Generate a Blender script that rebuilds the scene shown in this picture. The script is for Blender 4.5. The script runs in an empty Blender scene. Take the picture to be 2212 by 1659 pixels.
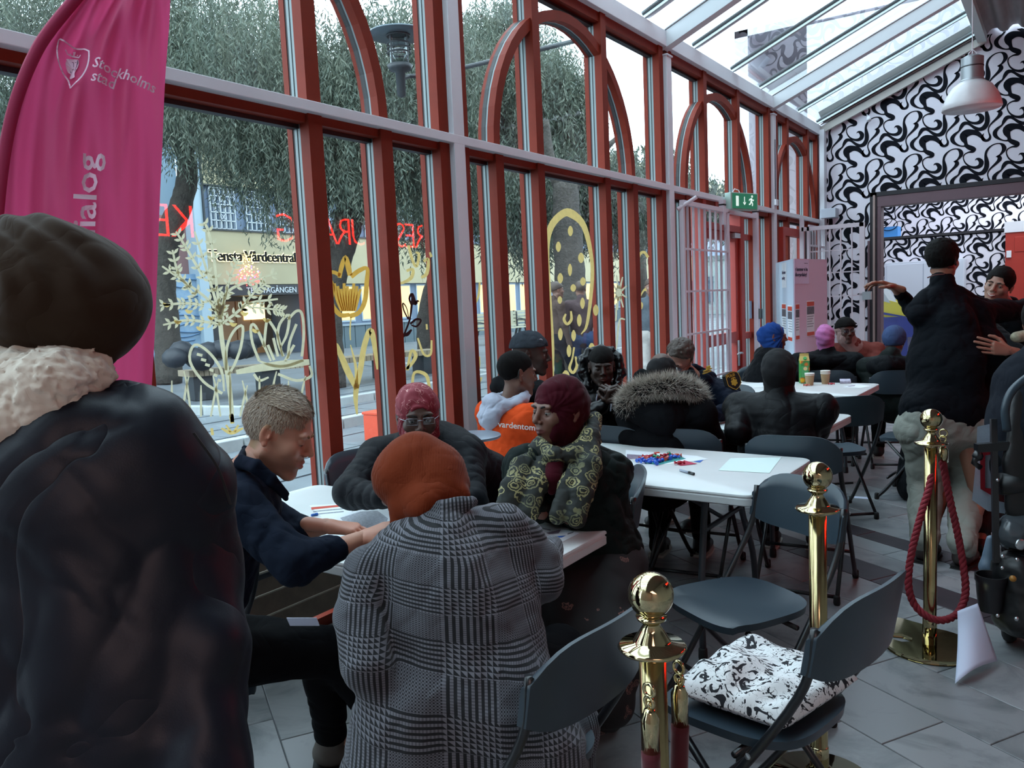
import bpy, bmesh, math, random
import numpy as np
import openvdb
from mathutils import Matrix, Vector, Euler
random.seed(7); RNG = np.random.default_rng(7)
SC = bpy.context.scene
COL = SC.collection
PI = math.pi
A = np.array
# ---------------------------------------------------------------- camera
yaw, pitch, roll, F = 0.60442, -0.1003, -0.0447, 1744.65
CW, CH = 2212, 1659
CAM = A([0, 0, 1.52])
_f = A([-math.sin(yaw) * math.cos(pitch), math.cos(yaw) * math.cos(pitch), math.sin(pitch)])
_r = A([math.cos(yaw), math.sin(yaw), 0.0]); _u = np.cross(_r, _f)
_R, _U = _r * math.cos(roll) + _u * math.sin(roll), -_r * math.sin(roll) + _u * math.cos(roll)
cam_d = bpy.data.cameras.new('camera'); cam = bpy.data.objects.new('camera', cam_d); COL.objects.link(cam)
cam_d.sensor_width = 36; cam_d.lens = F / CW * 36; cam_d.clip_end = 300; cam_d.clip_start = 0.05
cam.matrix_world = Matrix(((_R[0], _U[0], -_f[0], CAM[0]), (_R[1], _U[1], -_f[1], CAM[1]), (_R[2], _U[2], -_f[2], CAM[2]), (0, 0, 0, 1)))
SC.camera = cam
# ---------------------------------------------------------------- light and exposure
wd = bpy.data.worlds.new('overcast_sky'); SC.world = wd; wd.use_nodes = True
_n = wd.node_tree; _n.nodes.clear()
_o = _n.nodes.new('ShaderNodeOutputWorld'); _b = _n.nodes.new('ShaderNodeBackground')
_b.inputs[0].default_value = (0.70, 0.88, 1.0, 1); _b.inputs[1].default_value = 4.2
_n.links.new(_b.outputs[0], _o.inputs[0])
SC.view_settings.view_transform = 'Standard'; SC.view_settings.look = 'None'
SC.view_settings.exposure = 0.30; SC.view_settings.gamma = 1; SC.view_settings.use_curve_mapping = False
SC.cycles.max_bounces = 7; SC.cycles.diffuse_bounces = 3; SC.cycles.glossy_bounces = 4
SC.cycles.transparent_max_bounces = 14; SC.cycles.transmission_bounces = 4
SC.cycles.caustics_reflective = False; SC.cycles.caustics_refractive = False
SC.cycles.sample_clamp_indirect = 6; SC.cycles.use_denoising = True

def area(name, loc, rot, sx, sy, power, col):
    l = bpy.data.lights.new(name, 'AREA'); l.shape = 'RECTANGLE'; l.size = sx; l.size_y = sy
    l.energy = power; l.color = col
    o = bpy.data.objects.new(name, l); o.location = loc; o.rotation_euler = rot; COL.objects.link(o); return o
# lamps of the hall behind the camera (the warm light on every edge that faces us)
area('warm_ceiling_lamp', (1.6, -1.6, 3.0), (math.radians(-28), math.radians(18), 0), 1.6, 2.6, 60, (1.0, 0.68, 0.64))
area('back_room_ceiling_lamp', (0.2, 17.0, 4.9), (0, 0, 0), 4.5, 4.0, 260, (0.85, 0.93, 1.0))

# ---------------------------------------------------------------- pixel helpers
def ray(x, y): return _f + _R * (x - CW / 2) / F - _U * (y - CH / 2) / F
def at(x, y, d): return CAM + ray(x, y) * d
def onz(x, y, z=0.0): d = ray(x, y); return CAM + d * ((z - CAM[2]) / d[2])
def onx(x, y, X): d = ray(x, y); return CAM + d * (X / d[0])
def ony(x, y, Y): d = ray(x, y); return CAM + d * (Y / d[1])
def ongnd(x, y):
    d = ray(x, y); s = 0.015
    t = (-3 * s - CAM[2]) / (d[2] + s * d[0]); return CAM + d * t
def gz(x): return max(0.0, 0.015 * (-x - 3)) if x < -3 else 0.0

# ---------------------------------------------------------------- materials
def srgb(c):
    if isinstance(c, str): c = [int(c[i:i + 2], 16) / 255 for i in (0, 2, 4)]
    return tuple((v / 12.92 if v <= .04045 else ((v + .055) / 1.055) ** 2.4) for v in c) + (1,)
MATS = {}
class NT:
    def __init__(s, name):
        s.m = bpy.data.materials.new(name); s.m.use_nodes = True; s.t = s.m.node_tree
        s.b = s.t.nodes['Principled BSDF']; s.out = s.t.nodes['Material Output']
    def n(s, typ, **kw):
        x = s.t.nodes.new('ShaderNode' + typ)
        for k, v in kw.items():
            if k.startswith('i_'):
                k = k[2:]; k = int(k) if k.isdigit() else k.replace('_', ' ')
                x.inputs[k].default_value = v
            else: setattr(x, k, v)
        return x
    def l(s, a, b): s.t.links.new(a, b)
def mat(name, col, rough=.6, metal=0., spec=.5, emit=None, es=0, noise=0, nscale=20, bump=0, bscale=60, sheen=0, col2=None, bdist=.002, coat=0, gen=False):
    if name in MATS: return MATS[name]
    q = NT(name); b = q.b; c = srgb(col)
    b.inputs['Base Color'].default_value = c; b.inputs['Roughness'].default_value = rough
    b.inputs['Metallic'].default_value = metal; b.inputs['Specular IOR Level'].default_value = spec
    if sheen: b.inputs['Sheen Weight'].default_value = sheen; b.inputs['Sheen Roughness'].default_value = .4
    if coat: b.inputs['Coat Weight'].default_value = coat
    if emit: b.inputs['Emission Color'].default_value = srgb(emit); b.inputs['Emission Strength'].default_value = es
    if noise or bump: tc = q.n('TexCoord')
    if noise or col2:
        if not (noise or bump): tc = q.n('TexCoord')
        nz = q.n('TexNoise', i_Scale=nscale, i_Detail=5.0, i_Roughness=.6); q.l(tc.outputs['Object'], nz.inputs['Vector'])
        mx = q.n('Mix', data_type='RGBA'); rp = q.n('ValToRGB')
        rp.color_ramp.elements[0].position = .35; rp.color_ramp.elements[1].position = .65
        q.l(nz.outputs[0], rp.inputs[0]); q.l(rp.outputs[0], mx.inputs[0])
        k = 1 - noise; c2 = srgb(col2) if col2 else (c[0] * k, c[1] * k, c[2] * k, 1)
        mx.inputs[6].default_value = c; mx.inputs[7].default_value = c2
        q.l(mx.outputs[2], b.inputs['Base Color'])
    if bump:
        n2 = q.n('TexNoise', i_Scale=bscale, i_Detail=4.0); q.l(tc.outputs['Object'], n2.inputs['Vector'])
        bp = q.n('Bump', i_Strength=bump, i_Distance=bdist); q.l(n2.outputs[0], bp.inputs['Height']); q.l(bp.outputs[0], b.inputs['Normal'])
    MATS[name] = q.m; return q.m
def glass_mat(name, tint=(.93, .97, .96), rgl=1.0, lo=.035, hi=.55, rough=0.0, dirt=0.05):
    if name in MATS: return MATS[name]
    q = NT(name); q.t.nodes.remove(q.b)
    tr = q.n('BsdfTransparent'); tr.inputs[0].default_value = tint + (1,)
    gl = q.n('BsdfGlossy', i_Roughness=rough); gl.inputs[0].default_value = (rgl, rgl, rgl, 1)
    fr = q.n('Fresnel', i_IOR=1.5)
    mp = q.n('MapRange', i_From_Min=.04, i_From_Max=1., i_To_Min=lo, i_To_Max=hi); q.l(fr.outputs[0], mp.inputs[0])
    mx = q.n('MixShader'); q.l(mp.outputs[0], mx.inputs[0]); q.l(tr.outputs[0], mx.inputs[1]); q.l(gl.outputs[0], mx.inputs[2])
    if dirt:
        df = q.n('BsdfDiffuse'); df.inputs[0].default_value = (.7, .75, .76, 1)
        tc = q.n('TexCoord'); nz = q.n('TexNoise', i_Scale=1.7, i_Detail=4.0); q.l(tc.outputs['Object'], nz.inputs[0])
        m2 = q.n('MapRange', i_From_Min=.42, i_From_Max=.75, i_To_Min=0., i_To_Max=dirt); q.l(nz.outputs[0], m2.inputs[0])
        mz = q.n('MixShader'); q.l(m2.outputs[0], mz.inputs[0]); q.l(mx.outputs[0], mz.inputs[1]); q.l(df.outputs[0], mz.inputs[2]); mx = mz
    q.l(mx.outputs[0], q.out.inputs[0]); MATS[name] = q.m; return q.m

# ---------------------------------------------------------------- objects
ORG = {}
def props(o, label=None, cat=None, group=None, kind=None):
    if label: o['label'] = label
    if cat: o['category'] = cat
    if group: o['group'] = group
    if kind: o['kind'] = kind
    return o
def thing(name, label=None, cat=None, loc=(0, 0, 0), group=None, kind=None, parent=None):
    o = bpy.data.objects.new(name, None); COL.objects.link(o); o.empty_display_size = .1
    po = ORG.get(parent.name, A([0, 0, 0.])) if parent else A([0, 0, 0.])
    if parent: o.parent = parent
    loc = A(loc, dtype=float); o.location = loc - po; ORG[o.name] = loc
    return props(o, label, cat, group, kind)
def raw(name, V, Fc, m, parent=None, smooth=False, mats=None, fm=None, auto=None):
    V = np.asarray(V, dtype=np.float64).reshape(-1, 3)
    po = ORG.get(parent.name, A([0, 0, 0.])) if parent else None
    if po is None: org = V.mean(0) if len(V) else A([0, 0, 0.]); off = org; loc = org
    else: org = V.mean(0); loc = org - po
    me = bpy.data.meshes.new(name)
    me.from_pydata((V - org).tolist(), [], Fc)
    for k in (mats or [m]): me.materials.append(k)
    if fm is not None: me.polygons.foreach_set('material_index', fm)
    if smooth: me.polygons.foreach_set('use_smooth', [True] * len(me.polygons))
    me.update()
    if auto: me.set_sharp_from_angle(angle=math.radians(auto))
    o = bpy.data.objects.new(name, me); COL.objects.link(o); o.location = loc
    if parent: o.parent = parent
    ORG[o.name] = org
    return o
def fastmesh(name, V, quads, m, parent=None, smooth=False, col=None, tri=False):
    """big meshes straight from arrays"""
    V = np.asarray(V, dtype=np.float32); quads = np.asarray(quads, dtype=np.int32); k = quads.shape[1]
    org = V.mean(0); po = ORG.get(parent.name, A([0, 0, 0.])) if parent else A([0, 0, 0.])
    me = bpy.data.meshes.new(name); me.vertices.add(len(V)); me.vertices.foreach_set('co', (V - org).ravel())
    me.loops.add(quads.size); me.loops.foreach_set('vertex_index', quads.ravel())
    me.polygons.add(len(quads)); me.polygons.foreach_set('loop_start', np.arange(0, quads.size, k, dtype=np.int32))
    me.polygons.foreach_set('use_smooth', np.full(len(quads), smooth))
    me.materials.append(m); me.update(calc_edges=True); me.validate()
    if col is not None:
        at_ = me.color_attributes.new('Col', 'FLOAT_COLOR', 'POINT'); at_.data.foreach_set('color', np.asarray(col, dtype=np.float32).ravel())
    o = bpy.data.objects.new(name, me); COL.objects.link(o); o.location = org - po
    if parent: o.parent = parent
    ORG[o.name] = org.astype(float)
    return o
def copy_tree(o, parent=None):
    c = o.copy(); COL.objects.link(c)
    if parent is not None: c.parent = parent
    for ch in list(o.children): copy_tree(ch, c)
    return c
def norm(v): v = A(v, dtype=float); return v / (np.linalg.norm(v) + 1e-12)
def rotz(a): c, s = math.cos(a), math.sin(a); return A([[c, -s, 0], [s, c, 0], [0, 0, 1.]])
def smoothpath(P, n=8, closed=False):
    P = A(P, dtype=float)
    if len(P) < 3: 
        t = np.linspace(0, 1, n + 1)[:, None]; return P[0] * (1 - t) + P[-1] * t
    Q = np.vstack([P[-1], P, P[0], P[1]]) if closed else np.vstack([2 * P[0] - P[1], P, 2 * P[-1] - P[-2]])
    out = []
    m = len(P) if closed else len(P) - 1
    for i in range(m):
        a, b, c, d = Q[i], Q[i + 1], Q[i + 2], Q[i + 3]
        for t in np.linspace(0, 1, n, endpoint=False):
            out.append(.5 * ((2 * b) + (-a + c) * t + (2 * a - 5 * b + 4 * c - d) * t * t + (-a + 3 * b - 3 * c + d) * t ** 3))
    if not closed: out.append(P[-1])
    return A(out)
class MB:
    def __init__(s): s.V = []; s.F = []; s.M = []; s.mi = 0; s.nv = 0
    def add(s, V, Fc):
        b = s.nv; V = np.asarray(V, dtype=float).reshape(-1, 3); s.V.append(V); s.nv += len(V)
        for f in Fc: s.F.append([i + b for i in f]); s.M.append(s.mi)
        return s
    def box(s, a, b):
        x0, y0, z0 = np.minimum(a, b); x1, y1, z1 = np.maximum(a, b)
        return s.add([(x0, y0, z0), (x1, y0, z0), (x1, y1, z0), (x0, y1, z0), (x0, y0, z1), (x1, y0, z1), (x1, y1, z1), (x0, y1, z1)],
              [(0, 3, 2, 1), (4, 5, 6, 7), (0, 1, 5, 4), (1, 2, 6, 5), (2, 3, 7, 6), (3, 0, 4, 7)])
    def cbox(s, c, h): return s.box(A(c) - h, A(c) + h)
    def obox(s, c, ax, h):
        c = A(c, dtype=float); ax = [norm(v) * k for v, k in zip(ax, h)]
        V = [c + sx * ax[0] + sy * ax[1] + sz * ax[2] for sz in (-1, 1) for sx, sy in ((-1, -1), (1, -1), (1, 1), (-1, 1))]
        return s.add(V, [(0, 3, 2, 1), (4, 5, 6, 7), (0, 1, 5, 4), (1, 2, 6, 5), (2, 3, 7, 6), (3, 0, 4, 7)])
    def beam(s, p, q, w, h, up=(0, 0, 1)):
        p, q = A(p, dtype=float), A(q, dtype=float); d = norm(q - p); x = norm(np.cross(d, up)); z = np.cross(x, d)
        return s.obox((p + q) / 2, (x, d, z), (w / 2, np.linalg.norm(q - p) / 2, h / 2))
    def tube(s, P, r, n=10, cap=True, closed=False, flat=1.0):
        P = A(P, dtype=float); N = len(P); r = np.broadcast_to(A(r, dtype=float), (N,))
        T = np.gradient(P, axis=0)
        if closed: T = np.roll(P, -1, 0) - np.roll(P, 1, 0)
        T = A([norm(t) for t in T]); u = norm(np.cross(T[0], (0, 0, 1) if abs(T[0][2]) < .9 else (1, 0, 0))); V = []
        for i in range(N):
            u = norm(u - T[i] * (u @ T[i])); v = np.cross(T[i], u)
            for k in range(n):
                a = 2 * PI * k / n; V.append(P[i] + r[i] * (math.cos(a) * u + math.sin(a) * v * flat))
        Fc = []
        for i in range(N if closed else N - 1):
            j = (i + 1) % N
            for k in range(n): Fc.append((i * n + k, i * n + (k + 1) % n, j * n + (k + 1) % n, j * n + k))
        if cap and not closed: Fc.append(tuple(range(n - 1, -1, -1))); Fc.append(tuple((N - 1) * n + k for k in range(n)))
        return s.add(V, Fc)
    def lathe(s, prof, c=(0, 0, 0), n=24, ax=(0, 0, 1)):
        ax = norm(ax); u = norm(np.cross(ax, (0, 1, 0) if abs(ax[1]) < .9 else (1, 0, 0))); v = np.cross(ax, u); c = A(c, dtype=float)
        V = [c + ax * z + r * (math.cos(2 * PI * k / n) * u + math.sin(2 * PI * k / n) * v) for r, z in prof for k in range(n)]
        Fc = [(i * n + k, i * n + (k + 1) % n, (i + 1) * n + (k + 1) % n, (i + 1) * n + k) for i in range(len(prof) - 1) for k in range(n)]
        if prof[0][0] > 1e-6: Fc.append(tuple(range(n - 1, -1, -1)))
        if prof[-1][0] > 1e-6: Fc.append(tuple((len(prof) - 1) * n + k for k in range(n)))
        return s.add(V, Fc)
    def ball(s, c, r, n=12, ax=None):
        r = np.broadcast_to(A(r, dtype=float), (3,)); m = max(4, n // 2); V = []; R3 = np.eye(3) if ax is None else A(ax)
        for i in range(m + 1):
            t = PI * i / m
            for k in range(n):
                a = 2 * PI * k / n; V.append(A(c) + (A([math.sin(t) * math.cos(a), math.sin(t) * math.sin(a), math.cos(t)]) * r) @ R3)
        Fc = [(i * n + k, (i + 1) * n + k, (i + 1) * n + (k + 1) % n, i * n + (k + 1) % n) for i in range(m) for k in range(n)]
        return s.add(V, Fc)
    def prism(s, P2, f0, f1):
        """polygon P2 mapped by f0 (front) and f1 (back) into space"""
        n = len(P2); V = [f0(*p) for p in P2] + [f1(*p) for p in P2]
        return s.add(V, [tuple(range(n)), tuple(range(2 * n - 1, n - 1, -1))] + [(i, n + i, n + (i + 1) % n, (i + 1) % n)[::-1] for i in range(n)])
    def build(s, name, m, parent=None, smooth=False, auto=None, bevel=0, mats=None, seg=2):
        V = np.vstack(s.V)
        o = raw(name, V, s.F, m, parent, smooth or bool(auto), mats, s.M if mats else None, auto)
        if bevel:
            b = o.modifiers.new('bevel', 'BEVEL'); b.width = bevel; b.segments = seg; b.limit_method = 'ANGLE'; b.angle_limit = .6
        return o
def ribbon(mb, pts, fn, sm=5, off=0.0):
    """a painted stroke: pts (u, v, half width); fn maps u, v to space"""
    P = smoothpath(pts, sm); T = np.gradient(P[:, :2], axis=0); T /= np.linalg.norm(T, axis=1)[:, None] + 1e-9
    Nn = np.stack([-T[:, 1], T[:, 0]], 1); w = np.maximum(P[:, 2], 1e-5)[:, None]
    L = P[:, :2] + Nn * w; Rr = P[:, :2] - Nn * w; k = len(P)
    V = [fn(*p) for p in L] + [fn(*p) for p in Rr]
    mb.add(V, [(i, i + 1, k + i + 1, k + i) for i in range(k - 1)])
def text(name, body, size, m, origin, xdir, ydir, parent=None, extrude=.002, align='LEFT', space=1.0, bold=0.0, res=3, kind=None):
    c = bpy.data.curves.new(name, 'FONT'); c.body = body; c.size = size; c.extrude = extrude; c.align_x = align; c.resolution_u = res
    c.space_character = space; c.offset = bold
    o = bpy.data.objects.new(name, c); COL.objects.link(o)
    bpy.context.view_layer.update()
    me = bpy.data.meshes.new_from_object(o.evaluated_get(bpy.context.evaluated_depsgraph_get()))
    bpy.data.objects.remove(o); V = np.empty(len(me.vertices) * 3); me.vertices.foreach_get('co', V); V = V.reshape(-1, 3)
    x, y = norm(xdir), norm(ydir); z = np.cross(x, y); W = A(origin) + V[:, :1] * x + V[:, 1:2] * y + V[:, 2:] * z
    Fc = [tuple(p.vertices) for p in me.polygons]; bpy.data.meshes.remove(me)
    return raw(name, W, Fc, m, parent)
# ================================================================ MATERIALS
M_red = mat('orange_red_paint', '7f2c1b', .6, spec=.2, noise=.12, nscale=8)
M_white = mat('white_steel_paint', 'dfe2e8', .45, noise=.05, nscale=3)
M_rafter = mat('rafter_paint', 'd5dadd', .5)
M_rubber = mat('black_rubber', '14161a', .6)
M_alu = mat('brushed_aluminium', 'b9c4c6', .35, metal=.6)
M_glass = glass_mat('window_glass', (.94, .975, .97), lo=.055, hi=.65, dirt=.06)
M_rglass = glass_mat('roof_glass', (.93, .97, .975), lo=.04, hi=.40, dirt=.03)
M_wall = mat('white_plaster_wall', 'e2e0ea', .7, noise=.04, nscale=2)
M_ink = mat('black_wall_paint', '10131b', .7, spec=.1)
M_mauve = mat('mauve_steel_frame', '6a545c', .5, noise=.1, nscale=4)
M_darkf = mat('dark_steel_frame', '1d1c22', .5)
M_corr = mat('grey_corrugated_metal', '8f8784', .5, noise=.12, nscale=4)
M_dim = mat('dim_plaster', '8f8681', .8, noise=.1, nscale=1.5)
M_winered = mat('painted_red_door', 'a93226', .45, noise=.08, nscale=5)
M_slat = mat('grey_brown_sill_wood', '7a6a5c', .6, noise=.25, nscale=12)

def swatch(name, base, vein, rough, sc):
    q = NT(name); tc = q.n('TexCoord'); oi = q.n('ObjectInfo')
    ad = q.n('VectorMath', operation='ADD'); mu = q.n('VectorMath', operation='SCALE', i_Scale=13.0)
    cv = q.n('CombineXYZ'); q.l(oi.outputs['Random'], cv.inputs[0]); q.l(oi.outputs['Random'], cv.inputs[1]); q.l(cv.outputs[0], mu.inputs[0])
    q.l(tc.outputs['Object'], ad.inputs[0]); q.l(mu.outputs[0], ad.inputs[1])
    n1 = q.n('TexNoise', i_Scale=sc, i_Detail=7., i_Roughness=.62, i_Distortion=1.6); q.l(ad.outputs[0], n1.inputs[0])
    rp = q.n('ValToRGB'); e = rp.color_ramp.elements; e[0].position = .30; e[0].color = srgb(vein); e[1].position = .52; e[1].color = srgb(base)
    q.l(n1.outputs[0], rp.inputs[0])
    br = q.n('MapRange', i_To_Min=.82, i_To_Max=1.1); q.l(oi.outputs['Random'], br.inputs[0])
    vm = q.n('VectorMath', operation='SCALE'); q.l(rp.outputs[0], vm.inputs[0]); q.l(br.outputs[0], vm.inputs['Scale'])
    q.l(vm.outputs[0], q.b.inputs['Base Color']); q.b.inputs['Roughness'].default_value = rough; return q.m
M_marble = swatch('grey_white_marble', '8e9092', '62676a', .34, 2.6)
M_band = swatch('dark_mauve_marble', '3d343a', '2b262a', .32, 5)
M_grout = mat('grout', '66696c', .8)

# ================================================================ FLOOR (tiles laid at an angle to the wall)
fl = thing('floor', 'grey-white veined marble tile floor with two dark bands', 'floor', (0, 4, 0), kind='structure')
g = MB(); g.box((-3.02, -4, -.06), (2.4, 12.35, -.006)); g.box((-4.0, 12.35, -.06), (2.4, 20, -.006)); g.build('grout_bed', M_grout, fl)
ft = math.radians(-31); fu = A([math.cos(ft), math.sin(ft)]); fv = A([-fu[1], fu[0]])
TL, TW = .60, .30
proto_tile = {}
def tile_mesh(key, l, w, m):
    if key not in proto_tile:
        b = MB(); e = .002
        b.add([(-l / 2, -w / 2, -.006), (l / 2, -w / 2, -.006), (l / 2, w / 2, -.006), (-l / 2, w / 2, -.006),
               (-l / 2, -w / 2, -e), (l / 2, -w / 2, -e), (l / 2, w / 2, -e), (-l / 2, w / 2, -e),
               (-l / 2 + e, -w / 2 + e, 0), (l / 2 - e, -w / 2 + e, 0), (l / 2 - e, w / 2 - e, 0), (-l / 2 + e, w / 2 - e, 0)],
              [(0, 1, 5, 4), (1, 2, 6, 5), (2, 3, 7, 6), (3, 0, 4, 7), (4, 5, 9, 8), (5, 6, 10, 9), (6, 7, 11, 10), (7, 4, 8, 11), (8, 9, 10, 11)])
        me = bpy.data.meshes.new(key); me.from_pydata(np.vstack(b.V).tolist(), [], b.F); me.materials.append(m); me.update(); proto_tile[key] = me
    return proto_tile[key]
def proj2(P):
    d = A(P, dtype=float) - CAM; k = d @ _f; return CW / 2 + F * (d @ _R) / k, CH / 2 - F * (d @ _U) / k, k
rows = []   # strips across fv: dark bands at 3.975 and 3.436 (dot fv)
s0 = 3.975 + .085; strips = []
cur = s0; strips.append((3.89, 4.06, 'band'))
strips.append((3.33, 3.55, 'band'))
strips.append((3.55 + .17, 3.89, 'tile')); strips.append((3.55, 3.72, 'tile'))
v = 4.06
while v < 12.2: strips.append((v, v + TW, 'tile')); v += TW
v = 3.33
while v > -4: strips.append((v - TW, v, 'tile')); v -= TW
cands = []
for (a, b, kind) in strips:
    w = b - a; off = (hash((round(a * 100))) % 7) / 7 * TL
    for i in range(-14, 16):
        c2 = fu * (i * TL + off) + fv * (a + b) / 2
        if not (-2.9 < c2[0] < 2.3 and -3.5 < c2[1] < 12.2): continue
        x, y, k = proj2((c2[0], c2[1], 0)); vis = k > .8 and -150 < x < 2360 and 900 < y < 1820
        cands.append((0 if vis else 1, k if k > 0 else 50, c2, w, kind))
cands.sort(key=lambda t: (t[0], t[1]))
rest = MB()
for idx, (nv_, k, c2, w, kind) in enumerate(cands):
    key = '%s_%.3f' % (kind, w); me = tile_mesh(key, TL - .004, w - .004, M_marble if kind == 'tile' else M_band)
    if idx < 290:
        o = bpy.data.objects.new('tile', me); COL.objects.link(o); o.parent = fl; o.location = (c2[0], c2[1] - 4, 0); o.rotation_euler = (0, 0, ft)
    else:
        rest.mi = 0 if kind == 'tile' else 1
        V = A([v.co[:] for v in me.vertices]) @ rotz(ft).T + A([c2[0], c2[1], 0]); rest.add(V, [tuple(p.vertices) for p in me.polygons])
r_ = rest.build('distant_tiles', None, fl, mats=[M_marble, M_band]); r_['kind'] = 'stuff'
g = MB(); g.box((-4.0, 12.2, -.004), (2.4, 20, 0)); g.build('back_room_floor', M_marble, fl)

# ================================================================ WINDOW WALL
XF, XG = -2.9, -3.0
ZT0, ZT1, ZE0, ZE1 = 2.44, 2.49, 3.66, 3.79
COLS = [-2.3, .74, 3.78, 6.82, 9.9]
BAYC = [-.78, 2.24, 5.19, 8.24, 11.05]
cfac = [('white square steel column behind the pink flag, nearest the camera', .74), ('white square steel column between the two nearest glazed bays, chipped paint low down', 3.78),
        ('white square steel column at the left of the barred gate', 6.82), ('white square steel column behind the poster board', 9.9), ('white steel column out of the picture to the left', -2.3)]
for i, (lab, y) in enumerate(cfac):
    b = MB(); b.box((XF, y - .05, 0), (XG + .0, y + .05, ZE0 - .06)); b.box((XF + .012, y - .06, ZE0 - .075), (XG, y + .06, ZE0 - .06))
    o = b.build('trim_%d' % (i + 1), M_white, bevel=.004); props(o, lab, 'column', kind='structure')
o = MB().box((XG - .04, -3, ZT0), (XF + .0005, 12.1, ZT1)).build('trim_6', M_white, bevel=.003); props(o, 'white horizontal transom beam across the whole window wall', 'beam', kind='structure')
o = MB().box((XG - .1, -3, ZE0), (XF, 12.1, ZE1)).build('trim_7', M_white, bevel=.003); props(o, 'white eave beam along the top of the window wall', 'beam', kind='structure')

def mull(b, yc, z0, z1, w=.085, lean=None):
    """inner red bar, pale spacer, black gaskets, outer red cap"""
    h = w / 2
    b.mi = 0; b.box((XG + .005, yc - h, z0), (XG + .065, yc + h, z1))
    b.mi = 1; b.box((XG - .012, yc - h + .002, z0), (XG + .005, yc + h - .002, z1))
    b.mi = 2; b.box((XG - .02, yc - h + .004, z0), (XG - .012, yc + h - .004, z1))
    b.mi = 1; b.box((XG - .037, yc - h + .002, z0), (XG - .02, yc + h - .002, z1))
    b.mi = 2; b.box((XG - .05, yc - h + .003, z0), (XG - .037, yc + h - .003, z1))
    b.mi = 0; b.box((XG - .085, yc - h, z0), (XG - .05, yc + h, z1))
MM = [M_red, mat('grey_glazing_strip', '7b8688', .5, metal=.2), M_rubber]
def arch(b, yc, R, w=.065):
    n = 26
    for mi, xa, xb in ((0, XG + .0, XG + .05), (1, XG - .01, XG), (2, XG - .045, XG - .01), (0, XG - .07, XG - .045)):
        b.mi = mi; V = []
        for i in range(n + 1):
            a = PI * i / n
            for r in (R - w, R):
                for x in (xa, xb): V.append((x, yc - r * math.cos(a), ZT1 + r * math.sin(a) * 1.04))
        Fc = []
        for i in range(n):
            p, q = i * 4, i * 4 + 4
            Fc += [(p, q, q + 1, p + 1), (p + 2, p + 3, q + 3, q + 2), (p, p + 2, q + 2, q), (p + 1, q + 1, q + 3, p + 3)]
        b.add(V, Fc)
def pane(parent, y0, y1, z0, z1, x=XG - .016):
    MB().add([(x, y0, z0), (x, y1, z0), (x, y1, z1), (x, y0, z1)], [(0, 1, 2, 3)]).build('pane', M_glass, parent)
wl = ['leftmost glazed bay, out of the picture', 'nearest glazed bay, red mullions, plant and tulip painted on the glass', 'second glazed bay with tall painted oval and red half-round arch',
      'third bay with the red glazed door behind white bars', 'farthest narrow bay beside the patterned wall']
for wi, yc in enumerate(BAYC):
    lo = (COLS + [9.9])[wi] + .05 if wi < 5 else 0
    lo = COLS[wi] + .05; hi = COLS[wi + 1] - .05 if wi < 4 else 12.1
    w = thing('window_%d' % (wi + 1), wl[wi], 'window', (XG, yc, 0), kind='structure')
    offs = [-.965, -.48, .48, .965]
    ym = [yc + o for o in offs if lo + .1 < yc + o < hi - .1]
    edges = [lo + .04] + ym + [hi - .045]
    for j, y in enumerate(edges):
        low = not (wi == 3 and j in (2, 3)); b = MB()
        if low: mull(b, y, .03, ZT0)
        if b.V: b.build('mullion', None, w, mats=MM)
        if j in (0, 2, 3, len(edges) - 1) or wi == 4 and j in (1, 3):
            b = MB(); mull(b, y, ZT1, ZE0); b.build('mullion', None, w, mats=MM)
    b = MB(); arch(b, yc, 1.0 if wi < 4 else .97); b.build('arch', None, w, mats=MM)
    b = MB()
    for z0, z1 in ((ZT0 - .04, ZT0), (ZE0 - .07, ZE0)):
        b.mi = 0; b.box((XG - .08, lo, z0), (XG + .05, hi, z1)); b.mi = 2; b.box((XG - .05, lo, z0 - .02), (XG - .005, hi, z0))
    b.mi = 0; b.box((XG - .08, lo, 0), (XG + .06, hi, .05))
    b.build('head_rail', None, w, mats=MM)
    e = edges
    for j in range(len(e) - 1):
        if wi == 3 and 1 <= j <= 3: continue
        pane(w, e[j], e[j + 1], .05, ZT0 - .04)
    eu = [e[0], e[2], e[3], e[-1]] if len(e) >= 6 else e
    for j in range(len(eu) - 1): pane(w, eu[j], eu[j + 1], ZT1, ZE0 - .07)
# low timber bench sill along the glass (behind the left chairs)
sl = thing('trim_8', 'low grey-brown slatted ledge along the window foot', 'ledge', (XG + .2, 2.2, 0), kind='structure')
for k in range(4):
    o = MB().box((XG + .09, 1.0, .10 + k * .10), (XG + .12, 3.7, .19 + k * .10)).build('board', M_slat, sl)

# the red glazed door in the third bay
d = thing('door_1', 'red framed glass door with lever handle behind the white bars', 'door', (XG, 8.4, 0), kind='structure')
b = MB(); X0, X1 = XG - .03, XG + .03
def fr(b, y0, y1, z0, z1, t=.09, x0=X0, x1=X1):
    b.box((x0, y0, z0), (x1, y0 + t, z1)); b.box((x0, y1 - t, z0), (x1, y1, z1)); b.box((x0, y0 + t, z0), (x1, y1 - t, z0 + t)); b.box((x0, y0 + t, z1 - t), (x1, y1 - t, z1))
fr(b, 7.74, 8.74, .02, 2.16); b.box((X0, 7.83, .98), (X1, 8.65, 1.10)); b.build('door_leaf', M_winered, d, bevel=.004)
b = MB(); b.box((X0 - .04, 7.66, 0), (X1 + .03, 7.74, ZT0)); b.box((X0 - .04, 8.74, 0), (X1 + .03, 8.86, ZT0)); b.box((X0 - .04, 7.74, 2.16), (X1 + .03, 8.74, 2.23)); b.box((X0 - .04, 8.0, 2.36), (X1 + .03, 9.3, ZT0)); b.build('door_frame', M_winered, d, bevel=.004)
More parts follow.
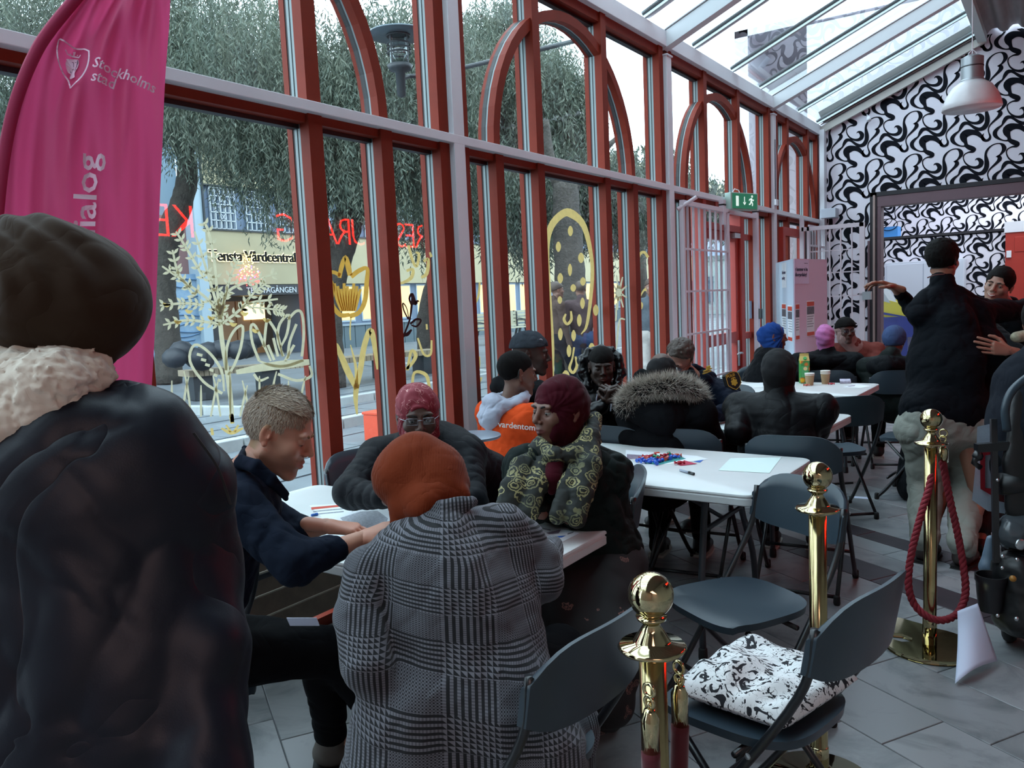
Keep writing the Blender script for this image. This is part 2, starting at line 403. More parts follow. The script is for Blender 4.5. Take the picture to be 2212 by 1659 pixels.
b = MB(); fr(b, 8.86, 9.42, .02, 2.4, .06); b.box((X0, 8.9, 2.1), (X1, 9.4, 2.16)); b.box((X0, 8.9, 1.0), (X1, 9.4, 1.07)); b.build('side_frame', M_winered, d)
for y0, y1, z0, z1 in ((7.83, 8.65, .11, .98), (7.83, 8.65, 1.10, 2.07), (8.92, 9.36, .08, 1.0), (8.92, 9.36, 1.07, 2.1), (7.74, 8.74, 2.23, 2.4), (8.92, 9.36, 2.16, 2.34), (7.2, 7.66, .05, 2.4)): pane(d, y0, y1, z0, z1, XG)
b = MB(); b.tube([(X1, 8.69, .86), (X1 + .05, 8.69, .86), (X1 + .055, 8.62, .87), (X1 + .05, 8.54, .86)], .011, 8); b.box((X1, 8.665, .72), (X1 + .012, 8.715, 1.0)); b.build('door_handle', M_alu, d, smooth=True)
MB().box((X1, 8.50, 2.10), (X1 + .05, 8.68, 2.15)).build('door_closer', M_alu, d)
MB().box((X1 + .001, 9.08, 1.22), (X1 + .004, 9.2, 1.42)).build('notice', mat('pale_notice', 'a9b4c6', .6), d)
# last bay door
d = thing('door_2', 'dark red framed door in the farthest bay behind the white gate', 'door', (XG, 11, 0), kind='structure')
b = MB(); fr(b, 10.2, 11.2, .02, 2.3, .1, X0 + .06, X1 + .07); b.box((X0 + .06, 10.3, 1.3), (X1 + .07, 11.1, 1.5)); b.build('door_leaf', M_winered, d)
MB().box((X0 + .08, 11.25, .02), (X1 + .06, 11.75, 2.3)).build('side_panel', mat('dark_brown_panel', '3a3034', .6), d)
pane(d, 10.3, 11.1, .12, 1.3, XG + .05); pane(d, 10.3, 11.1, 1.5, 2.2, XG + .05)

# ================================================================ GLASS ROOF
rf = thing('roof', 'sloping glass lean-to roof on white rafters', 'roof', (-2, 4, 4), kind='structure')
SL = (4.60 - 3.79) / (2.9 - .94)
def rz(x): return 3.79 + (x + 2.9) * SL
rn = norm((-SL, 0, 1))
for y in (.74, 3.78, 6.82, 9.9, -2.3):
    b = MB(); p = A([-2.96, y, 3.70]); q = A([-.92, y, 3.70 + 2.04 * SL])
    b.beam(p, q, .10, .13); b.beam(p + rn * .075, q + rn * .075, .13, .012); b.build('rafter', M_rafter, rf, bevel=.003)
for y in (-1.4, 0, 1.15, 2.2, 3.35, 4.2, 5.3, 6.38, 7.46, 8.5, 9.44, 10.3, 11.03, 11.98):
    b = MB(); p = A([-2.93, y, 3.815]); q = A([-.94, y, 3.815 + 1.99 * SL])
    b.mi = 0; b.beam(p, q, .035, .05); b.beam(p + (0, .035, 0.01), q + (0, .035, .01), .012, .03)
    b.mi = 2; b.beam(p + (0, .022, .015), q + (0, .022, .015), .006, .03); b.beam(p + (0, -.022, .015), q + (0, -.022, .015), .006, .03)
    b.mi = 1; b.beam(p + (0, .075, .012), q + (0, .075, .012), .05, .02)
    b.build('glazing_bar', None, rf, mats=[M_alu, M_white, M_rubber])
ys = [-3, -1.4, 0, 1.15, 2.2, 3.35, 4.2, 5.3, 6.38, 7.46, 8.5, 9.44, 10.3, 11.03, 11.98]
for a_, b_ in zip(ys[:-1], ys[1:]):
    MB().add([(-2.95, a_, rz(-2.95) + .045), (-.9, a_, rz(-.9) + .045), (-.9, b_, rz(-.9) + .045), (-2.95, b_, rz(-2.95) + .045)], [(0, 1, 2, 3)]).build('roof_pane', M_rglass, rf)
b = MB(); b.box((-1.0, -4, 4.50), (-.90, 12.1, 4.66)); b.build('ridge_beam', mat('pale_green_white', 'cfdcd9', .5), rf)
b = MB(); b.beam((-2.9, 12.08, 3.72), (-.92, 12.08, 3.72 + 1.98 * SL), .06, .09); b.beam((-2.9, 12.07, 3.80), (-.92, 12.07, 3.8 + 1.98 * SL), .02, .012)
b.build('end_rafter', mat('warm_white_steel', 'b9b7b2', .5), rf)
MB().beam((-2.9, 12.1, 3.90), (-.85, 12.1, 3.90 + 2.05 * SL), .05, .17).build('end_flashing', mat('dark_grey_flashing', '3a3f40', .7), rf)
# upper outside structure seen through the roof: red-framed lantern storey
up = thing('rooftop_lantern', 'red-framed glazed upper storey rising above the glass roof', 'building', (1.0, 9, 5.2))
b = MB()
for y in (3.2, 5.2, 7.2, 9.2, 11.2, 13.2): b.box((-.62, y - .05, 4.9), (-.54, y + .05, 8.2))
b.box((-.62, 3, 6.9), (-.54, 13.4, 7.05)); b.box((-.62, 3, 5.55), (-.54, 13.4, 5.68)); b.build('red_frame', M_red, up)
MB().box((-.50, 3, 4.75), (-.44, 13.4, 5.55)).build('blue_grey_skirt', mat('blue_grey_panel', 'a9bccb', .6), up)

# corrugated ceiling over the right part
b = MB(); n = 0
xs = np.arange(-.9, 2.45, .0275); zz = 4.62 + .03 * np.clip(1.6 * np.sin(xs * 2 * PI / .22), -1, 1)
V = [(x, y, z) for y in (-4, 12.1) for x, z in zip(xs, zz)]; k = len(xs)
b.add(V, [(i, i + 1, k + i + 1, k + i) for i in range(k - 1)]); c_ = b.build('ceiling', M_corr, smooth=True); props(c_, 'grey corrugated metal ceiling at upper right', 'ceiling', kind='structure')

# ================================================================ PATTERNED END WALL
MOT = []
_S = 9.2167
def motif_pts(L):
    out = []
    for x, y, w in L:
        p = ony(1840 + x / _S, 220 + y / _S, 12.15); out.append((p[0], p[2], w / _S / 1744.65 * 12.4))
    return out
ST = [[(1000, 848, 3), (978, 880, 10), (972, 920, 20), (995, 965, 24), (1045, 985, 20), (1095, 960, 22), (1112, 905, 16), (1090, 840, 10), (1078, 780, 10), (1095, 715, 10), (1140, 655, 14), (1200, 595, 18), (1258, 535, 24), (1292, 480, 32), (1275, 440, 26), (1222, 436, 2)],
      [(1250, 436, 14), (1300, 400, 14), (1345, 345, 22), (1372, 285, 32), (1350, 220, 26), (1290, 186, 10), (1200, 200, 9), (1120, 250, 12), (1060, 325, 18), (1038, 410, 18), (1050, 490, 28), (1060, 570, 34), (1050, 660, 36), (1000, 740, 38), (920, 770, 28), (840, 745, 24), (760, 690, 18), (700, 655, 24), (630, 665, 32), (585, 730, 26), (550, 800, 14), (480, 860, 22), (432, 930, 32), (445, 1000, 28), (510, 1055, 16), (590, 1085, 10), (660, 1085, 14)],
      [(1010, 975, 18), (955, 910, 26), (880, 845, 38), (790, 825, 44), (700, 840, 62), (640, 880, 62), (640, 950, 48), (672, 1020, 26), (690, 1080, 30), (760, 1120, 38), (822, 1150, 34), (800, 1190, 22), (720, 1205, 11), (650, 1250, 9), (635, 1320, 9), (675, 1410, 11), (760, 1475, 16), (860, 1492, 24), (935, 1460, 34), (958, 1395, 36), (920, 1340, 26), (870, 1330, 12), (840, 1362, 1)]]
MOT = [motif_pts(s) for s in ST]
m0 = A([p[:2] for s in MOT for p in s]).mean(0)
motb = MB()
for s in MOT:
    ribbon(motb, [((x - m0[0]), (z - m0[1]), w) for x, z, w in s], lambda u, v: (u, 0, v), 3)
motV = np.vstack(motb.V); motF = motb.F
def pattern(name, Y, poly, ox, oz, parent, sc=1.0, ax=.475, bz=.555):
    """fill the convex polygon (x, z) on the plane y = Y with the painted motif"""
    bm = bmesh.new(); P = A(poly); x0, z0 = P.min(0); x1, z1 = P.max(0)
    i0, i1 = int((x0 - ox) / ax) - 2, int((x1 - ox) / ax) + 3; j0, j1 = int((z0 - oz) / bz) - 2, int((z1 - oz) / bz) + 3
    VV = []; FF = []; nv = 0
    for i in range(i0, i1):
        for j in range(j0, j1):
            V = motV * sc + (ox + i * ax, Y, oz + j * bz)
            if V[:, 0].max() < x0 or V[:, 0].min() > x1 or V[:, 2].max() < z0 or V[:, 2].min() > z1: continue
            VV.append(V); FF += [[k + nv for k in f] for f in motF]; nv += len(V)
    me = bpy.data.meshes.new('t'); me.from_pydata(np.vstack(VV).tolist(), [], FF); bm.from_mesh(me); bpy.data.meshes.remove(me)
    c = P.mean(0)
    for k in range(len(P)):
        a, b2 = P[k], P[(k + 1) % len(P)]; d = b2 - a; nn = A([d[1], -d[0]])
        if nn @ (a - c) < 0: nn = -nn
        bmesh.ops.bisect_plane(bm, geom=bm.verts[:] + bm.edges[:] + bm.faces[:], plane_co=(a[0], Y, a[1]), plane_no=(nn[0], 0, nn[1]), clear_outer=True)
    V = [v.co[:] for v in bm.verts]; bm.verts.index_update(); Fc = [[v.index for v in f.verts] for f in bm.faces]; bm.free()
    return raw(name, V, Fc, M_ink, parent)
YW = 12.15
we = thing('wall_far', 'white end wall painted with black swirls around a wide opening', 'wall', (-1, YW, 0), kind='structure')
b = MB(); b.box((-3.1, YW, 0), (-2.27, YW + .2, 2.80)); b.box((-3.1, YW, 2.80), (2.4, YW + .2, 5.2)); b.box((1.6, YW, 0), (2.4, YW + .2, 2.8)); b.build('plaster', M_wall, we)
ox, oz = m0[0], m0[1]
pattern('painted_swirls', YW - .003, [(-2.86, .9), (-2.27, .9), (-2.27, 2.8), (-2.86, 2.8)], ox, oz, we)
pattern('painted_swirls', YW - .003, [(-2.86, 2.8), (2.39, 2.8), (2.39, 4.6), (-.95, 4.6), (-2.86, 3.75)], ox, oz, we)
b = MB(); b.mi = 0; b.box((-2.27, YW - .03, 0), (-2.18, YW + .22, 2.80)); b.box((-2.27, YW - .03, 2.74), (1.65, YW + .22, 2.80)); b.mi = 1
b.box((-2.18, YW - .02, 0), (-2.13, YW + .2, 2.70)); b.box((-2.18, YW - .022, 2.60), (1.6, YW + .2, 2.74)); b.box((-2.30, YW - .035, 0), (-2.27, YW + .03, 2.15))
b.mi = 2; b.box((-2.23, YW - .045, 0), (-2.20, YW - .02, 2.76))
b.build('opening_frame', None, we, mats=[M_darkf, M_mauve, mat('beige_strip', 'a08c86', .5)], bevel=.004)
o = b = MB().box((-2.90, 12.0, 0), (-2.84, 12.15, 3.72)).build('trim_9', M_white); props(o, 'narrow pale steel post in the corner by the patterned wall', 'post', kind='structure')

# second room
wb = thing('wall_back', 'far wall of the second room, black swirls above and below a dark ledge', 'wall', (-1, 20, 0), kind='structure')
b = MB(); b.box((-4.2, 20, 2.3), (2.6, 20.2, 5.4)); b.box((-4.2, 18.2, 0), (2.6, 18.4, 2.50)); b.box((-4.2, 18.2, 2.44), (2.6, 20, 2.5)); b.build('plaster', M_wall, wb)
pattern('painted_swirls', 19.995, [(-3.9, 2.5), (1.2, 2.5), (1.2, 5.2), (-3.9, 5.2)], -2.9 + .05, 3.10, wb)
pattern('painted_swirls', 18.195, [(-3.6, .6), (1.2, .6), (1.2, 2.46), (-3.6, 2.46)], -2.75, 2.21, wb)
MB().box((-4.1, 18.17, 2.46), (2.4, 18.22, 2.51)).build('dark_ledge', M_darkf, wb)
o = MB().box((-4.2, 12.35, 0), (-4.0, 20, 5.4)).build('wall_left', M_wall); props(o, 'left side wall of the second room', 'wall', kind='structure')
o = MB().box((2.4, -4, 0), (2.6, 20, 5.4)).build('wall_right', M_dim); props(o, 'plain dim right side wall of the hall', 'wall', kind='structure')
o = MB().box((-3.1, -4.2, 0), (2.6, -4, 5.2)).build('wall_near', M_dim); props(o, 'plain dim wall behind the camera', 'wall', kind='structure')
o = MB().box((-4.2, 12.35, 5.3), (2.6, 20.2, 5.4)).build('ceiling.001', M_wall); props(o, 'white ceiling of the second room', 'ceiling', kind='structure')
d = thing('door_3', 'bright red panelled door at the right of the second room', 'door', (-.5, 18.1, 0), kind='structure')
b = MB(); b.box((-1.0, 18.12, 0), (.15, 18.19, 2.42)); b.box((-.62, 18.10, 1.15), (.0, 18.12, 1.9)); b.box((-.85, 18.11, 2.05), (.1, 18.12, 2.33)); b.build('door_leaf', M_winered, d, bevel=.006)
MB().box((-1.02, 18.1, 2.42), (.2, 18.19, 2.62)).build('door_head', M_white, d)
MB().box((-.98, 18.09, 1.95), (-.90, 18.12, 2.08)).build('switch', M_white, d, bevel=.003)
t = thing('cupboard', 'tall plain white cupboard in the second room behind the man in black', 'cupboard', (-2.5, 18.0, 0))
b = MB(); b.box((-3.05, 17.75, 0), (-1.65, 18.18, 1.98)); b.build('body', mat('cool_white_panel', 'd3dbe8', .5), t, bevel=.01)
MB().box((-3.0, 17.735, .05), (-2.36, 17.75, 1.93)).build('door', mat('cool_white_panel', 'd3dbe8', .5), t, bevel=.003)
MB().box((-2.34, 17.735, .05), (-1.7, 17.75, 1.93)).build('door', mat('cool_white_panel', 'd3dbe8', .5), t, bevel=.003)
MB().cbox((-2.40, 17.72, 1.0), A([.01, .012, .05])).build('handle', M_darkf, t)
# ================================================================ OUTSIDE
M_pave = mat('grey_paving', '6a7177', .7, noise=.25, nscale=1.2, bump=.3, bscale=9)
M_kerb = mat('pale_kerb_stone', 'a6abab', .7, noise=.15, nscale=6)
M_yel = mat('yellow_render', 'aca284', .8, noise=.08, nscale=1.5)
M_bluegr = mat('blue_grey_facade', '64748a', .6, noise=.08, nscale=2)
M_grille = mat('white_grille', 'c6cdd4', .5)
M_fglass = mat('facade_window_glass', '4d5f70', .15, spec=.8)
M_lit = mat('lit_window', 'c8a66a', .5, emit='ffd591', es=1.1, noise=.3, nscale=1.3)
M_bark = mat('willow_bark', '4a453f', .9, noise=.4, nscale=9, bump=1.0, bscale=22, bdist=.03)
M_bench = mat('weathered_timber', '9a8b74', .7, noise=.2, nscale=5)
M_iron = mat('dark_iron', '2b3034', .5)
gd = thing('ground', 'grey paved square outside the glass wall', 'ground', (-12, 12, 0), kind='structure')
b = MB(); b.add([(-3.1, -12, -.01), (-3.1, 60, -.01), (-60, 60, .845), (-60, -12, .845)], [(0, 1, 2, 3)]); b.build('paving', M_pave, gd)
# paving slabs near the glass, kerbs round the tree pits
b = MB(); random.seed(3)
for i in range(13):
    for j in range(24):
        x = -3.5 - i * .62; y = 1.2 + j * .62 + (i % 2) * .31
        z = gz(x) + random.uniform(0, .004); b.box((x - .306, y - .306, z - .02), (x + .306, y + .306, z + .004))
o = b.build('paving_slabs', mat('paving_slab', '6c747a', .5, noise=.2, nscale=2.5), gd); o['kind'] = 'stuff'
for p, q in (((-9.0, 7.4), (-9.0, 12.6)), ((-9.0, 12.6), (-14.6, 14.4)), ((-12.6, 6.2), (-9.0, 7.4)), ((-9.6, 14.4), (-9.6, 19.5)), ((-7.4, 4.0), (-7.4, 8.4)), ((-7.4, 8.4), (-8.8, 9.4))):
    n = 6
    for k in range(n):
        a = A(p) + (A(q) - A(p)) * k / n; c = A(p) + (A(q) - A(p)) * (k + .97) / n
        MB().beam((*a, gz(a[0]) + .06), (*c, gz(c[0]) + .06), .16, .14).build('kerb_stone', M_kerb, gd, bevel=.01)

# ---- facade
XB = -20.0
bl = thing('health_centre_building', 'yellow and blue-grey two-storey building across the square', 'building', (XB, 22, 0))
def fbox(name, y0, y1, z0, z1, m, x1=0.0, x0=-.3, parent=None, **k): return MB().box((XB + x0, y0, z0), (XB + x1, y1, z1)).build(name, m, parent or bl, **k)
fbox('upper_wall', 14.0, 60, 5.20, 9.0, M_yel, .05)
fbox('fascia', 14.0, 60, 2.40, 3.92, M_yel, .12); fbox('fascia_edge', 14.0, 60, 3.92, 3.97, M_iron, .16)
fbox('upper_window_band', 14.0, 60, 3.92, 5.22, M_bluegr, -.05, -.4); fbox('band_drip', 14.0, 60, 5.17, 5.21, M_iron, .08)
fbox('lower_window_band', 18.0, 60, 1.0, 2.42, M_bluegr, -.05, -.4)
for k in range(56):
    y = 17.7 + k * .5; fbox('cladding_board', y, y + .47, .24, .99, mat('grey_cladding', '56656c', .6), .02, -.1)
fbox('cladding_cap', 17.7, 60, .99, 1.05, mat('pale_cap', '8d9aa3', .5), .06)
y = 18.2; k = 0
while y < 46:
    wdt = .62 if k % 2 else .50
    f = fbox('window_frame', y - .05, y + wdt + .05, 1.12, 2.36, mat('pale_window_frame', '9fb0bd', .5), -.02, -.1)
    MB().box((XB - .03, y, 1.18), (XB - .012, y + wdt, 2.30)).build('pane', M_lit if k % 7 != 3 else M_fglass, f)
    y += wdt + .42; k += 1
for k in range(9):
    y0 = 14.36 + k * 1.22
    f = fbox('upper_window', y0, y0 + .82, 3.98, 5.14, M_fglass, -.03, -.06)
    gr = MB()
    for i in range(6): gr.box((XB + .02, y0 + i * .164 - .012, 3.98), (XB + .045, y0 + i * .164 + .012, 5.14))
    for i in range(6): gr.box((XB + .02, y0, 3.99 + i * .228 - .012), (XB + .045, y0 + .82, 3.99 + i * .228 + .012))
    for zc in (4.32, 4.80): gr.tube([(XB + .05, y0 + .41 + .1 * math.cos(t), zc + .07 * math.sin(2 * t)) for t in np.linspace(0, 2 * PI, 14)], .01, 5)
    gr.build('grille', M_grille, f)
# entrance
fbox('entrance_recess', 14.2, 17.7, .2, 2.2, mat('entrance_brown', '6b5844', .6, noise=.3, nscale=1.5), -1.6, -1.8)
fbox('entrance_side', 14.15, 14.35, .2, 2.45, M_darkf, .0, -1.7); fbox('entrance_side', 17.55, 17.75, .2, 2.45, M_bluegr, .0, -1.7)
fbox('entrance_canopy', 14.2, 17.7, 2.08, 2.38, mat('near_black_board', '22242a', .5), .18, -1.7)
fbox('entrance_glow_panel', 16.4, 17.2, 1.35, 1.85, mat('lit_sign', 'ffe9b0', .5, emit='ffdf9a', es=2.2), -1.5, -1.6)
for k in range(5): fbox('door_panel', 14.5 + k * .55, 15.0 + k * .55, .25, 1.95, mat('door_brown', '8a6a44', .5, emit='ff9a40', es=.05), -1.55, -1.6)
M_lw = mat('pale_sign_letters', 'c9cfd6', .5)
text('street_sign', 'TENSTAGÅNGEN 18', .24, M_lw, (XB + .185, 15.25, 2.14), (0, 1, 0), (0, 0, 1), bl, .01, space=1.0)
lb = mat('sign_glow', 'fff6c0', .5, emit='fff2b0', es=2.6)
text('glowing_backing', 'Tensta Vårdcentral', .43, lb, (XB + .125, 14.12, 3.07), (0, 1, 0), (0, 0, 1), bl, .004, space=.94, bold=.022)
text('sign_letters', 'Tensta Vårdcentral', .43, M_ink, (XB + .15, 14.12, 3.07), (0, 1, 0), (0, 0, 1), bl, .02, space=.94, bold=.006)
for k in range(3): fbox('logo_stripe', 13.82, 14.04, 3.10 + k * .10, 3.16 + k * .10, mat('logo_blue', '3a4c7a', .5), .15, .10)
fbox('corner_pier', 13.75, 14.05, .2, 9, mat('pale_blue_pier', 'a3b6c2', .6), .15, -.5)
fbox('downpipe', 14.02, 14.07, 4.0, 8, M_iron, .2, .14)
mu = thing('mural_wall', 'pale blue relief mural wall left of the entrance', 'wall', (XB, 12, 0))
MB().box((XB - .3, 9.5, .1), (XB - .02, 13.75, 2.7)).build('slab', mat('pale_blue_relief', '9db4c6', .7, noise=.25, nscale=1.2, col2='6f8fae'), mu)
random.seed(11)
for k in range(14):
    z = .75 + k * .13; y0 = 10 + random.random() * 1.5
    P = [(XB + .0, y0 + t * .32, z + .05 * math.sin(t * 1.3 + k) + .02 * t) for t in range(10)]
    MB().tube(smoothpath(P, 3), .022, 5).build('relief_line', mat('relief_blue', '5f7f9e', .7), mu)
MB().box((XB - .3, 9.5, 0), (XB + .06, 13.9, .52)).build('plinth', M_bluegr, mu)
MB().box((XB - .6, 9.5, 2.7), (XB - .3, 13.75, 4.3)).build('upper_block', mat('dull_pink_render', '8c6a68', .8), mu)
MB().box((XB - 4, 2, 0), (XB - .6, 13.8, 7)).build('grey_block', mat('blue_grey_block', '8296a4', .8), mu)
# light decoration made of glowing balls, for fairy lights mirrored in the glass
t = thing('mirrored_lights', 'bell-shaped cluster of red and yellow fairy lights at the entrance', 'decoration', (XB + .5, 15.2, 2.6))
rr = random.Random(5)
for nm, colr, es, n_, zr in (('red_lights', 'ff3b3b', 6, 60, (2.35, 2.75)), ('yellow_lights', 'ffd060', 7, 60, (2.55, 3.25)), ('violet_lights', '7a50ff', 5, 18, (2.5, 2.95))):
    b = MB()
    for k in range(n_):
        z = rr.uniform(*zr); wv = .46 * (1 - (z - 2.3) / 1.25) + .06; b.ball((XB + .4 + rr.uniform(-.1, .1), 15.25 + rr.uniform(-wv, wv), z), .016, 5)
    b.build(nm, mat(nm, colr, .5, emit=colr, es=es), t)
MB().tube([(XB + .4, 15.25, 3.25), (XB + .1, 15.25, 3.3)], .012, 5).build('added_hanger', M_iron, t)
# background blocks down the street
bk = thing('distant_building', 'pale low building closing the end of the square', 'building', (-14, 44, 0))
MB().box((-30, 50, 0), (6, 51, 3.6)).build('wall', mat('pale_distant_wall', '9aa6a6', .8), bk)
MB().box((-30, 49.9, 3.6), (6, 51, 3.9)).build('eaves', mat('distant_eaves', '6d7779', .8), bk)
for k in range(8): MB().box((-20 + k * 2.6, 49.85, 1.0), (-18.6 + k * 2.6, 49.95, 2.6)).build('window', M_fglass, bk)
sp = thing('shop_sign', 'blue banner sign with a yellow disc ringed in red', 'sign', tuple(ongnd(1420, 700)))
c = onx(1421, 452, -8.2); d1 = onx(1490, 415, -8.2)
b = MB(); b.box((c[0] - .05, c[1] - .52, c[2] - 1.1), (c[0], c[1] + 1.55, c[2] + 1.25)); b.build('blue_board', mat('shop_blue', '2450a8', .5, emit='2a55b8', es=.15), sp)
b = MB(); b.lathe([(.60, 0), (.60, .03), (0, .03)], c + (0.0, .40, .02), 32, (1, 0, 0)); b.build('red_ring', mat('shop_red', 'd8322c', .5, emit='ff3a30', es=.7), sp)
b = MB(); b.lathe([(.53, 0), (.53, .04), (0, .04)], c + (0.0, .40, .02), 32, (1, 0, 0)); b.build('yellow_disc', mat('shop_yellow', 'f7d51e', .5, emit='ffe23a', es=1.1), sp)
MB().box((c[0] - .12, c[1] + .4, 0), (c[0] - .05, c[1] + .5, c[2] + 1.3)).build('post', M_iron, sp)

# ---- trees
def bark_tube(b, P, R, n=14):
    P = smoothpath(P, 6); R = np.interp(np.linspace(0, 1, len(P)), np.linspace(0, 1, len(R)), R)
    k0 = b.nv; b.tube(P, R, n); V = b.V[-1]
    V += (RNG.random(V.shape) - .5) * (R.mean() * .14); b.V[-1] = V
def q_leaf():
    q = NT('willow_leaf'); at_ = q.n('VertexColor'); at_.layer_name = 'Col'; q.l(at_.outputs[0], q.b.inputs['Base Color'])
    q.b.inputs['Roughness'].default_value = .6
    tl = q.n('BsdfTranslucent'); q.l(at_.outputs[0], tl.inputs[0]); mx = q.n('MixShader'); mx.inputs[0].default_value = .3
    q.l(q.b.outputs[0], mx.inputs[1]); q.l(tl.outputs[0], mx.inputs[2]); q.l(mx.outputs[0], q.out.inputs[0]); return q.m
M_leaf = q_leaf()
def foliage(parent, blobs, nstr, leaf=.10, lw=.012, droop=(1.0, 2.6), tone=1.0, seed=1):
    """hanging strands of long narrow leaves filling ellipsoid crowns"""
    R_ = np.random.default_rng(seed); VV = []; CC = []
    vol = A([b_[1][0] * b_[1][1] * b_[1][2] for b_ in blobs]); pr = vol / vol.sum()
    for (c, r), p in zip(blobs, pr):
        n = int(nstr * p); u = R_.normal(size=(n, 3)); u /= np.linalg.norm(u, axis=1)[:, None]; u *= (R_.random(n) ** .45)[:, None]
        top = A(c) + u * A(r); L = R_.uniform(*droop, n) * .5; m = 22
        t = np.linspace(0, 1, m)[None, :, None]; dr = R_.normal(size=(n, 2)); dr /= np.linalg.norm(dr, axis=1)[:, None]
        bend = R_.uniform(.05, .35, n)
        path = np.zeros((n, m, 3)); path[:, :, 0] = top[:, None, 0] + dr[:, None, 0] * bend[:, None] * t[:, :, 0] ** .5
        path[:, :, 1] = top[:, None, 1] + dr[:, None, 1] * bend[:, None] * t[:, :, 0] ** .5
        path[:, :, 2] = top[:, None, 2] - L[:, None] * t[:, :, 0]
        base = path.reshape(-1, 3) + R_.normal(size=(n * m, 3)) * .02; k = len(base)
        dirv = R_.normal(size=(k, 3)) * (.55, .55, .25); dirv[:, 2] -= .85; dirv /= np.linalg.norm(dirv, axis=1)[:, None]
        sd = np.cross(dirv, R_.normal(size=(k, 3))); sd /= np.linalg.norm(sd, axis=1)[:, None]
        ln = R_.uniform(.7, 1.3, k)[:, None] * leaf
        V = np.stack([base, base + dirv * ln * .45 + sd * lw, base + dirv * ln, base + dirv * ln * .45 - sd * lw], 1)
        g = R_.random(k)[:, None]; g2 = R_.random((n, 1, 1)).repeat(m, 1).reshape(-1, 1)
        cA, cB, cC = A([[.060, .082, .062]]), A([[.125, .160, .12]]), A([[.17, .165, .11]])
        col = cA * (1 - g) + cB * g; col = col * (1 - .35 * g2) + cC * .35 * g2 * (g2 > .5); col = col * tone
        VV.append(V.reshape(-1, 3)); CC.append(np.repeat(np.hstack([col, np.ones((k, 1))]), 4, 0))
    V = np.vstack(VV); fc = np.arange(len(V), dtype=np.int32).reshape(-1, 4)
    o = fastmesh('foliage', V, fc, M_leaf, parent, col=np.vstack(CC)); o['kind'] = 'stuff'; return o
def tree(label, base, trunk, radii, limbs, blobs, nstr, **k):
    t = thing('willow_tree', label, 'tree', tuple(base), 'willow trees in the square')
    b = MB(); bark_tube(b, trunk, radii); b.build('trunk', M_bark, t, smooth=True)
    for P, r in limbs:
        b = MB(); bark_tube(b, P, r, 9); b.build('branch', M_bark, t, smooth=True)
    foliage(t, blobs, nstr, **k); return t
# tree 1 (behind the flag and plant painting)
B1 = ongnd(365, 828); D1 = 16.6
tree('thick crooked willow trunk at the left, forking high up beside the flag', B1, [B1, at(360, 700, D1), at(352, 600, D1), at(368, 500, D1), at(392, 440, D1), at(405, 370, D1), at(398, 320, D1)], [.27, .25, .24, .25, .22, .20, .17],
     [([at(400, 340, D1), at(378, 290, D1), at(372, 250, D1), at(390, 205, D1), at(420, 130, D1)], [.17, .14, .12, .1, .05]), ([at(402, 330, D1), at(418, 290, D1), at(410, 250, D1), at(425, 200, D1), at(400, 120, D1)], [.16, .12, .11, .1, .05]),
      ([at(412, 285, D1), at(450, 285, D1), at(520, 300, D1)], [.07, .05, .02]), ([at(408, 250, D1), at(460, 243, D1), at(520, 240, D1)], [.05, .04, .02])],
     [(at(120, 60, 15), (2.8, 2.6, 1.5)), (at(430, 90, 15.5), (2.7, 2.4, 1.6)), (at(30, 280, 16), (1.2, 1.2, 1.8)), (at(555, 290, 15.5), (1.1, 1.0, 1.1))], 5200, leaf=.13, lw=.011, seed=2)
B2 = ongnd(722, 838); D2 = 14.7
tree('willow with a leaning trunk behind the painted tulip', B2, [B2, at(718, 740, D2), at(716, 640, D2), at(728, 560, D2), at(752, 480, D2), at(772, 400, D2), at(800, 300, D2)], [.22, .19, .21, .27, .27, .26, .2],
     [([at(760, 430, D2), at(720, 330, D2), at(690, 230, D2)], [.12, .09, .05]), ([at(800, 310, D2), at(870, 220, D2), at(900, 120, D2)], [.14, .1, .05])],
     [(at(580, 160, 14), (2.0, 1.8, 1.3)), (at(800, 230, 14.2), (1.9, 1.8, 1.1)), (at(880, 110, 14.4), (1.5, 1.5, 1.2)), (at(625, 350, 14), (.65, .7, .7)), (at(960, 300, 15), (1.2, 1.2, .9)), (at(740, 330, 13.6), (1.2, 1.0, .5))], 5600, leaf=.125, lw=.011, seed=3)
B3 = ongnd(925, 768); D3 = 22.2
tree('willow trunk leaning right behind the column at the centre', B3, [B3, at(922, 690, D3), at(945, 600, D3), at(975, 500, D3), at(1000, 400, D3)], [.30, .27, .27, .25, .2],
     [([at(985, 450, D3), at(1050, 330, D3), at(1080, 250, D3)], [.15, .12, .06])],
     [(at(1060, 190, 20), (2.2, 2.2, 2.1)), (at(1030, 380, 20), (1.2, 1.3, 1.2)), (at(1090, 60, 20), (1.1, 1.1, 1.2)), (at(930, 420, 21), (1.1, 1.1, 1.1))], 4200, leaf=.15, lw=.016, seed=4)
B4 = ongnd(1240, 800); D4 = 16.0
tree('willow trunk seen through the tall painted oval', B4, [B4, at(1238, 700, D4), at(1232, 600, D4), at(1225, 500, D4), at(1222, 400, D4)], [.30, .29, .30, .29, .25],
     [([at(1225, 450, D4), at(1190, 350, D4), at(1180, 260, D4)], [.15, .11, .06]), ([at(1222, 430, D4), at(1270, 360, D4), at(1330, 300, D4)], [.14, .1, .05])],
     [(at(1200, 215, 18), (1.05, 1.0, 1.35)), (at(1230, 370, 18), (1.5, 1.4, .9)), (at(1330, 420, 19), (1.2, 1.2, .6)), (at(1130, 420, 17), (.8, .9, .9))], 3600, leaf=.14, lw=.015, seed=5)
B5 = ongnd(1390, 690)
t = thing('distant_shrub_tree', 'rounded green tree far down the square beside the blue sign', 'tree', tuple(B5), 'willow trees in the square')
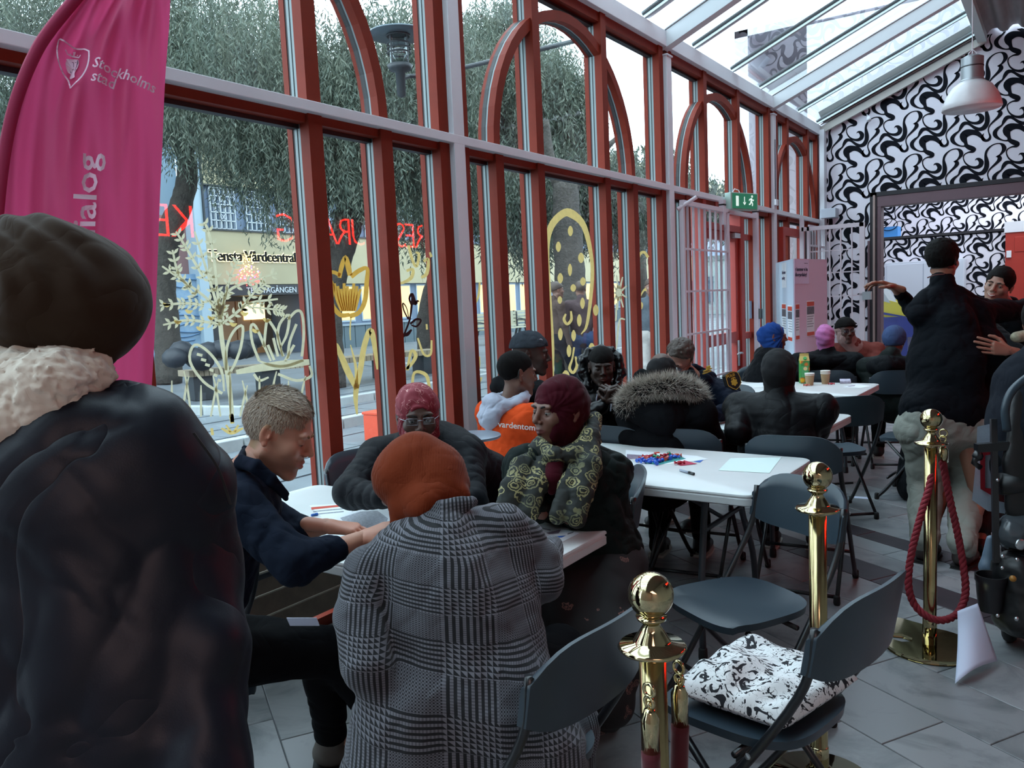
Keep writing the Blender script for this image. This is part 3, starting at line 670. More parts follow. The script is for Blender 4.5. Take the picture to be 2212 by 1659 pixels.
b = MB(); bark_tube(b, [B5, at(1390, 600, B5[1] * .9 + 3), at(1388, 470, B5[1] * .9 + 3)], [.2, .18, .12]); b.build('trunk', M_bark, t)
foliage(t, [(at(1375, 390, 26), (2.0, 2.0, 1.2)), (at(1480, 430, 30), (2.6, 2.2, .9))], 1500, leaf=.2, lw=.03, seed=6)

# ---- benches and street things
t = thing('long_slatted_bench', 'long curved timber slatted bench on dark block legs in the square', 'bench', tuple(ongnd(680, 830)))
ctrl = [ongnd(412, 868), ongnd(560, 852), ongnd(700, 838), ongnd(830, 820), ongnd(960, 805)]
cp = smoothpath([(p[0], p[1], 0) for p in ctrl], 14); Tn = np.gradient(cp, axis=0)
for i in range(0, len(cp) - 1, 1):
    c = (cp[i] + cp[i + 1]) / 2; d_ = norm(Tn[i]); s_ = A([-d_[1], d_[0], 0]); L_ = np.linalg.norm(cp[i + 1] - cp[i])
    c = c + s_ * .25; MB().obox(c + (0, 0, gz(c[0]) + .45), (d_, s_, (0, 0, 1)), (L_ * .42, .27, .05)).build('slat', M_bench, t)
for i in (3, 17, 30, 44, 53):
    c = cp[min(i, len(cp) - 1)]; d_ = norm(Tn[min(i, len(cp) - 1)]); s_ = A([-d_[1], d_[0], 0]); c = c + s_ * .25
    MB().obox(c + (0, 0, gz(c[0]) + .2), (d_, s_, (0, 0, 1)), (.16, .2, .2)).build('leg', M_iron, t)
t = thing('dark_bundle', 'dark padded bundle lying on the end of the long bench', 'bag', tuple(ongnd(470, 860)))
hp = ctrl[0] * .6 + ctrl[1] * .4
b = MB(); rr = random.Random(4)
for k in range(9): b.ball(hp + (rr.uniform(-.1, .3), -.75 + k * .17, gz(hp[0]) + .62 + .10 * math.sin(k * 1.7) + (.12 if k > 5 else 0)), (.22, .2, .17), 10)
b.build('bundle', mat('dark_blue_padding', '20262f', .55, noise=.3, nscale=4), t, smooth=True)
for k, (px, d0) in enumerate(((1085, 0), (1128, 0))):
    p = ongnd(px - 40, 745 - k * 12); t = thing('white_slatted_bench', ['white slatted bench with dark arms, nearer the camera', 'white slatted bench farther along the blue-grey wall'][k], 'bench', tuple(p), 'white benches by the facade')
    z0 = p[2]
    for i in range(4): MB().box((p[0] - .28 + i * .12, p[1] - .1, z0 + .46), (p[0] - .20 + i * .12, p[1] + 2.6, z0 + .50)).build('seat_slat', mat('cream_slat', 'aca88f', .6), t)
    for i in range(4): MB().box((p[0] - .40, p[1] - .1, z0 + .56 + i * .12), (p[0] - .36, p[1] + 2.6, z0 + .65 + i * .12)).build('back_slat', mat('cream_slat', 'aca88f', .6), t)
    for y in (0, 1.25, 2.5):
        MB().beam(p + (-.35, y, 0), p + (-.2, y, .48), .06, .07).build('leg', M_iron, t); MB().beam(p + (.22, y, 0), p + (.12, y, .48), .06, .07).build('leg', M_iron, t)
        MB().tube([p + (-.36, y, .72), p + (-.1, y, .72), p + (.15, y, .68), p + (.15, y, .48)], .025, 6).build('arm', M_iron, t); MB().beam(p + (-.33, y, .4), p + (-.36, y, 1.02), .05, .05).build('upright', M_iron, t)
p = ongnd(826, 950)
t = thing('orange_bin', 'orange-red square litter box outside the glass behind the empty chair', 'bin', tuple(p))
MB().box(p + (-.14, -.14, 0), p + (.14, .14, .30)).build('body', mat('orange_box', 'd0482a', .5), t, bevel=.01); MB().box(p + (-.15, -.15, .30), p + (.15, .15, .33)).build('lid', mat('orange_box', 'd0482a', .5), t, bevel=.006)
# hanging lantern outside
L0 = at(862, 110, 7.4)
t = thing('street_lantern', 'round-hatted caged street lantern hanging before the willow', 'lamp', tuple(L0))
MB().lathe([(.02, .20), (.10, .19), (.27, .155), (.275, .14), (.06, .14)], L0, 28).build('hat', mat('grey_lantern_metal', '59656c', .4, metal=.4), t, smooth=True)
MB().lathe([(.085, -.12), (.085, .14)], L0, 20).build('glass_cylinder', glass_mat('lantern_glass', (.85, .9, .9), lo=.1, hi=.6, dirt=0), t, smooth=True)
for z in (-.13, -.02, .02, .06, .13): MB().tube([L0 + (.105 * math.cos(a), .105 * math.sin(a), z) for a in np.linspace(0, 2 * PI, 20, endpoint=False)], .008, 6, closed=True).build('cage_ring', M_iron, t)
for a in (0, PI / 2, PI, 1.5 * PI): MB().tube([L0 + (.105 * math.cos(a), .105 * math.sin(a), -.13), L0 + (.105 * math.cos(a), .105 * math.sin(a), .15)], .007, 6).build('cage_bar', M_iron, t)
MB().lathe([(.12, -.13), (.10, -.17), (.045, -.19), (.04, -.40), (.0, -.42)], L0, 16).build('socket', M_iron, t, smooth=True)
MB().tube([L0 + (0, 0, -.25), L0 + (0, .12, -.2), L0 + (0.1, .3, -.18), A([-3.1, L0[1] + .45, L0[2] - .15])], .02, 8).build('bracket', M_iron, t)

# red neon of the restaurant on the inner side wall (its mirror image shows in the glass)
M_neon = mat('red_neon_tube', 'ff2a1a', .5, emit='ff2414', es=20)
t = thing('neon_sign', 'red neon restaurant lettering on the inner side wall', 'sign', (1.5, 7.2, 2.5))
text('neon_letters', 'RESTAURANG', .50, M_neon, (1.47, 8.93, 2.33), (0, -1, 0), (0, 0, 1), t, .004, space=.80, bold=-.010, res=2)
text('neon_letters', 'KEBAB', .50, M_neon, (1.47, 5.22, 2.33), (0, -1, 0), (0, 0, 1), t, .004, space=.80, bold=-.010, res=2)
MB().box((1.5, 2.8, 2.2), (1.56, 9.0, 2.9)).build('backing_board', mat('sign_backing', '2a1a1c', .6), t); MB().box((1.5, 2.8, 2.9), (2.4, 9.0, 2.96)).build('bracket', M_darkf, t)

# ================================================================ PAINTINGS ON THE GLASS
def paintm(name, col, tr=.6):
    q = NT(name); tc = q.n('TexCoord'); nz = q.n('TexNoise', i_Scale=30.0, i_Detail=3.0); q.l(tc.outputs['Object'], nz.inputs[0]); rp = q.n('MapRange', i_To_Min=.75, i_To_Max=1.15); q.l(nz.outputs[0], rp.inputs[0]); c = q.n('VectorMath', operation='SCALE'); c.inputs[0].default_value = srgb(col)[:3]; q.l(rp.outputs[0], c.inputs['Scale'])
    q.l(c.outputs[0], q.b.inputs['Base Color']); tl = q.n('BsdfTranslucent'); q.l(c.outputs[0], tl.inputs[0]); mx = q.n('MixShader'); mx.inputs[0].default_value = tr; q.l(q.b.outputs[0], mx.inputs[1]); q.l(tl.outputs[0], mx.inputs[2]); q.l(mx.outputs[0], q.out.inputs[0]); return q.m
M_py = paintm('yellow_glass_paint', 'd0b673'); M_pw = paintm('cream_glass_paint', 'c9c3a4'); M_pd = mat('dark_glass_paint', '2c1c22', .6); M_po = paintm('ochre_glass_paint', 'c99a45')
XP = XG - .0155
def gp(u, v): return onx(u, v, XP)
def painting(name, label, m, strokes, group=None):
    t = thing(name, label, 'painting', tuple(gp(strokes[0][0][0], strokes[0][0][1])), group)
    for k, s in enumerate(strokes):
        off = A([.0004 + .00012 * (k % 12), 0, 0]); b = MB(); ribbon(b, s, lambda u, v: gp(u, v) + off, 4); b.build('brush_stroke', m, t)
    return t
def leafs(P, n, ln, wd, side=1):
    P = smoothpath(P, 6); out = []
    for k in range(n):
        i = int((k + .5) / n * (len(P) - 1)); p = P[i]; t = norm(P[min(i + 1, len(P) - 1)][:2] - P[i][:2]); nn = A([-t[1], t[0]])
        for s in (1, -1):
            d = norm(t * .8 + nn * s) * ln; q = p[:2] + nn * s * 1.5; out.append([(q[0], q[1], wd * .3), (q[0] + d[0] * .5, q[1] + d[1] * .5, wd), (q[0] + d[0], q[1] + d[1], .5)])
    return out
stem = [(502, 912, 4), (498, 860, 5), (490, 800, 5), (480, 740, 5), (474, 680, 5)]
brs = [[(476, 700, 4), (440, 695, 3), (400, 692, 3), (352, 702, 2)], [(474, 690, 4), (452, 650, 3), (400, 610, 3), (350, 575, 2)], [(474, 680, 4), (460, 630, 3), (445, 580, 3), (420, 500, 2)],
       [(476, 675, 4), (468, 620, 3), (462, 560, 3), (450, 500, 3), (440, 480, 3)], [(478, 680, 4), (485, 640, 3), (510, 618, 3), (560, 602, 2), (598, 590, 2)], [(478, 700, 3), (505, 680, 3), (540, 655, 3), (600, 646, 2)],
       [(440, 660, 3), (400, 655, 3), (345, 660, 2)], [(476, 690, 3), (486, 640, 3), (500, 590, 2.5), (515, 560, 2)], [(520, 668, 3), (550, 630, 2), (575, 612, 2)], [(545, 664, 2), (590, 668, 2), (612, 672, 1)],
       [(420, 640, 3), (385, 590, 3), (372, 540, 2)], [(440, 600, 3), (405, 540, 3), (380, 500, 2)]]
S = [stem] + brs
for b_ in brs: S += leafs(b_, 7, 15, 3.2)
S += [[(480, 850, 3), (440, 825, 3), (410, 780, 3), (420, 745, 3), (450, 760, 3), (478, 800, 3), (484, 845, 2)], [(488, 800, 3), (490, 750, 3), (505, 715, 3), (524, 705, 3), (520, 750, 3), (505, 790, 3), (492, 810, 2)]]
for k in range(6): S.append([(425 + k * 9, 765 + k * 11, 3), (437 + k * 8, 768 + k * 11, 3)])
painting('glass_painting', 'large cream plant with many leafy branches painted on the left pane', M_pw, S, 'paintings on the glass')
S = [[(560, 780, 3), (545, 740, 3), (542, 705, 3), (552, 705, 3), (570, 745, 3), (585, 780, 2)], [(570, 750, 3), (575, 700, 3), (580, 692, 3), (600, 725, 3), (610, 770, 2)], [(612, 770, 3), (600, 735, 3), (604, 700, 3), (624, 680, 3), (620, 720, 3), (606, 750, 2)],
     [(622, 690, 3), (640, 672, 3), (652, 678, 3), (656, 720, 3), (652, 770, 3)], [(560, 780, 2), (590, 790, 3), (620, 790, 3), (655, 778, 3)], [(510, 804, 5), (560, 795, 8), (610, 788, 9), (668, 782, 6)], [(640, 700, 3), (625, 740, 3), (622, 775, 3)],
     [(548, 808, 3), (560, 822, 3), (580, 815, 2)], [(600, 808, 3), (640, 822, 3), (672, 812, 3), (668, 790, 2)], [(590, 730, 3), (600, 770, 3)], [(578, 745, 3), (592, 778, 3)], [(635, 745, 3), (615, 780, 3)]]
for k in range(15): x = 350 + k * 21; S.append([(x, 900, 2), (x + (k % 3 - 1) * 9, 860 - (k % 4) * 9, 2.4), (x + (k % 3 - 1) * 16, 832 - (k % 4) * 10, 1.2)])
painting('glass_painting', 'pale open lily flower with grass strokes painted beside the large plant', M_pw, S, 'paintings on the glass')
S = [[(502, 915, 4), (500, 900, 5), (498, 895, 4)], [(478, 925, 2), (500, 935, 4), (525, 925, 2)], [(425, 925, 3), (427, 940, 3)], [(443, 935, 3), (444, 948, 3)], [(457, 925, 3), (459, 940, 3)], [(488, 918, 2), (498, 933, 3)], [(515, 918, 2), (506, 932, 3)]]
for k in range(10): S.append([(352 + k * 24, 655 + (k * 37) % 60, 2), (360 + k * 24, 660 + (k * 37) % 60, 4), (368 + k * 24, 657 + (k * 37) % 60, 1)])
painting('glass_painting', 'ochre dabs and root strokes painted at the foot of the large plant', M_py, S, 'paintings on the glass')
S = [[(755, 680, 4), (735, 680, 5), (716, 655, 5), (718, 620, 5), (708, 600, 5), (697, 600, 5), (700, 590, 4), (720, 588, 4), (735, 595, 4)], [(733, 600, 4), (738, 575, 5), (746, 555, 4), (752, 575, 6), (756, 595, 5)], [(758, 598, 5), (775, 585, 5), (793, 580, 4), (792, 610, 5), (788, 650, 5), (775, 675, 5), (755, 683, 5)]]
for k in range(9): S.append([(722 + k * 7, 612 + (k % 3) * 6, 3), (728 + k * 5.5, 645, 4), (738 + k * 3.5, 672, 3)])
painting('glass_painting', 'ochre tulip flower painted on the pane behind the leaning trunk', M_po, S, 'paintings on the glass')
S = [[(758, 685, 1.5), (756, 715, 1.5), (757, 735, 1.2)], [(757, 745, 1), (768, 790, 3), (770, 830, 4)], [(770, 840, 5), (750, 800, 7), (735, 765, 6), (722, 745, 7), (718, 762, 3)], [(770, 838, 5), (778, 800, 6), (786, 750, 6), (798, 715, 6), (805, 725, 6), (812, 770, 4), (815, 798, 2)], [(770, 830, 6), (768, 860, 5), (771, 895, 2)], [(708, 795, 3), (712, 820, 2)]]
painting('glass_painting', 'yellow tulip stem and two broad leaves painted below the tulip flower', M_py, S, 'paintings on the glass')
S = [[(882, 530, 3), (892, 565, 3), (900, 575, 3), (905, 550, 3), (898, 545, 2)], [(878, 585, 3), (892, 582, 3), (888, 600, 4), (872, 610, 3), (862, 612, 3)], [(915, 565, 3), (925, 560, 3), (922, 590, 4), (910, 600, 3)], [(928, 545, 2), (932, 555, 3)], [(862, 790, 3), (880, 795, 3), (898, 770, 4), (888, 758, 3), (880, 800, 3)], [(890, 840, 3), (895, 805, 3), (920, 810, 4), (928, 840, 3)],
     [(902, 730, 2), (915, 765, 2.5), (930, 765, 2.5), (932, 735, 2)], [(921, 700, 2), (922, 712, 2)]]
painting('glass_painting', 'small yellow hooks and loops painted on the narrow pane left of the white column', M_py, S, 'paintings on the glass')
S = [[(862, 738, 2), (872, 724, 4), (880, 722, 4), (889, 712, 2)], [(872, 725, 2), (885, 690, 2), (889, 660, 2.5), (892, 640, 4)], [(889, 660, 2), (884, 645, 2), (890, 635, 3), (895, 655, 5), (902, 650, 2), (905, 652, 1)], [(882, 690, 1.5), (872, 670, 1.5), (870, 655, 1.5), (878, 665, 1), (883, 688, 1)], [(886, 700, 2), (898, 690, 2.5), (909, 692, 2), (900, 705, 2), (888, 702, 1.5)]]
painting('glass_painting', 'dark maroon rose with stem painted on the narrow pane', M_pd, S, 'paintings on the glass')
S = [[(1188, 845, 8), (1188, 790, 9), (1190, 740, 7), (1186, 640, 5), (1182, 540, 4.5), (1190, 490, 7), (1215, 462, 8), (1235, 462, 9), (1262, 490, 6), (1278, 560, 4), (1278, 620, 4), (1268, 700, 3), (1255, 722, 1)]]
for x, y, a, b_ in ((1232, 499, 5.5, 11), (1206, 533, 5.5, 11), (1255, 557, 6.5, 11), (1231, 583, 4.5, 13), (1210, 601, 6, 11), (1259, 608, 6, 9), (1238, 622, 6, 8), (1258, 655, 5, 12), (1209, 648, 5, 8), (1251, 692, 5, 13), (1210, 722, 5, 13), (1239, 725, 5, 12), (1229, 758, 5, 13), (1287, 670, 6, 12), (1278, 753, 7, 12), (1222, 812, 8, 12)):
    S.append([(x, y - b_, .3 * a), (x, y - b_ * .5, .85 * a), (x, y, a), (x, y + b_ * .5, .85 * a), (x, y + b_, .3 * a)])
S += [[(1222, 678, 2), (1218, 690, 3), (1225, 700, 3), (1234, 690, 3), (1233, 672, 2)], [(1240, 750, 2), (1236, 775, 2), (1230, 795, 3), (1238, 805, 3), (1246, 790, 3), (1243, 770, 2)]]
painting('glass_painting', 'tall yellow oval filled with dots painted on the second bay pane', M_py, S, 'paintings on the glass')
S = []
for k in range(9): a = k * 2 * PI / 9 + .3; S.append([(1336 + 6 * math.cos(a), 632 + 9 * math.sin(a), 2.2), (1336 + 19 * math.cos(a), 632 + 38 * math.sin(a), 1.4)])
S += [[(1336, 616, 3), (1336, 625, 6), (1336, 634, 7), (1336, 643, 6), (1336, 650, 3)], [(1331, 655, 1.5), (1330, 690, 2), (1324, 692, 1.2)], [(1350, 690, 1.5), (1338, 692, 2), (1332, 740, 2), (1330, 755, 1.5)]]
painting('glass_painting', 'cream sun with rays and tall stem painted on the narrow pane', M_pw, S, 'paintings on the glass')
S = [[(1378, 560, 3), (1383, 548, 3), (1392, 545, 3), (1400, 556, 3)], [(1382, 650, 1.5), (1380, 630, 1.5), (1374, 612, 2.5)], [(1383, 640, 1.5), (1390, 628, 2), (1396, 625, 4)], [(1377, 655, 5), (1383, 658, 6), (1384, 668, 3)], [(1036, 610, 2), (1033, 640, 2.5), (1024, 660, 2)], [(1032, 770, 5), (1032, 790, 5), (1030, 810, 3)], [(1022, 805, 2), (1030, 835, 2), (1040, 815, 2)]]
painting('glass_painting', 'small yellow potted flower strokes painted on the pane by the second column', M_py, S, 'paintings on the glass')
# ================================================================ FURNITURE
M_pl = mat('dark_grey_chair_plastic', '2f3c46', .38, bump=.12, bscale=220, bdist=.0006)
M_fr = mat('black_chair_tube', '17191d', .32, spec=.6)
M_foot = mat('black_rubber_foot', '0f1012', .7)
M_top = mat('white_table_plastic', 'dde2e2', .42, noise=.04, nscale=5, bump=.06, bscale=260, bdist=.0006)
M_leg = mat('grey_table_leg', '3b4046', .4, metal=.3)
M_screw = mat('steel_rivet', 'b8bcc0', .3, metal=.9)
def make_chair(label, group):
    t = thing('folding_chair', label, 'chair', (0, 0, 0), group)
    W = .215
    # seat: rounded plate, slightly dished
    n = 14; V = []; Fc = []
    def sq(u, v):
        a = .205; m = (abs(u) ** 3.4 + abs(v) ** 3.4) ** (1 / 3.4); k = max(abs(u), abs(v)) / (m + 1e-9) if m > 0 else 1
        return u * k * a * (1.0 + .06 * v), v * k * a
    g_ = np.linspace(-1, 1, n + 1)
    for u in g_:
        for v in g_:
            x, y = sq(u, v); V.append((x, y + .02, .447 - .012 * (1 - max(abs(u), abs(v)) ** 2) - (.012 if v > .8 else 0) * (v - .8) * 5))
    top = len(V)
    for i in range(n):
        for j in range(n): Fc.append((i * (n + 1) + j, (i + 1) * (n + 1) + j, (i + 1) * (n + 1) + j + 1, i * (n + 1) + j + 1))
    V += [(x * .985, (y - .02) * .985 + .02, z - .024) for x, y, z in V]; Fc += [tuple(top + q for q in f[::-1]) for f in list(Fc)]
    rim = [i * (n + 1) for i in range(n + 1)] + [n * (n + 1) + j for j in range(1, n + 1)] + [i * (n + 1) + n for i in range(n - 1, -1, -1)] + [j for j in range(n - 1, 0, -1)]
    for k in range(len(rim)): a, b_ = rim[k], rim[(k + 1) % len(rim)]; Fc.append((b_, a, top + a, top + b_))
    raw('seat', V, Fc, M_pl, t, smooth=True, auto=50)
    # back: curved panel with rounded upper corners wrapping the tubes
    V = []; Fc = []; nu, nv = 16, 8
    for s in (0, 1):
        for i in range(nu + 1):
            u = -1 + 2 * i / nu
            for j in range(nv + 1):
                v = j / nv; edge = abs(u) ** 5
                zt = .835 - .075 * edge; zb = .635 + .03 * edge; z = zb + (zt - zb) * v
                y = -.235 - (z - .62) * .18 + (-.032 * (1 - u * u)) + .015 * edge + (-.024 if s else 0) - (.014 * (v > .9) if not s else 0)
                V.append((u * .225, y, z))
    m_ = (nu + 1) * (nv + 1)
    for i in range(nu):
        for j in range(nv):
            a = i * (nv + 1) + j; f = (a, a + 1, a + nv + 2, a + nv + 1); Fc.append(f); Fc.append(tuple(m_ + q for q in f[::-1]))
    rim = [i * (nv + 1) for i in range(nu + 1)] + [nu * (nv + 1) + j for j in range(1, nv + 1)] + [i * (nv + 1) + nv for i in range(nu - 1, -1, -1)] + [j for j in range(nv - 1, 0, -1)]
    for k in range(len(rim)): a, b_ = rim[k], rim[(k + 1) % len(rim)]; Fc.append((a, b_, m_ + b_, m_ + a))
    raw('backrest', V, Fc, M_pl, t, smooth=True, auto=50)
    b = MB()
    for s in (-1, 1):
        b = MB(); b.tube(smoothpath([(s * W, -.260, .775), (s * W, -.235, .64), (s * (W + .008), -.13, .46), (s * (W + .01), .11, .12), (s * (W + .01), .20, .015)], 4), .0115, 8); b.build('front_leg', M_fr, t, smooth=True)
        b = MB(); b.tube([(s * (W - .022), .14, .415), (s * (W - .022), -.02, .24), (s * (W - .022), -.22, .03)], .0105, 8); b.build('rear_leg', M_fr, t, smooth=True)
        for y, x in ((.203, W + .01), (-.225, W - .022)): MB().lathe([(.014, 0), (.0165, .008), (.0155, .04), (.012, .045)], (s * x, y, 0), 10).build('foot', M_foot, t, smooth=True)
        MB().lathe([(.008, 0), (.007, .004), (0, .005)], (s * (W + .02), -.10, .425), 8, (s, 0, 0)).build('rivet', M_screw, t)
    MB().tube([(-W + .02, -.215, .035), (W - .02, -.215, .035)], .010, 8).build('rear_bar', M_fr, t, smooth=True)
    MB().tube([(-W, .135, .16), (W, .135, .16)], .009, 8).build('front_bar', M_fr, t, smooth=True)
    MB().tube([(-W, -.05, .40), (W, -.05, .40)], .009, 8).build('seat_bar', M_fr, t, smooth=True)
    return t
# (x, y) of the seat centre, facing direction, label
CHAIRS = [((-.93, 2.72), (-.52, -.85), 'empty dark grey folding chair turned to us between the tables and the middle stanchion'),
      ((-.65, 2.04), (-.975, .22), 'empty folding chair holding the black and white patterned bag'),
      ((-1.11, 1.52), (-.99, .10), 'folding chair under the houndstooth coat, its backrest at the lower centre'),
      ((-2.58, 2.74), (.97, -.25), 'empty dark folding chair by the window, above the blond man'),
      ((-1.66, 2.74), (-.85, -.5), 'folding chair of the woman in the maroon headscarf'),
      ((-2.05, 2.86), (-.1, -1), 'folding chair under the woman in the red patterned scarf'),
      ((-2.16, 1.28), (.25, .97), 'folding chair under the blond man, crossed legs showing at lower left'),
      ((-1.70, 4.19), (-.12, .99), 'folding chair under the fur-hooded parka'),
      ((-1.10, 4.17), (-.08, 1), 'folding chair under the black puffer jacket and black hood, seen from behind'),
      ((-2.02, 4.17), (.1, 1), 'empty folding chair left of the fur-hooded parka'),
      ((-1.30, 5.66), (-.62, .78), 'empty grey folding chair between the police table and the table with paper cups'),
      ((-2.52, 4.10), (.1, 1), 'folding chair under the man in the orange hoodie'),
      ((-1.22, 7.45), (-.35, .94), 'folding chair at the far table behind the paper cups, right one'),
      ((-1.72, 7.4), (-.2, .98), 'folding chair under the person in the pink headscarf'),
      ((-.88, 6.35), (-.98, .1), 'folding chair at the right end of the cup table, black coat hanging on it'),
      ((-2.28, 7.15), (.2, -.98), 'folding chair with a reddish back left of the black hooded person'),
      ((-2.12, 5.62), (-.1, -1), 'folding chair under the police officer'),
      ((-2.55, 5.35), (.3, -.95), 'folding chair under the man in the shiny black puffer jacket')]
ch0 = None
def place_chair(i, pos, f, lab):
    global ch0
    a = math.atan2(f[1], f[0]) - PI / 2
    if ch0 is None: o = ch0 = make_chair(lab, 'folding chairs')
    else: o = copy_tree(ch0); o['label'] = lab
    o.location = (pos[0], pos[1], 0); o.rotation_euler = (0, 0, a); ORG[o.name] = A([pos[0], pos[1], 0.]); return o
chairs = [place_chair(i, *c) for i, c in enumerate(CHAIRS)]

def rrect(x0, x1, y0, y1, r, n=6):
    out = []
    for cx, cy, a0 in ((x1 - r, y1 - r, 0), (x0 + r, y1 - r, PI / 2), (x0 + r, y0 + r, PI), (x1 - r, y0 + r, 1.5 * PI)):
        for k in range(n + 1): a = a0 + PI / 2 * k / n; out.append((cx + r * math.cos(a), cy + r * math.sin(a)))
    return out
def table(label, x0, x1, y0, y1, ang=0, h=.74):
    c = A([(x0 + x1) / 2, (y0 + y1) / 2, 0.]); t = thing('folding_table', label, 'table', tuple(c), 'white folding tables')
    hx, hy = (x1 - x0) / 2, (y1 - y0) / 2; Rz = rotz(math.radians(ang)); tr = lambda V: A(V) @ Rz.T + c
    b = MB(); V = []; lay = []
    for inset, z in ((.05, -.048), (.004, -.048), (.0, -.044), (.0, -.020), (.004, -.017), (.004, -.013), (.0, -.010), (.0015, -.003), (.006, 0)):
        P = rrect(-hx + inset, hx - inset, -hy + inset, hy - inset, .055); lay.append(len(P)); V += [(p[0], p[1], h + z) for p in P]
    k = lay[0]; Fc = [(i * k + j, i * k + (j + 1) % k, (i + 1) * k + (j + 1) % k, (i + 1) * k + j) for i in range(len(lay) - 1) for j in range(k)]
    Fc.append(tuple(range(k - 1, -1, -1))); Fc.append(tuple((len(lay) - 1) * k + j for j in range(k)))
    raw('tabletop', tr(V), Fc, M_top, t, auto=35)
    for s in (-1, 1):
        xe = s * (hx - .28)
        for q in (-1, 1):
            b = MB(); b.tube(tr(smoothpath([(xe, q * (hy - .20), h - .05), (xe, q * (hy - .17), .5), (xe + s * .02, q * (hy - .09), .28), (xe + s * .03, q * (hy - .07), .02)], 5)), .0145, 10); b.build('leg', M_leg, t, smooth=True)
            MB().lathe([(.018, 0), (.020, .01), (.019, .045), (.015, .05)], tr([(xe + s * .03, q * (hy - .07), 0)])[0], 10).build('foot', M_foot, t, smooth=True)
        b = MB(); b.tube(tr([(xe, -(hy - .18), .52), (xe, hy - .18, .52)]), .011, 8); b.build('cross_bar', M_leg, t, smooth=True)
        b = MB(); b.tube(tr([(xe, 0, .52), (xe - s * .34, 0, h - .06)]), .010, 8); b.build('brace', M_leg, t, smooth=True)
        b = MB(); V = tr([(xe, -(hy - .18), h - .06), (xe, hy - .18, h - .06)]); b.tube(V, .013, 8); b.build('hinge_bar', M_leg, t, smooth=True)
    return t
table('nearest white folding table, around which the man and three women sit', -2.80, -1.27, 1.70, 2.46)
table('white folding table with scattered candies, a pen and a blank sheet', -2.58, -.97, 3.04, 3.84, -1.5)
table('white folding table at which the police officer sits, with a bowl of candies', -2.72, -1.10, 4.50, 5.30, -3)
table('white folding table with the juice carton and paper cups', -2.75, -1.24, 6.18, 7.02, -1)
table('farthest white folding table, mostly behind the man in black', -2.6, -1.55, 8.0, 8.8, 0)

# ---- brass stanchions
def brass(name, col, rough, sm=0.0):
    m = mat(name, col, rough, metal=1.0, noise=.12, nscale=14); return m
M_brass = brass('polished_brass', 'c8bb92', .07); M_brass2 = brass('satin_brass', 'b8a87c', .16)
M_rope = mat('red_rope', '8e1f2e', .75, noise=.3, nscale=60); M_velvet = mat('burgundy_velvet', '4f101c', .85, sheen=.5)
def stanchion(label, base, plate=True):
    c = A(base); t = thing('rope_stanchion', label, 'stanchion', tuple(c), 'brass stanchions')
    if plate:
        b = MB()
        P = [(.17 * math.cos(a), .17 * math.sin(a)) for a in np.linspace(-2.6, 2.0, 28)]
        P += [(-.12, .165), (-.22, .16), (-.285, .11), (-.30, .05), (-.27, -.01), (-.21, -.035), (-.16, -.01), (-.12, .015), (-.07, .005), (-.05, -.04), (-.08, -.075), (-.14, -.08)]
        P = A(P) @ A([[-math.cos(.9), -math.sin(.9)], [math.sin(.9), -math.cos(.9)]]) * (1, -1) if False else A(P)
        ca, sa = math.cos(-.35), math.sin(-.35); P = P @ A([[ca, sa], [-sa, ca]])
        b.prism([tuple(p) for p in P], lambda x, y: c + (x, y, .022), lambda x, y: c + (x, y, .002)); b.build('base_plate', M_brass, t, bevel=.006)
    else: MB().lathe([(.17, .002), (.172, .012), (.16, .024), (.05, .034), (.04, .06), (.028, .065)], c, 40).build('base_plate', M_brass, t, smooth=True)
    MB().lathe([(.026, .02), (.0255, .12), (.0255, .86)], c, 28).build('pole', M_brass2, t, smooth=True)
    MB().lathe([(.028, .02), (.028, .13), (.0255, .135)], c, 28).build('sleeve', M_brass, t, smooth=True)
    MB().lathe([(.0255, .855), (.03, .858), (.030, .866), (.060, .868), (.064, .873), (.060, .878), (.036, .882), (.033, .888), (.022, .905), (.016, .915), (.017, .920), (.027, .926), (.029, .932)], c, 36).build('collar_ring', M_brass, t, smooth=True)
    MB().ball(c + (0, 0, .972), .0425, 40).build('ball_finial', M_brass, t, smooth=True)
    return t
SR = onz(2008, 1400, 0); SM = A([-.599, 2.43, 0.]); SL_ = at(1408, 1368, 1.50); SL_ = A([SL_[0], SL_[1], 0.])
stanchion('brass rope stanchion at the right with the red rope loop and hooked base plate', SR)
stanchion('brass rope stanchion in the middle, rising behind the empty chairs', SM, False)
stanchion('nearest brass rope stanchion at the bottom centre with velvet rope ends', SL_, False)
def cap(b, p, d, L=.075, r=.019): b.lathe([(0, 0), (.010, .002), (r * .7, .008), (r, .018), (r, L)], p, 20, d)
def hook(b, p, d, r=.013):
    d = norm(d); s_ = norm(np.cross(d, (0.3, 1, 0))); c = p - d * r * 1.1
    b.tube([c + r * (math.cos(a) * d + math.sin(a) * s_) for a in np.linspace(0, 2 * PI, 16, endpoint=False)], .0035, 6, closed=True)
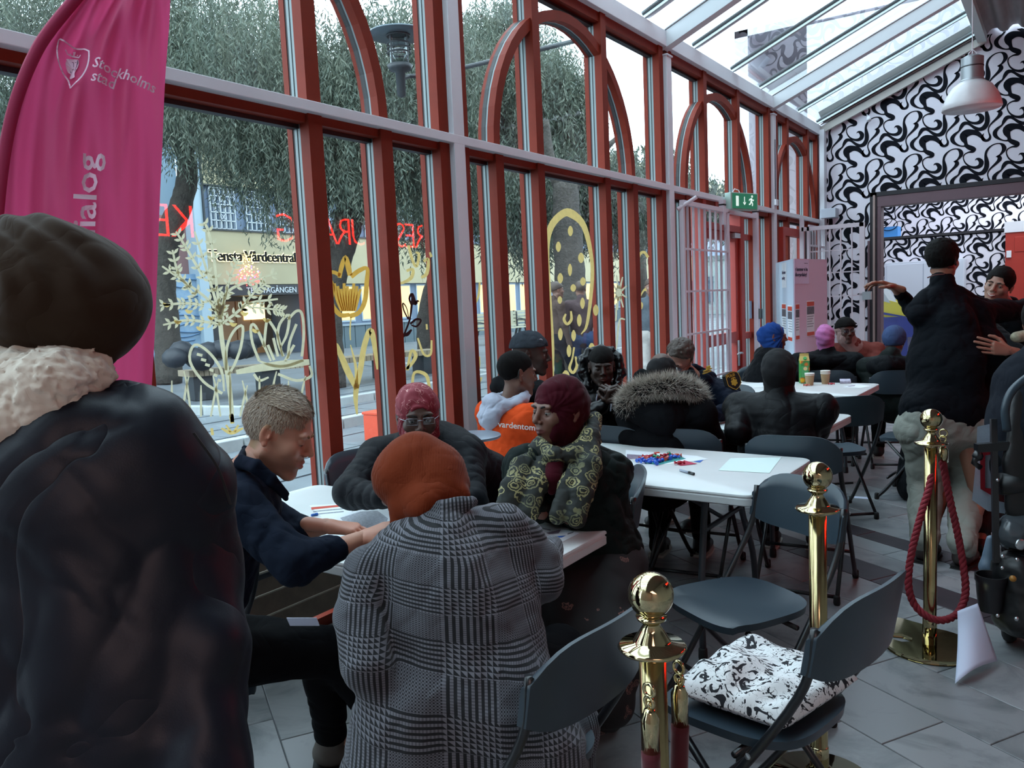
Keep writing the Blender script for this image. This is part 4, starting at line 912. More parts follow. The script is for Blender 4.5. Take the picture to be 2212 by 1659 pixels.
# rope loop hanging from the right stanchion
def rope(P, r, m, parent, name='rope', strands=3, twist=60):
    P = smoothpath(P, 14); T = A([norm(t) for t in np.gradient(P, axis=0)]); L = np.concatenate([[0], np.cumsum(np.linalg.norm(np.diff(P, axis=0), axis=1))])
    u = norm(np.cross(T[0], (0, 1, 0))); U_ = []
    for t in T: u = norm(u - t * (u @ t)); U_.append(u)
    U_ = A(U_); Vv = np.cross(T, U_)
    for s in range(strands):
        ph = 2 * PI * s / strands + L * twist
        Q = P + r * .48 * (np.cos(ph)[:, None] * U_ + np.sin(ph)[:, None] * Vv)
        MB().tube(Q, r * .62, 7).build(name, m, parent, smooth=True)
d2 = SR[1] / _f[1] if False else None
DR = (SR - CAM) @ _f
def atR(x, y, dd=0.0): return at(x, y, DR + dd - .03)
t = thing('red_twisted_rope', 'red twisted rope hanging in a long loop from the right stanchion', 'rope', tuple(atR(2010, 1000)))
rope([atR(2014, 995, -.05), atR(2008, 1050, -.06), atR(1990, 1110, -.06), atR(1970, 1190, -.05), atR(1962, 1255, -.05), atR(1972, 1300, -.05), atR(2000, 1330, -.07), atR(2035, 1340, -.08), atR(2068, 1325, -.06), atR(2085, 1285, -.04), atR(2082, 1230, -.03), atR(2068, 1150, -.02), atR(2050, 1070, -.02), atR(2036, 995, -.02)], .0145, M_rope, t, twist=95)
b = MB(); cap(b, atR(2016, 962, -.05), (0, 0, -1), .07, .019); cap(b, atR(2037, 962, -.02), (0.03, 0, -1), .07, .019); b.build('brass_cap', M_brass, t, smooth=True)
b = MB(); hook(b, atR(2016, 962, -.05), (0, 0, -1)); hook(b, atR(2037, 955, -.02), (0, 0, -1)); hook(b, atR(2038, 945, -.02), (0, 0, -1), .016); hook(b, atR(2014, 948, -.05), (0, 0, -1), .015); b.build('hook', M_brass, t, smooth=True)
# velvet ropes on the nearest stanchion
DL = 1.44
for k, (x, yt, nm) in enumerate(((1403, 1530, 'burgundy velvet rope end hanging on the left of the nearest stanchion'), (1467, 1478, 'burgundy velvet rope end hanging on the right of the nearest stanchion'))):
    dd = DL + (.10 if k else -.0); p = at(x, yt, dd); t = thing('velvet_rope', nm, 'rope', tuple(p), 'velvet ropes')
    b = MB(); cap(b, p, (0, 0, -1), .085, .0165); b.build('brass_cap', M_brass, t, smooth=True)
    b = MB(); hook(b, p, (0, 0, -1), .010); hook(b, p + (0, 0, .02), (0, 0, -1), .012); b.tube([p, p + (0, 0, .012)], .005, 6); b.build('hook', M_brass, t, smooth=True)
    q = p - (0, 0, .08); e = q + A([-.05 if k == 0 else .05, -.25, -.45]); MB().tube(smoothpath([q, q - (0.003, 0.01, .12), e * .5 + q * .5 + (0, 0, -.06), e], 8), [.0175] * 25, 14).build('velvet_tube', M_velvet, t, smooth=True)
# curled sheet of paper taped to the rope
M_paper = mat('white_paper', 'd3daf0', .6); M_paper2 = mat('bright_paper', 'e6ecf2', .6)
b = MB(); n = 14; V = []
c0, c1, c2, c3 = atR(2068, 1320, -.1), atR(2112, 1303, -.12), atR(2155, 1428, -.16), atR(2063, 1477, -.30)
for i in range(n + 1):
    v = i / n
    for j in range(n + 1):
        u = j / n; p = (c0 * (1 - u) + c1 * u) * (1 - v) + (c3 * (1 - u) + c2 * u) * v
        bow = math.sin(PI * u) * .035 * v - .05 * math.sin(PI * v) * (1 - u); p = p + A([0, -bow, .03 * math.sin(PI * u) * v]); V.append(p)
Fc = [(i * (n + 1) + j, i * (n + 1) + j + 1, (i + 1) * (n + 1) + j + 1, (i + 1) * (n + 1) + j) for i in range(n) for j in range(n)]
o = raw('paper_sheet', V, Fc, M_paper, smooth=True); s_ = o.modifiers.new('thick', 'SOLIDIFY'); s_.thickness = .0006
props(o, 'white curled sheet of paper with punched holes taped to the red rope', 'paper')
for x, y in ((2126, 1342), (2129, 1350), (2139, 1382), (2142, 1390)): pass
o = MB().obox(onz(1861, 1075, .001), (norm((1, .1, 0)), norm((-.1, 1, 0)), (0, 0, 1)), (.05, .028, .0008)).build('paper_scrap', M_paper); props(o, 'small white paper scrap lying on the floor by the table leg', 'paper')

# ---- things on the tables
def flat(name, label, m, pts, z, cat='paper', group=None, th=.0006, kids=()):
    P = [onz(x, y, z) for x, y in pts]; t = MB().prism([(p[0], p[1]) for p in P], lambda x, y: (x, y, z + th), lambda x, y: (x, y, z)); o = t.build(name, m); props(o, label, cat, group)
    for nm, mm, pp in kids:
        Q = [onz(x, y, z + th) for x, y in pp]; MB().prism([(p[0], p[1]) for p in Q], lambda x, y: (x, y, z + th + .0004), lambda x, y: (x, y, z + th)).build(nm, mm, o)
    return o
M_pr = mat('print_red', 'c8462f', .6); M_pb = mat('print_blue', '2a63b8', .6); M_pg = mat('print_grey', '9aa3ad', .6, noise=.5, nscale=120); M_pm = mat('print_mauve', '8d7f92', .6, noise=.4, nscale=60); M_teal = mat('print_teal', '2e8c8a', .6); M_mag = mat('print_magenta', 'b52a4c', .6)
Z = .7405
flat('leaflet', 'leaflet with a red heading and lines of text on the nearest table', M_paper2, [(668, 1092), (740, 1088), (790, 1104), (700, 1122)], Z, group='leaflets on the nearest table',
     kids=[('red_heading', M_pr, [(672, 1096), (741, 1090), (740, 1094), (673, 1101)]), ('text_line', M_pg, [(676, 1104), (743, 1098), (743, 1100), (677, 1106)]), ('text_line', M_pg, [(680, 1110), (742, 1104), (743, 1106), (681, 1112)])])
flat('leaflet', 'sheet with blue and red blocks beside the hand of the blond man', M_paper2, [(745, 1082), (860, 1082), (880, 1108), (760, 1104)], Z, group='leaflets on the nearest table',
     kids=[('blue_block', M_pb, [(760, 1088), (778, 1087), (779, 1091), (761, 1092)]), ('red_block', M_pr, [(779, 1089), (808, 1086), (809, 1091), (780, 1094)]), ('picture', M_pm, [(755, 1095), (773, 1093), (774, 1096), (756, 1098)]), ('red_block', M_pr, [(818, 1095), (835, 1094), (836, 1097), (819, 1098)])])
mp_ = [('map_area', mat('pale_map_print', 'b4bac6', .6, noise=.35, nscale=90), [(735, 1119), (778, 1105), (815, 1103), (838, 1120), (832, 1142), (800, 1143), (745, 1130)])]
flat('map_sheet', 'sheet with a pale drawn map under the hands of the blond man', M_paper2, [(690, 1118), (800, 1098), (868, 1104), (862, 1140), (770, 1172), (700, 1160)], Z + .0008, group='leaflets on the nearest table', kids=mp_)
flat('leaflet', 'leaflet with red and blue blocks at the right corner of the nearest table', M_paper2, [(1160, 1132), (1252, 1152), (1200, 1178), (1150, 1165)], Z, group='leaflets on the nearest table',
     kids=[('picture', M_pm, [(1180, 1151), (1212, 1144), (1207, 1152), (1186, 1154)]), ('red_block', M_pr, [(1180, 1161), (1194, 1159), (1190, 1163), (1180, 1165)]), ('blue_block', M_pb, [(1202, 1158), (1222, 1157), (1214, 1161), (1200, 1162)]), ('text_line', M_pg, [(1168, 1140), (1190, 1144), (1189, 1146), (1168, 1142)]), ('logo', M_pg, [(1226, 1152), (1240, 1148), (1238, 1151), (1226, 1155)])])
flat('leaflet', 'leaflet with teal, grey and blue fields under the scattered candies', M_paper2, [(1352, 972), (1505, 985), (1530, 992), (1440, 1003), (1352, 990)], Z, group='papers on the candy table',
     kids=[('grey_picture', M_pm, [(1354, 981), (1400, 984), (1420, 990), (1354, 992)]), ('teal_field', M_teal, [(1392, 1001), (1440, 987), (1470, 986), (1482, 991), (1425, 1004)]), ('blue_field', M_pb, [(1498, 997), (1520, 993), (1512, 999)]), ('red_mark', M_pr, [(1412, 977), (1424, 976), (1426, 979), (1414, 980)])])
flat('leaflet', 'small magenta card beside the candies', M_mag, [(1455, 999), (1480, 995), (1506, 1002), (1470, 1006)], Z + .001, group='papers on the candy table')
flat('paper_sheet', 'large blank pale sheet at the right of the candy table', mat('pale_green_paper', 'd3e6e2', .6), [(1578, 990), (1688, 988), (1662, 1022), (1552, 1016)], Z + .0005)
flat('paper_sheet', 'white sheet with two short lines on the right corner of the police table', M_paper2, [(1772, 891), (1803, 889), (1806, 910), (1774, 910)], Z + .004, kids=[('text_line', M_pg, [(1792, 903), (1797, 903), (1797, 904), (1792, 904)])])
flat('paper_sheet', 'white sheet with print in front of the clasped hands', M_paper2, [(1310, 902), (1350, 893), (1372, 905), (1330, 916)], Z, kids=[('text_line', M_pg, [(1335, 905), (1358, 903), (1358, 905), (1336, 907)])])
flat('phone', 'black phone lying at the left edge of the police table', mat('black_phone', '0c0d10', .15, spec=.8), [(1276, 898), (1300, 895), (1302, 898), (1282, 903)], .741, 'phone', th=.008)
# candies: twisted wrappers
CC = dict(b=mat('blue_wrapper', '2458c0', .25), r=mat('red_wrapper', 'b02838', .25), g=mat('green_wrapper', '1f8a68', .25), o=mat('orange_wrapper', 'c0584a', .25), v=mat('violet_wrapper', '4a3aa0', .25))
cname = dict(b='blue', r='red', g='green', o='orange-red', v='violet')
def candy(p, col, ang, label, group):
    d = A([math.cos(ang), math.sin(ang), 0]); b = MB(); b.ball(p + (0, 0, .009), (.014, .010, .009), 8, rotz(-ang))
    for s in (-1, 1): 
        q = p + (0, 0, .009); b.lathe([(.002, .011), (.009, .023), (.010, .024)], q, 7, d * s)
    o = b.build('wrapped_candy', CC[col], smooth=False); return props(o, label, 'candy', group)
rr = random.Random(9)
pts = [(1382, 997, 'b'), (1393, 999, 'b'), (1404, 1001, 'b'), (1413, 996, 'b'), (1398, 990, 'r'), (1410, 988, 'r'), (1420, 990, 'g'), (1430, 993, 'r'), (1440, 994, 'o'), (1449, 992, 'b'), (1458, 990, 'b'), (1436, 987, 'r'), (1446, 985, 'g'), (1425, 999, 'b'), (1417, 1003, 'b'), (1390, 993, 'o'), (1468, 1003, 'r'), (1462, 987, 'o')]
for x, y, c in pts: candy(onz(x, y, Z + .001), c, rr.uniform(0, 3), '%s wrapped candy in the heap on the candy table' % cname[c] if (x, y) != (1468, 1003) else 'single red wrapped candy on the magenta card', 'candies on the candy table')
for x, y, c, l in ((1660 + 36, 839, 'r', 'red wrapper strip on the cup table beside the black hood'), (1742, 834, 'o', 'pinkish wrapped candy beside the left paper cups'), (1796, 831, 'r', 'small red wrapped candy right of the paper cups')): candy(onz(x, y, Z), c, .3, l, 'candies on the cup table')
for x in (1866, 1878): candy(onz(x, 788, Z), 'b', .3, 'blue wrapped candy on the farthest table', 'candies on the farthest table')
t = thing('candy_bowl', 'white shallow bowl heaped with wrapped candies on the police table', 'bowl', tuple(onz(1562, 903, .74)))
bc = onz(1562, 902, .74); MB().lathe([(.09, .002), (.145, .03), (.15, .034), (.143, .034), (.088, .008), (0, .008)], bc, 30).build('bowl', M_top, t, smooth=True)
rr = random.Random(3)
for k in range(48):
    a, q = rr.uniform(0, 2 * PI), .12 * math.sqrt(rr.random()); c = rr.choice('rbvrrg' if k % 2 else 'rrovb')
    candy(bc + (q * math.cos(a), q * math.sin(a), .015 + .018 * (1 - q / .12) + rr.uniform(0, .008)), c, rr.uniform(0, 3), cname[c] + ' wrapped candy in the shallow bowl', 'candies in the bowl')
ORD = ['first', 'second', 'third', 'fourth', 'fifth', 'sixth', 'seventh', 'eighth', 'ninth', 'tenth', 'eleventh', 'twelfth', 'thirteenth', 'fourteenth', 'fifteenth', 'sixteenth', 'seventeenth', 'eighteenth', 'nineteenth', 'twentieth', 'twenty-first', 'twenty-second', 'twenty-third', 'twenty-fourth', 'twenty-fifth', 'twenty-sixth', 'twenty-seventh', 'twenty-eighth', 'twenty-ninth', 'thirtieth']
_by = {}
for o in COL.objects:
    if o.name.startswith('wrapped_candy'): _by.setdefault(o['label'], []).append(o)
for lab_, L_ in _by.items():
    if len(L_) > 1:
        L_.sort(key=lambda o: proj2(ORG[o.name])[0])
        for k, o in enumerate(L_): o['label'] = lab_ + ', ' + ORD[min(k, 29)] + ' from the left'
# pens
def pen(label, p, q, c1, c2, r=.0045):
    p, q = A(p) + (0, 0, r), A(q) + (0, 0, r); t = thing('pen', label, 'pen', tuple(p)); m = p * .35 + q * .65
    MB().tube([p, p * .9 + m * .1, m], [r * .5, r, r], 8).build('barrel', c1, t, smooth=True); MB().tube([m, q * .9 + m * .1, q], [r * 1.15, r * 1.15, r * .6], 8).build('cap', c2, t, smooth=True)
pen('black marker pen with pale barrel on the candy table', onz(1468, 1018, Z), onz(1500, 1027, Z), mat('pale_barrel', '9aa4b5', .4), M_fr, .006)
pen('blue pen on the nearest table by the sleeve of the blond man', onz(672, 1116, Z), onz(687, 1113, Z), M_pb, M_pb, .005)
# carton and cups
t = thing('juice_carton', 'tall green and yellow juice carton with fruit print', 'carton', tuple(onz(1733, 829, .74)))
cc = onz(1734, 829, .74) + (0, .05, 0); q = NT('juice_print'); tc = q.n('TexCoord'); vr = q.n('TexVoronoi', i_Scale=17.0); q.l(tc.outputs['Object'], vr.inputs['Vector']); rp = q.n('ValToRGB'); e = rp.color_ramp.elements
e[0].color = srgb('e8b822'); e[1].color = srgb('3f8f4a'); e[0].position = .2; e[1].position = .45; x_ = rp.color_ramp.elements.new(.32); x_.color = srgb('d9722f'); q.l(vr.outputs['Distance'], rp.inputs[0]); q.l(rp.outputs[0], q.b.inputs['Base Color'])
rot = rotz(.5); ax = (rot @ A([1, 0, 0]), rot @ A([0, 1, 0]), A([0, 0, 1]))
MB().obox(cc + (0, 0, .095), ax, (.036, .036, .095)).build('body', q.m, t, bevel=.003)
b = MB(); V = [cc + ax[0] * x + ax[1] * y + A([0, 0, z]) for x, y, z in ((-.036, -.036, .19), (.036, -.036, .19), (.036, .036, .19), (-.036, .036, .19), (-.036, -.004, .232), (.036, -.004, .232), (.036, .004, .232), (-.036, .004, .232), (-.036, -.003, .25), (.036, -.003, .25), (.036, .003, .25), (-.036, .003, .25))]
b.add(V, [(0, 1, 5, 4), (2, 3, 7, 6), (1, 2, 6, 5), (3, 0, 4, 7), (4, 5, 9, 8), (5, 6, 10, 9), (6, 7, 11, 10), (7, 4, 8, 11), (8, 9, 10, 11)]); b.build('gable_top', mat('carton_gable', 'c9b36a', .5), t)
MB().lathe([(.0, .0), (.014, 0), (.014, .014), (0, .014)], cc + A([0, 0, .205]) - ax[1] * .022, 14, -ax[1] * .7 + ax[2] * .7).build('screw_cap', mat('green_cap', '2f9a4c', .4), t)
MB().obox(cc + A([0, 0, .10]) - ax[1] * .0368 - ax[0] * .004, (ax[0], ax[2], ax[1]), (.026, .045, .0006)).build('green_label', mat('carton_green', '58b070', .5), t)
MB().lathe([(0, 0), (.016, 0), (.016, .0006), (0, .0006)], cc + A([0, 0, .125]) - ax[1] * .0378, 12, -ax[1]).build('orange_slice', mat('orange_slice', 'f0d9a0', .5), t)
M_kraft = mat('kraft_paper', 'a78a66', .7, noise=.08, nscale=50); M_cupw = mat('white_cup_rim', 'e6e6e2', .5)
cups = [(1749, 832, 'kraft paper cup in front of the juice carton, lower of its stack', 2), (1783, 829, 'kraft paper cup right of the juice carton, lower of its stack', 3)]
for x, y, lab, n in cups:
    p = onz(x, y, .74)
    for k in range(n):
        pp = p + (0, 0, k * .011); t = thing('paper_cup', lab if k == 0 else lab.replace('lower of its stack', ['', 'second in its stack', 'topmost of its stack'][k]), 'cup', tuple(pp), 'paper cups on the cup table')
        MB().lathe([(0, .003), (.026, .003), (.026, 0), (.0275, .0), (.0375, .086), (.036, .086), (.026, .008), (0, .008)], pp, 24).build('cup_body', M_kraft, t, smooth=True, auto=40)
        MB().lathe([(.037, .083), (.0395, .085), (.0395, .0885), (.0365, .089)], pp, 24).build('rim', M_cupw, t, smooth=True)
p = onz(1753 - 4, 832, .74) + (0, 0, .094); 
t = thing('tin_packet', 'small silvery folded packet on the cup table', 'packet', tuple(onz(1825, 828, .74))); pk = onz(1826, 828, .74)
MB().obox(pk + (0, 0, .017), (norm((1, .3, 0)), norm((-.3, 1, .3)), norm((0, -.3, 1))), (.042, .028, .012)).build('packet', mat('silver_foil', 'b9b2c4', .25, metal=.5, noise=.4, nscale=40), t, bevel=.003)
flat('paper_sheet', 'white folded papers at the right corner of the cup table', M_paper2, [(1822, 836), (1850, 829), (1882, 834), (1860, 838)], Z, kids=[('print', M_pm, [(1830, 834), (1848, 832), (1846, 834), (1834, 835)])])
flat('paper_sheet', 'long white sheet at the left half of the cup table', M_paper2, [(1600, 829), (1652, 826), (1660, 834), (1610, 840)], Z)
flat('paper_sheet', 'white sheet on the farthest table', M_paper2, [(1852, 786), (1890, 783), (1892, 792), (1854, 794)], Z)
# round bistro table by the first column
t = thing('round_side_table', 'small round grey metal table top on a dark pole beside the column', 'table', (-2.62, 3.52, 0)); rc = onz(1019, 940, .90)
MB().lathe([(0, .885), (.135, .885), (.14, .89), (.14, .898), (.135, .902), (0, .902)], (rc[0], rc[1], 0), 36).build('tabletop', mat('grey_metal_top', '8d98a6', .35, metal=.4), t, auto=40)
MB().lathe([(.17, 0), (.17, .012), (.03, .03), (.025, .885)], (rc[0], rc[1], 0), 20).build('pole', M_fr, t, smooth=True)

# ---- gates of white bars
M_bar = mat('white_gate_paint', 'd9d2da', .5, noise=.05, nscale=5)
g1 = thing('barred_gate', 'white barred gate folded beside the red glass door', 'gate', (XF + .06, 7.4, 0)); xg = XF + .05
MB().box((xg - .02, 6.90, 2.32), (xg + .02, 9.02, 2.36)).build('top_rail', M_bar, g1)
for y, w in ((6.91, .035), (8.06, .05)): MB().box((xg - .02, y - w / 2, .05), (xg + .02, y + w / 2, 2.33)).build('upright', M_bar, g1)
for y in (7.94, 8.98): MB().box((xg - .025, y - .03, .02 if y > 8.5 else 2.2), (xg + .025, y + .03, 2.44)).build('post', M_bar, g1); MB().box((xg - .028, y - .033, 2.385), (xg + .028, y + .033, 2.40)).build('clamp', M_foot, g1)
for k in range(8):
    y = 7.03 + k * .142; MB().box((xg - .009, y - .011, .08), (xg + .009, y + .011, 2.33)).build('bar', M_bar, g1)
for z in (.25, .72, 1.16, 1.55, 1.93): MB().box((xg + .008, 6.92, z - .009), (xg + .022, 8.05, z + .009)).build('cross_bar', M_bar, g1)
MB().box((xg + .02, 8.955, 1.22), (xg + .06, 9.005, 1.33)).build('lock', M_fr, g1, bevel=.005)
g2 = thing('barred_gate', 'white barred gate leaf standing open before the patterned wall', 'gate', (-2.5, 10.9, 0)); yg = 10.9
for x, w in ((-2.86, .05), (-2.78, .03), (-2.13, .06)): MB().box((x - w / 2, yg - .02, .05), (x + w / 2, yg + .02, 2.32 if x > -2.8 else 2.44)).build('upright', M_bar, g2)
MB().box((-2.86, yg - .02, 2.27), (-2.11, yg + .02, 2.32)).build('top_rail', M_bar, g2)
for k in range(4): x = -2.65 + k * .133; MB().box((x - .008, yg - .008, .08), (x + .008, yg + .008, 2.3)).build('bar', M_bar, g2)
for z in (.35, .70, 1.05, 1.42, 1.72, 2.0): MB().box((-2.8, yg + .008, z - .007), (-2.12, yg + .02, z + .007)).build('cross_bar', M_bar, g2)
MB().box((-2.12, yg - .05, 1.36), (-2.02, yg + .02, 1.46)).build('lock', M_alu, g2); MB().box((-2.16, yg - .04, 1.44), (-2.04, yg - .02, 1.46)).build('bolt', M_bar, g2)
g3 = thing('bar_fence', 'narrow fixed panel of white bars in the far corner', 'gate', (XF, 11.6, 0))
for k in range(6): y = 11.25 + k * .14; MB().box((xg - .009, y - .012, .05), (xg + .009, y + .012, 2.36)).build('bar', M_bar, g3)
for z in (.4, 1.2, 1.75, 2.1, 2.36): MB().box((xg - .012, 11.2, z - .012), (xg + .012, 12.0, z + .012)).build('cross_bar', M_bar, g3)
MB().tube([(XF + .02, 6.88, 2.28), (XF + .16, 6.98, 2.38)], .018, 10).build('bracket_stub', M_bar, g1)
# exit sign, camera box, small fittings
M_green = mat('exit_green', '2f7f62', .5, emit='2f8a66', es=.25)
t = thing('exit_sign', 'green emergency exit sign with running figure and arrow on the transom', 'sign', (-2.8, 8.35, 2.42)); E0 = A([-2.86, 8.10, 2.36]); ex = norm((.35, .94, 0)); ez = A([0, 0, 1.]); en = np.cross(ex, ez)
MB().obox(E0 + ex * .2 + ez * .08 + en * .02, (ex, ez, en), (.21, .085, .04)).build('sign_box', mat('sign_housing', 'a9c4ba', .5), t, bevel=.004)
MB().obox(E0 + ex * .2 + ez * .08 + en * .063, (ex, ez, en), (.19, .075, .003)).build('green_face', M_green, t)
def es(u, v): return E0 + ex * u + ez * v + en * .068
b = MB(); M_ew = mat('sign_white', 'e8fff4', .5, emit='e8fff4', es=.5)
b.prism([(.06, .03), (.10, .03), (.10, .13), (.06, .13)], es, lambda u, v: es(u, v) - en * .003); b.build('door_symbol', M_ew, t)
b = MB(); ribbon(b, [(.19, .125, .006), (.19, .05, .006)], es); ribbon(b, [(.17, .07, .005), (.19, .045, .006), (.21, .07, .005)], es, 1); b.build('arrow_symbol', M_ew, t)
b = MB(); b.prism([(.31 + .013 * math.cos(a), .13 + .013 * math.sin(a)) for a in np.linspace(0, 2 * PI, 10, endpoint=False)], es, lambda u, v: es(u, v) - en * .003)
for s in ([(.30, .112, .012), (.295, .08, .011)], [(.30, .105, .006), (.325, .09, .006), (.335, .10, .005)], [(.295, .105, .006), (.27, .10, .006), (.262, .085, .005)], [(.295, .08, .009), (.315, .06, .008), (.31, .035, .007)], [(.293, .08, .009), (.28, .055, .008), (.258, .05, .007)]): ribbon(b, s, es, 3)
b.build('running_figure', M_ew, t)
MB().tube([E0 + ex * .08 + ez * .16, E0 + ex * .12 + ez * .21, E0 + ex * .2 + ez * .2 + en * -.01, E0 + ex * .2 + ez * .165], .004, 6).build('cable', M_white, t)
t = thing('wall_speaker', 'small white box speaker in the corner at the left of the swirled wall', 'speaker', (-2.78, 12.0, 2.5)); MB().box((-2.88, 11.95, 2.50), (-2.68, 12.147, 2.63)).build('box', mat('pale_grey_box', 'b9c0cc', .5), t, bevel=.005)
t = thing('junction_box', 'small white junction box with a cable down the column by the poster board', 'box', (XF, 9.87, 2.52)); MB().box((XF + .002, 9.83, 2.53), (XF + .03, 9.92, 2.60)).build('box', M_white, t, bevel=.003); MB().tube([(XF + .008, 9.88, 2.6), (XF + .008, 9.88, 3.3)], .004, 6).build('cable', M_rubber, t)
t = thing('ceiling_spotlight', 'small white spotlight at the edge of the swirled wall', 'lamp', tuple(ony(1876, 252, 12.1))); p = ony(1876, 252, 12.08); MB().lathe([(.02, 0), (.028, .02), (.03, .07), (.02, .075)], p, 14, (.2, -.5, -.8)).build('lamp_head', M_white, t, smooth=True); MB().tube([p, p + (-.03, .06, .04)], .008, 6).build('arm', M_white, t)
# poster board
bd = thing('poster_board', 'folding white display board with flyers, one wing pink-lit', 'board', tuple(A([-2.33, 8.56, 0.]))); Pc = A([-2.33, 8.56, 0]); Pl = A([-2.62, 9.62, 0]); Pr = A([-1.95, 9.15, 0])
Pr = at(1785, 566, 8.95); Pr[2] = 0; Pl = at(1677, 567, 9.35); Pl[2] = 0; Hb = 1.84
M_bw = mat('display_board_pink_light', 'd9bcd0', .7); M_bb = mat('display_board_blue_daylight', 'c3d2e2', .7)  # white board: pink light and bluish daylight put into the wing colours
for nm, a, b_, m in (('right_wing', Pc, Pr, M_bw), ('left_wing', Pc, Pl, M_bb)):
    MB().beam(a + (0, 0, Hb / 2), b_ + (0, 0, Hb / 2), .012, Hb).build(nm, m, bd)
def onboard(a, b_, u, v, off=.008):
    d = norm(b_ - a); nn = norm(np.cross(d, (0, 0, 1))); 
    if nn @ (CAM - a) < 0: nn = -nn
    return a + d * u + A([0, 0, v]) + nn * off
def boardrect(par, nm, m, a, b_, u0, u1, v0, v1, off=.008):
    MB().prism([(u0, v0), (u1, v0), (u1, v1), (u0, v1)], lambda u, v: onboard(a, b_, u, v, off + .0015), lambda u, v: onboard(a, b_, u, v, off)).build(nm, m, par)
def flyer(lab, a, b_, u0, u1, v0, v1, heading=True, m=None):
    c = onboard(a, b_, (u0 + u1) / 2, v0); t = thing('flyer', lab, 'flyer', tuple(c), 'flyers on the display board'); w = u1 - u0; h = v1 - v0
    boardrect(t, 'sheet', m or M_paper2, a, b_, u0, u1, v0, v1)
    if heading:
        boardrect(t, 'red_heading', M_pr, a, b_, u0 + .04 * w, u1 - .04 * w, v1 - .15 * h, v1 - .03 * h, .010); boardrect(t, 'red_footer', M_pr, a, b_, u0 + .04 * w, u1 - .04 * w, v0 + .02 * h, v0 + .12 * h, .010)
        boardrect(t, 'picture', mat('flyer_photo', '6a6670', .6, noise=.6, nscale=60), a, b_, u0 + .04 * w, u1 - .04 * w, v1 - .38 * h, v1 - .17 * h, .010)
        for k in range(5): boardrect(t, 'text_line', M_pg, a, b_, u0 + .06 * w, u1 - (.1 + .1 * (k % 3)) * w, v1 - (.45 + .07 * k) * h, v1 - (.43 + .07 * k) * h, .010)
    return t
flyer('flyer with red header and footer on the pink wing, right one', Pc, Pr, .30, .51, 1.02, 1.40); flyer('flyer with red header and footer on the pink wing, at the fold', Pc, Pr, .01, .11, 1.0, 1.38)
flyer('narrow flyer on the blue wing nearer the fold', Pc, Pl, .06, .32, .98, 1.36); flyer('narrow flyer on the blue wing farther from the fold', Pc, Pl, .42, .68, 1.0, 1.38)
tp = flyer('large title sheet wrapped round the top of the display board', Pc, Pr, .0, .37, 1.58, 1.83, False, mat('title_sheet', 'd8c9e4', .6))
dP = norm(Pr - Pc); M_txt = mat('dark_print', '2e2348', .6)
text('title_text', 'r kommer vi ha', .052, M_txt, onboard(Pc, Pr, .005, 1.715, .012), dP, (0, 0, 1), tp, .0005, bold=.001); text('title_text', 'dborgardialog!', .052, M_txt, onboard(Pc, Pr, .005, 1.66, .012), dP, (0, 0, 1), tp, .0005, bold=.001)
text('small_print', 'Stockholms stad', .014, M_txt, onboard(Pc, Pr, .24, 1.79, .012), dP, (0, 0, 1), tp, .0003)
tp = flyer('title sheet end on the blue wing of the display board', Pc, Pl, .38, .66, 1.55, 1.82, False, M_paper2); dL = norm(Pc - Pl)
text('title_text', 'Här komm', .05, M_txt, onboard(Pc, Pl, .64, 1.70, .012), dL, (0, 0, 1), tp, .0005, bold=.001); text('title_text', 'medborg', .05, M_txt, onboard(Pc, Pl, .64, 1.64, .012), dL, (0, 0, 1), tp, .0005, bold=.001)
# pendant lamp
L1 = at(2099, 236, 7.0); t = thing('pendant_lamp', 'aluminium bell pendant lamp hanging under the roof edge', 'lamp', tuple(L1))
M_sh = mat('milky_acrylic_shade', 'c9c4c6', .25, noise=.08, nscale=8); M_cyl = mat('satin_aluminium', 'a5a9ad', .35, metal=.7)
MB().lathe([(.228, .0), (.233, .006), (.225, .05), (.20, .12), (.155, .19), (.095, .235), (.09, .235), (.148, .185), (.192, .118), (.218, .05), (.224, .006)], L1, 44).build('shade', M_sh, t, smooth=True)
MB().lathe([(.098, .225), (.098, .24), (.088, .25), (.088, .35), (.086, .352), (.086, .362), (.088, .364), (.088, .43), (.05, .45), (.0, .452)], L1, 32).build('lamp_housing', M_cyl, t, auto=40)
MB().lathe([(.0905, .352), (.0905, .358)], L1, 32).build('black_ring', M_rubber, t)
MB().tube([L1 + (0, 0, .45), L1 + (0.0, 0, .49), L1 + (-.01, 0, 1.40)], .004, 6).build('cord', M_white, t); MB().tube([L1 + (-.03, 0, .44), L1 + (-.03, 0, .47), L1 + (0, 0, .5), L1 + (.03, 0, .47), L1 + (.03, 0, .44)], .004, 6).build('hook', M_white, t)
# kiddie ride and blue box in the second room
t = thing('kiddie_ride', 'yellow and blue children ride with a clear screen in the second room', 'ride', (-2.0, 15.0, 0)); k0 = at(1925, 660, 14.5)
V = []; b = MB(); b.prism([(-.45, -.28), (.42, -.30), (.44, -.10), (.1, .02), (-.16, .10), (-.32, .38), (-.46, .48)], lambda x, z: k0 + (x, -.3, z), lambda x, z: k0 + (x, .4, z)); b.build('hull', mat('ride_yellow', 'd2c63a', .4), t, bevel=.05, seg=3)
MB().prism([(-.12, .10), (.04, .05), (-.16, .40), (-.28, .42)], lambda x, z: k0 + (x, -.31, z), lambda x, z: k0 + (x, .35, z)).build('windscreen', mat('grey_screen', 'a9b4b8', .2), t)
b = MB(); b.prism([(-.5, -.5), (.5, -.5), (.46, -.3), (.2, -.24), (-.45, -.26)], lambda x, z: k0 + (x, -.33, z), lambda x, z: k0 + (x, .43, z)); b.build('blue_base', mat('ride_blue', '1f2f86', .4), t, bevel=.05, seg=3)
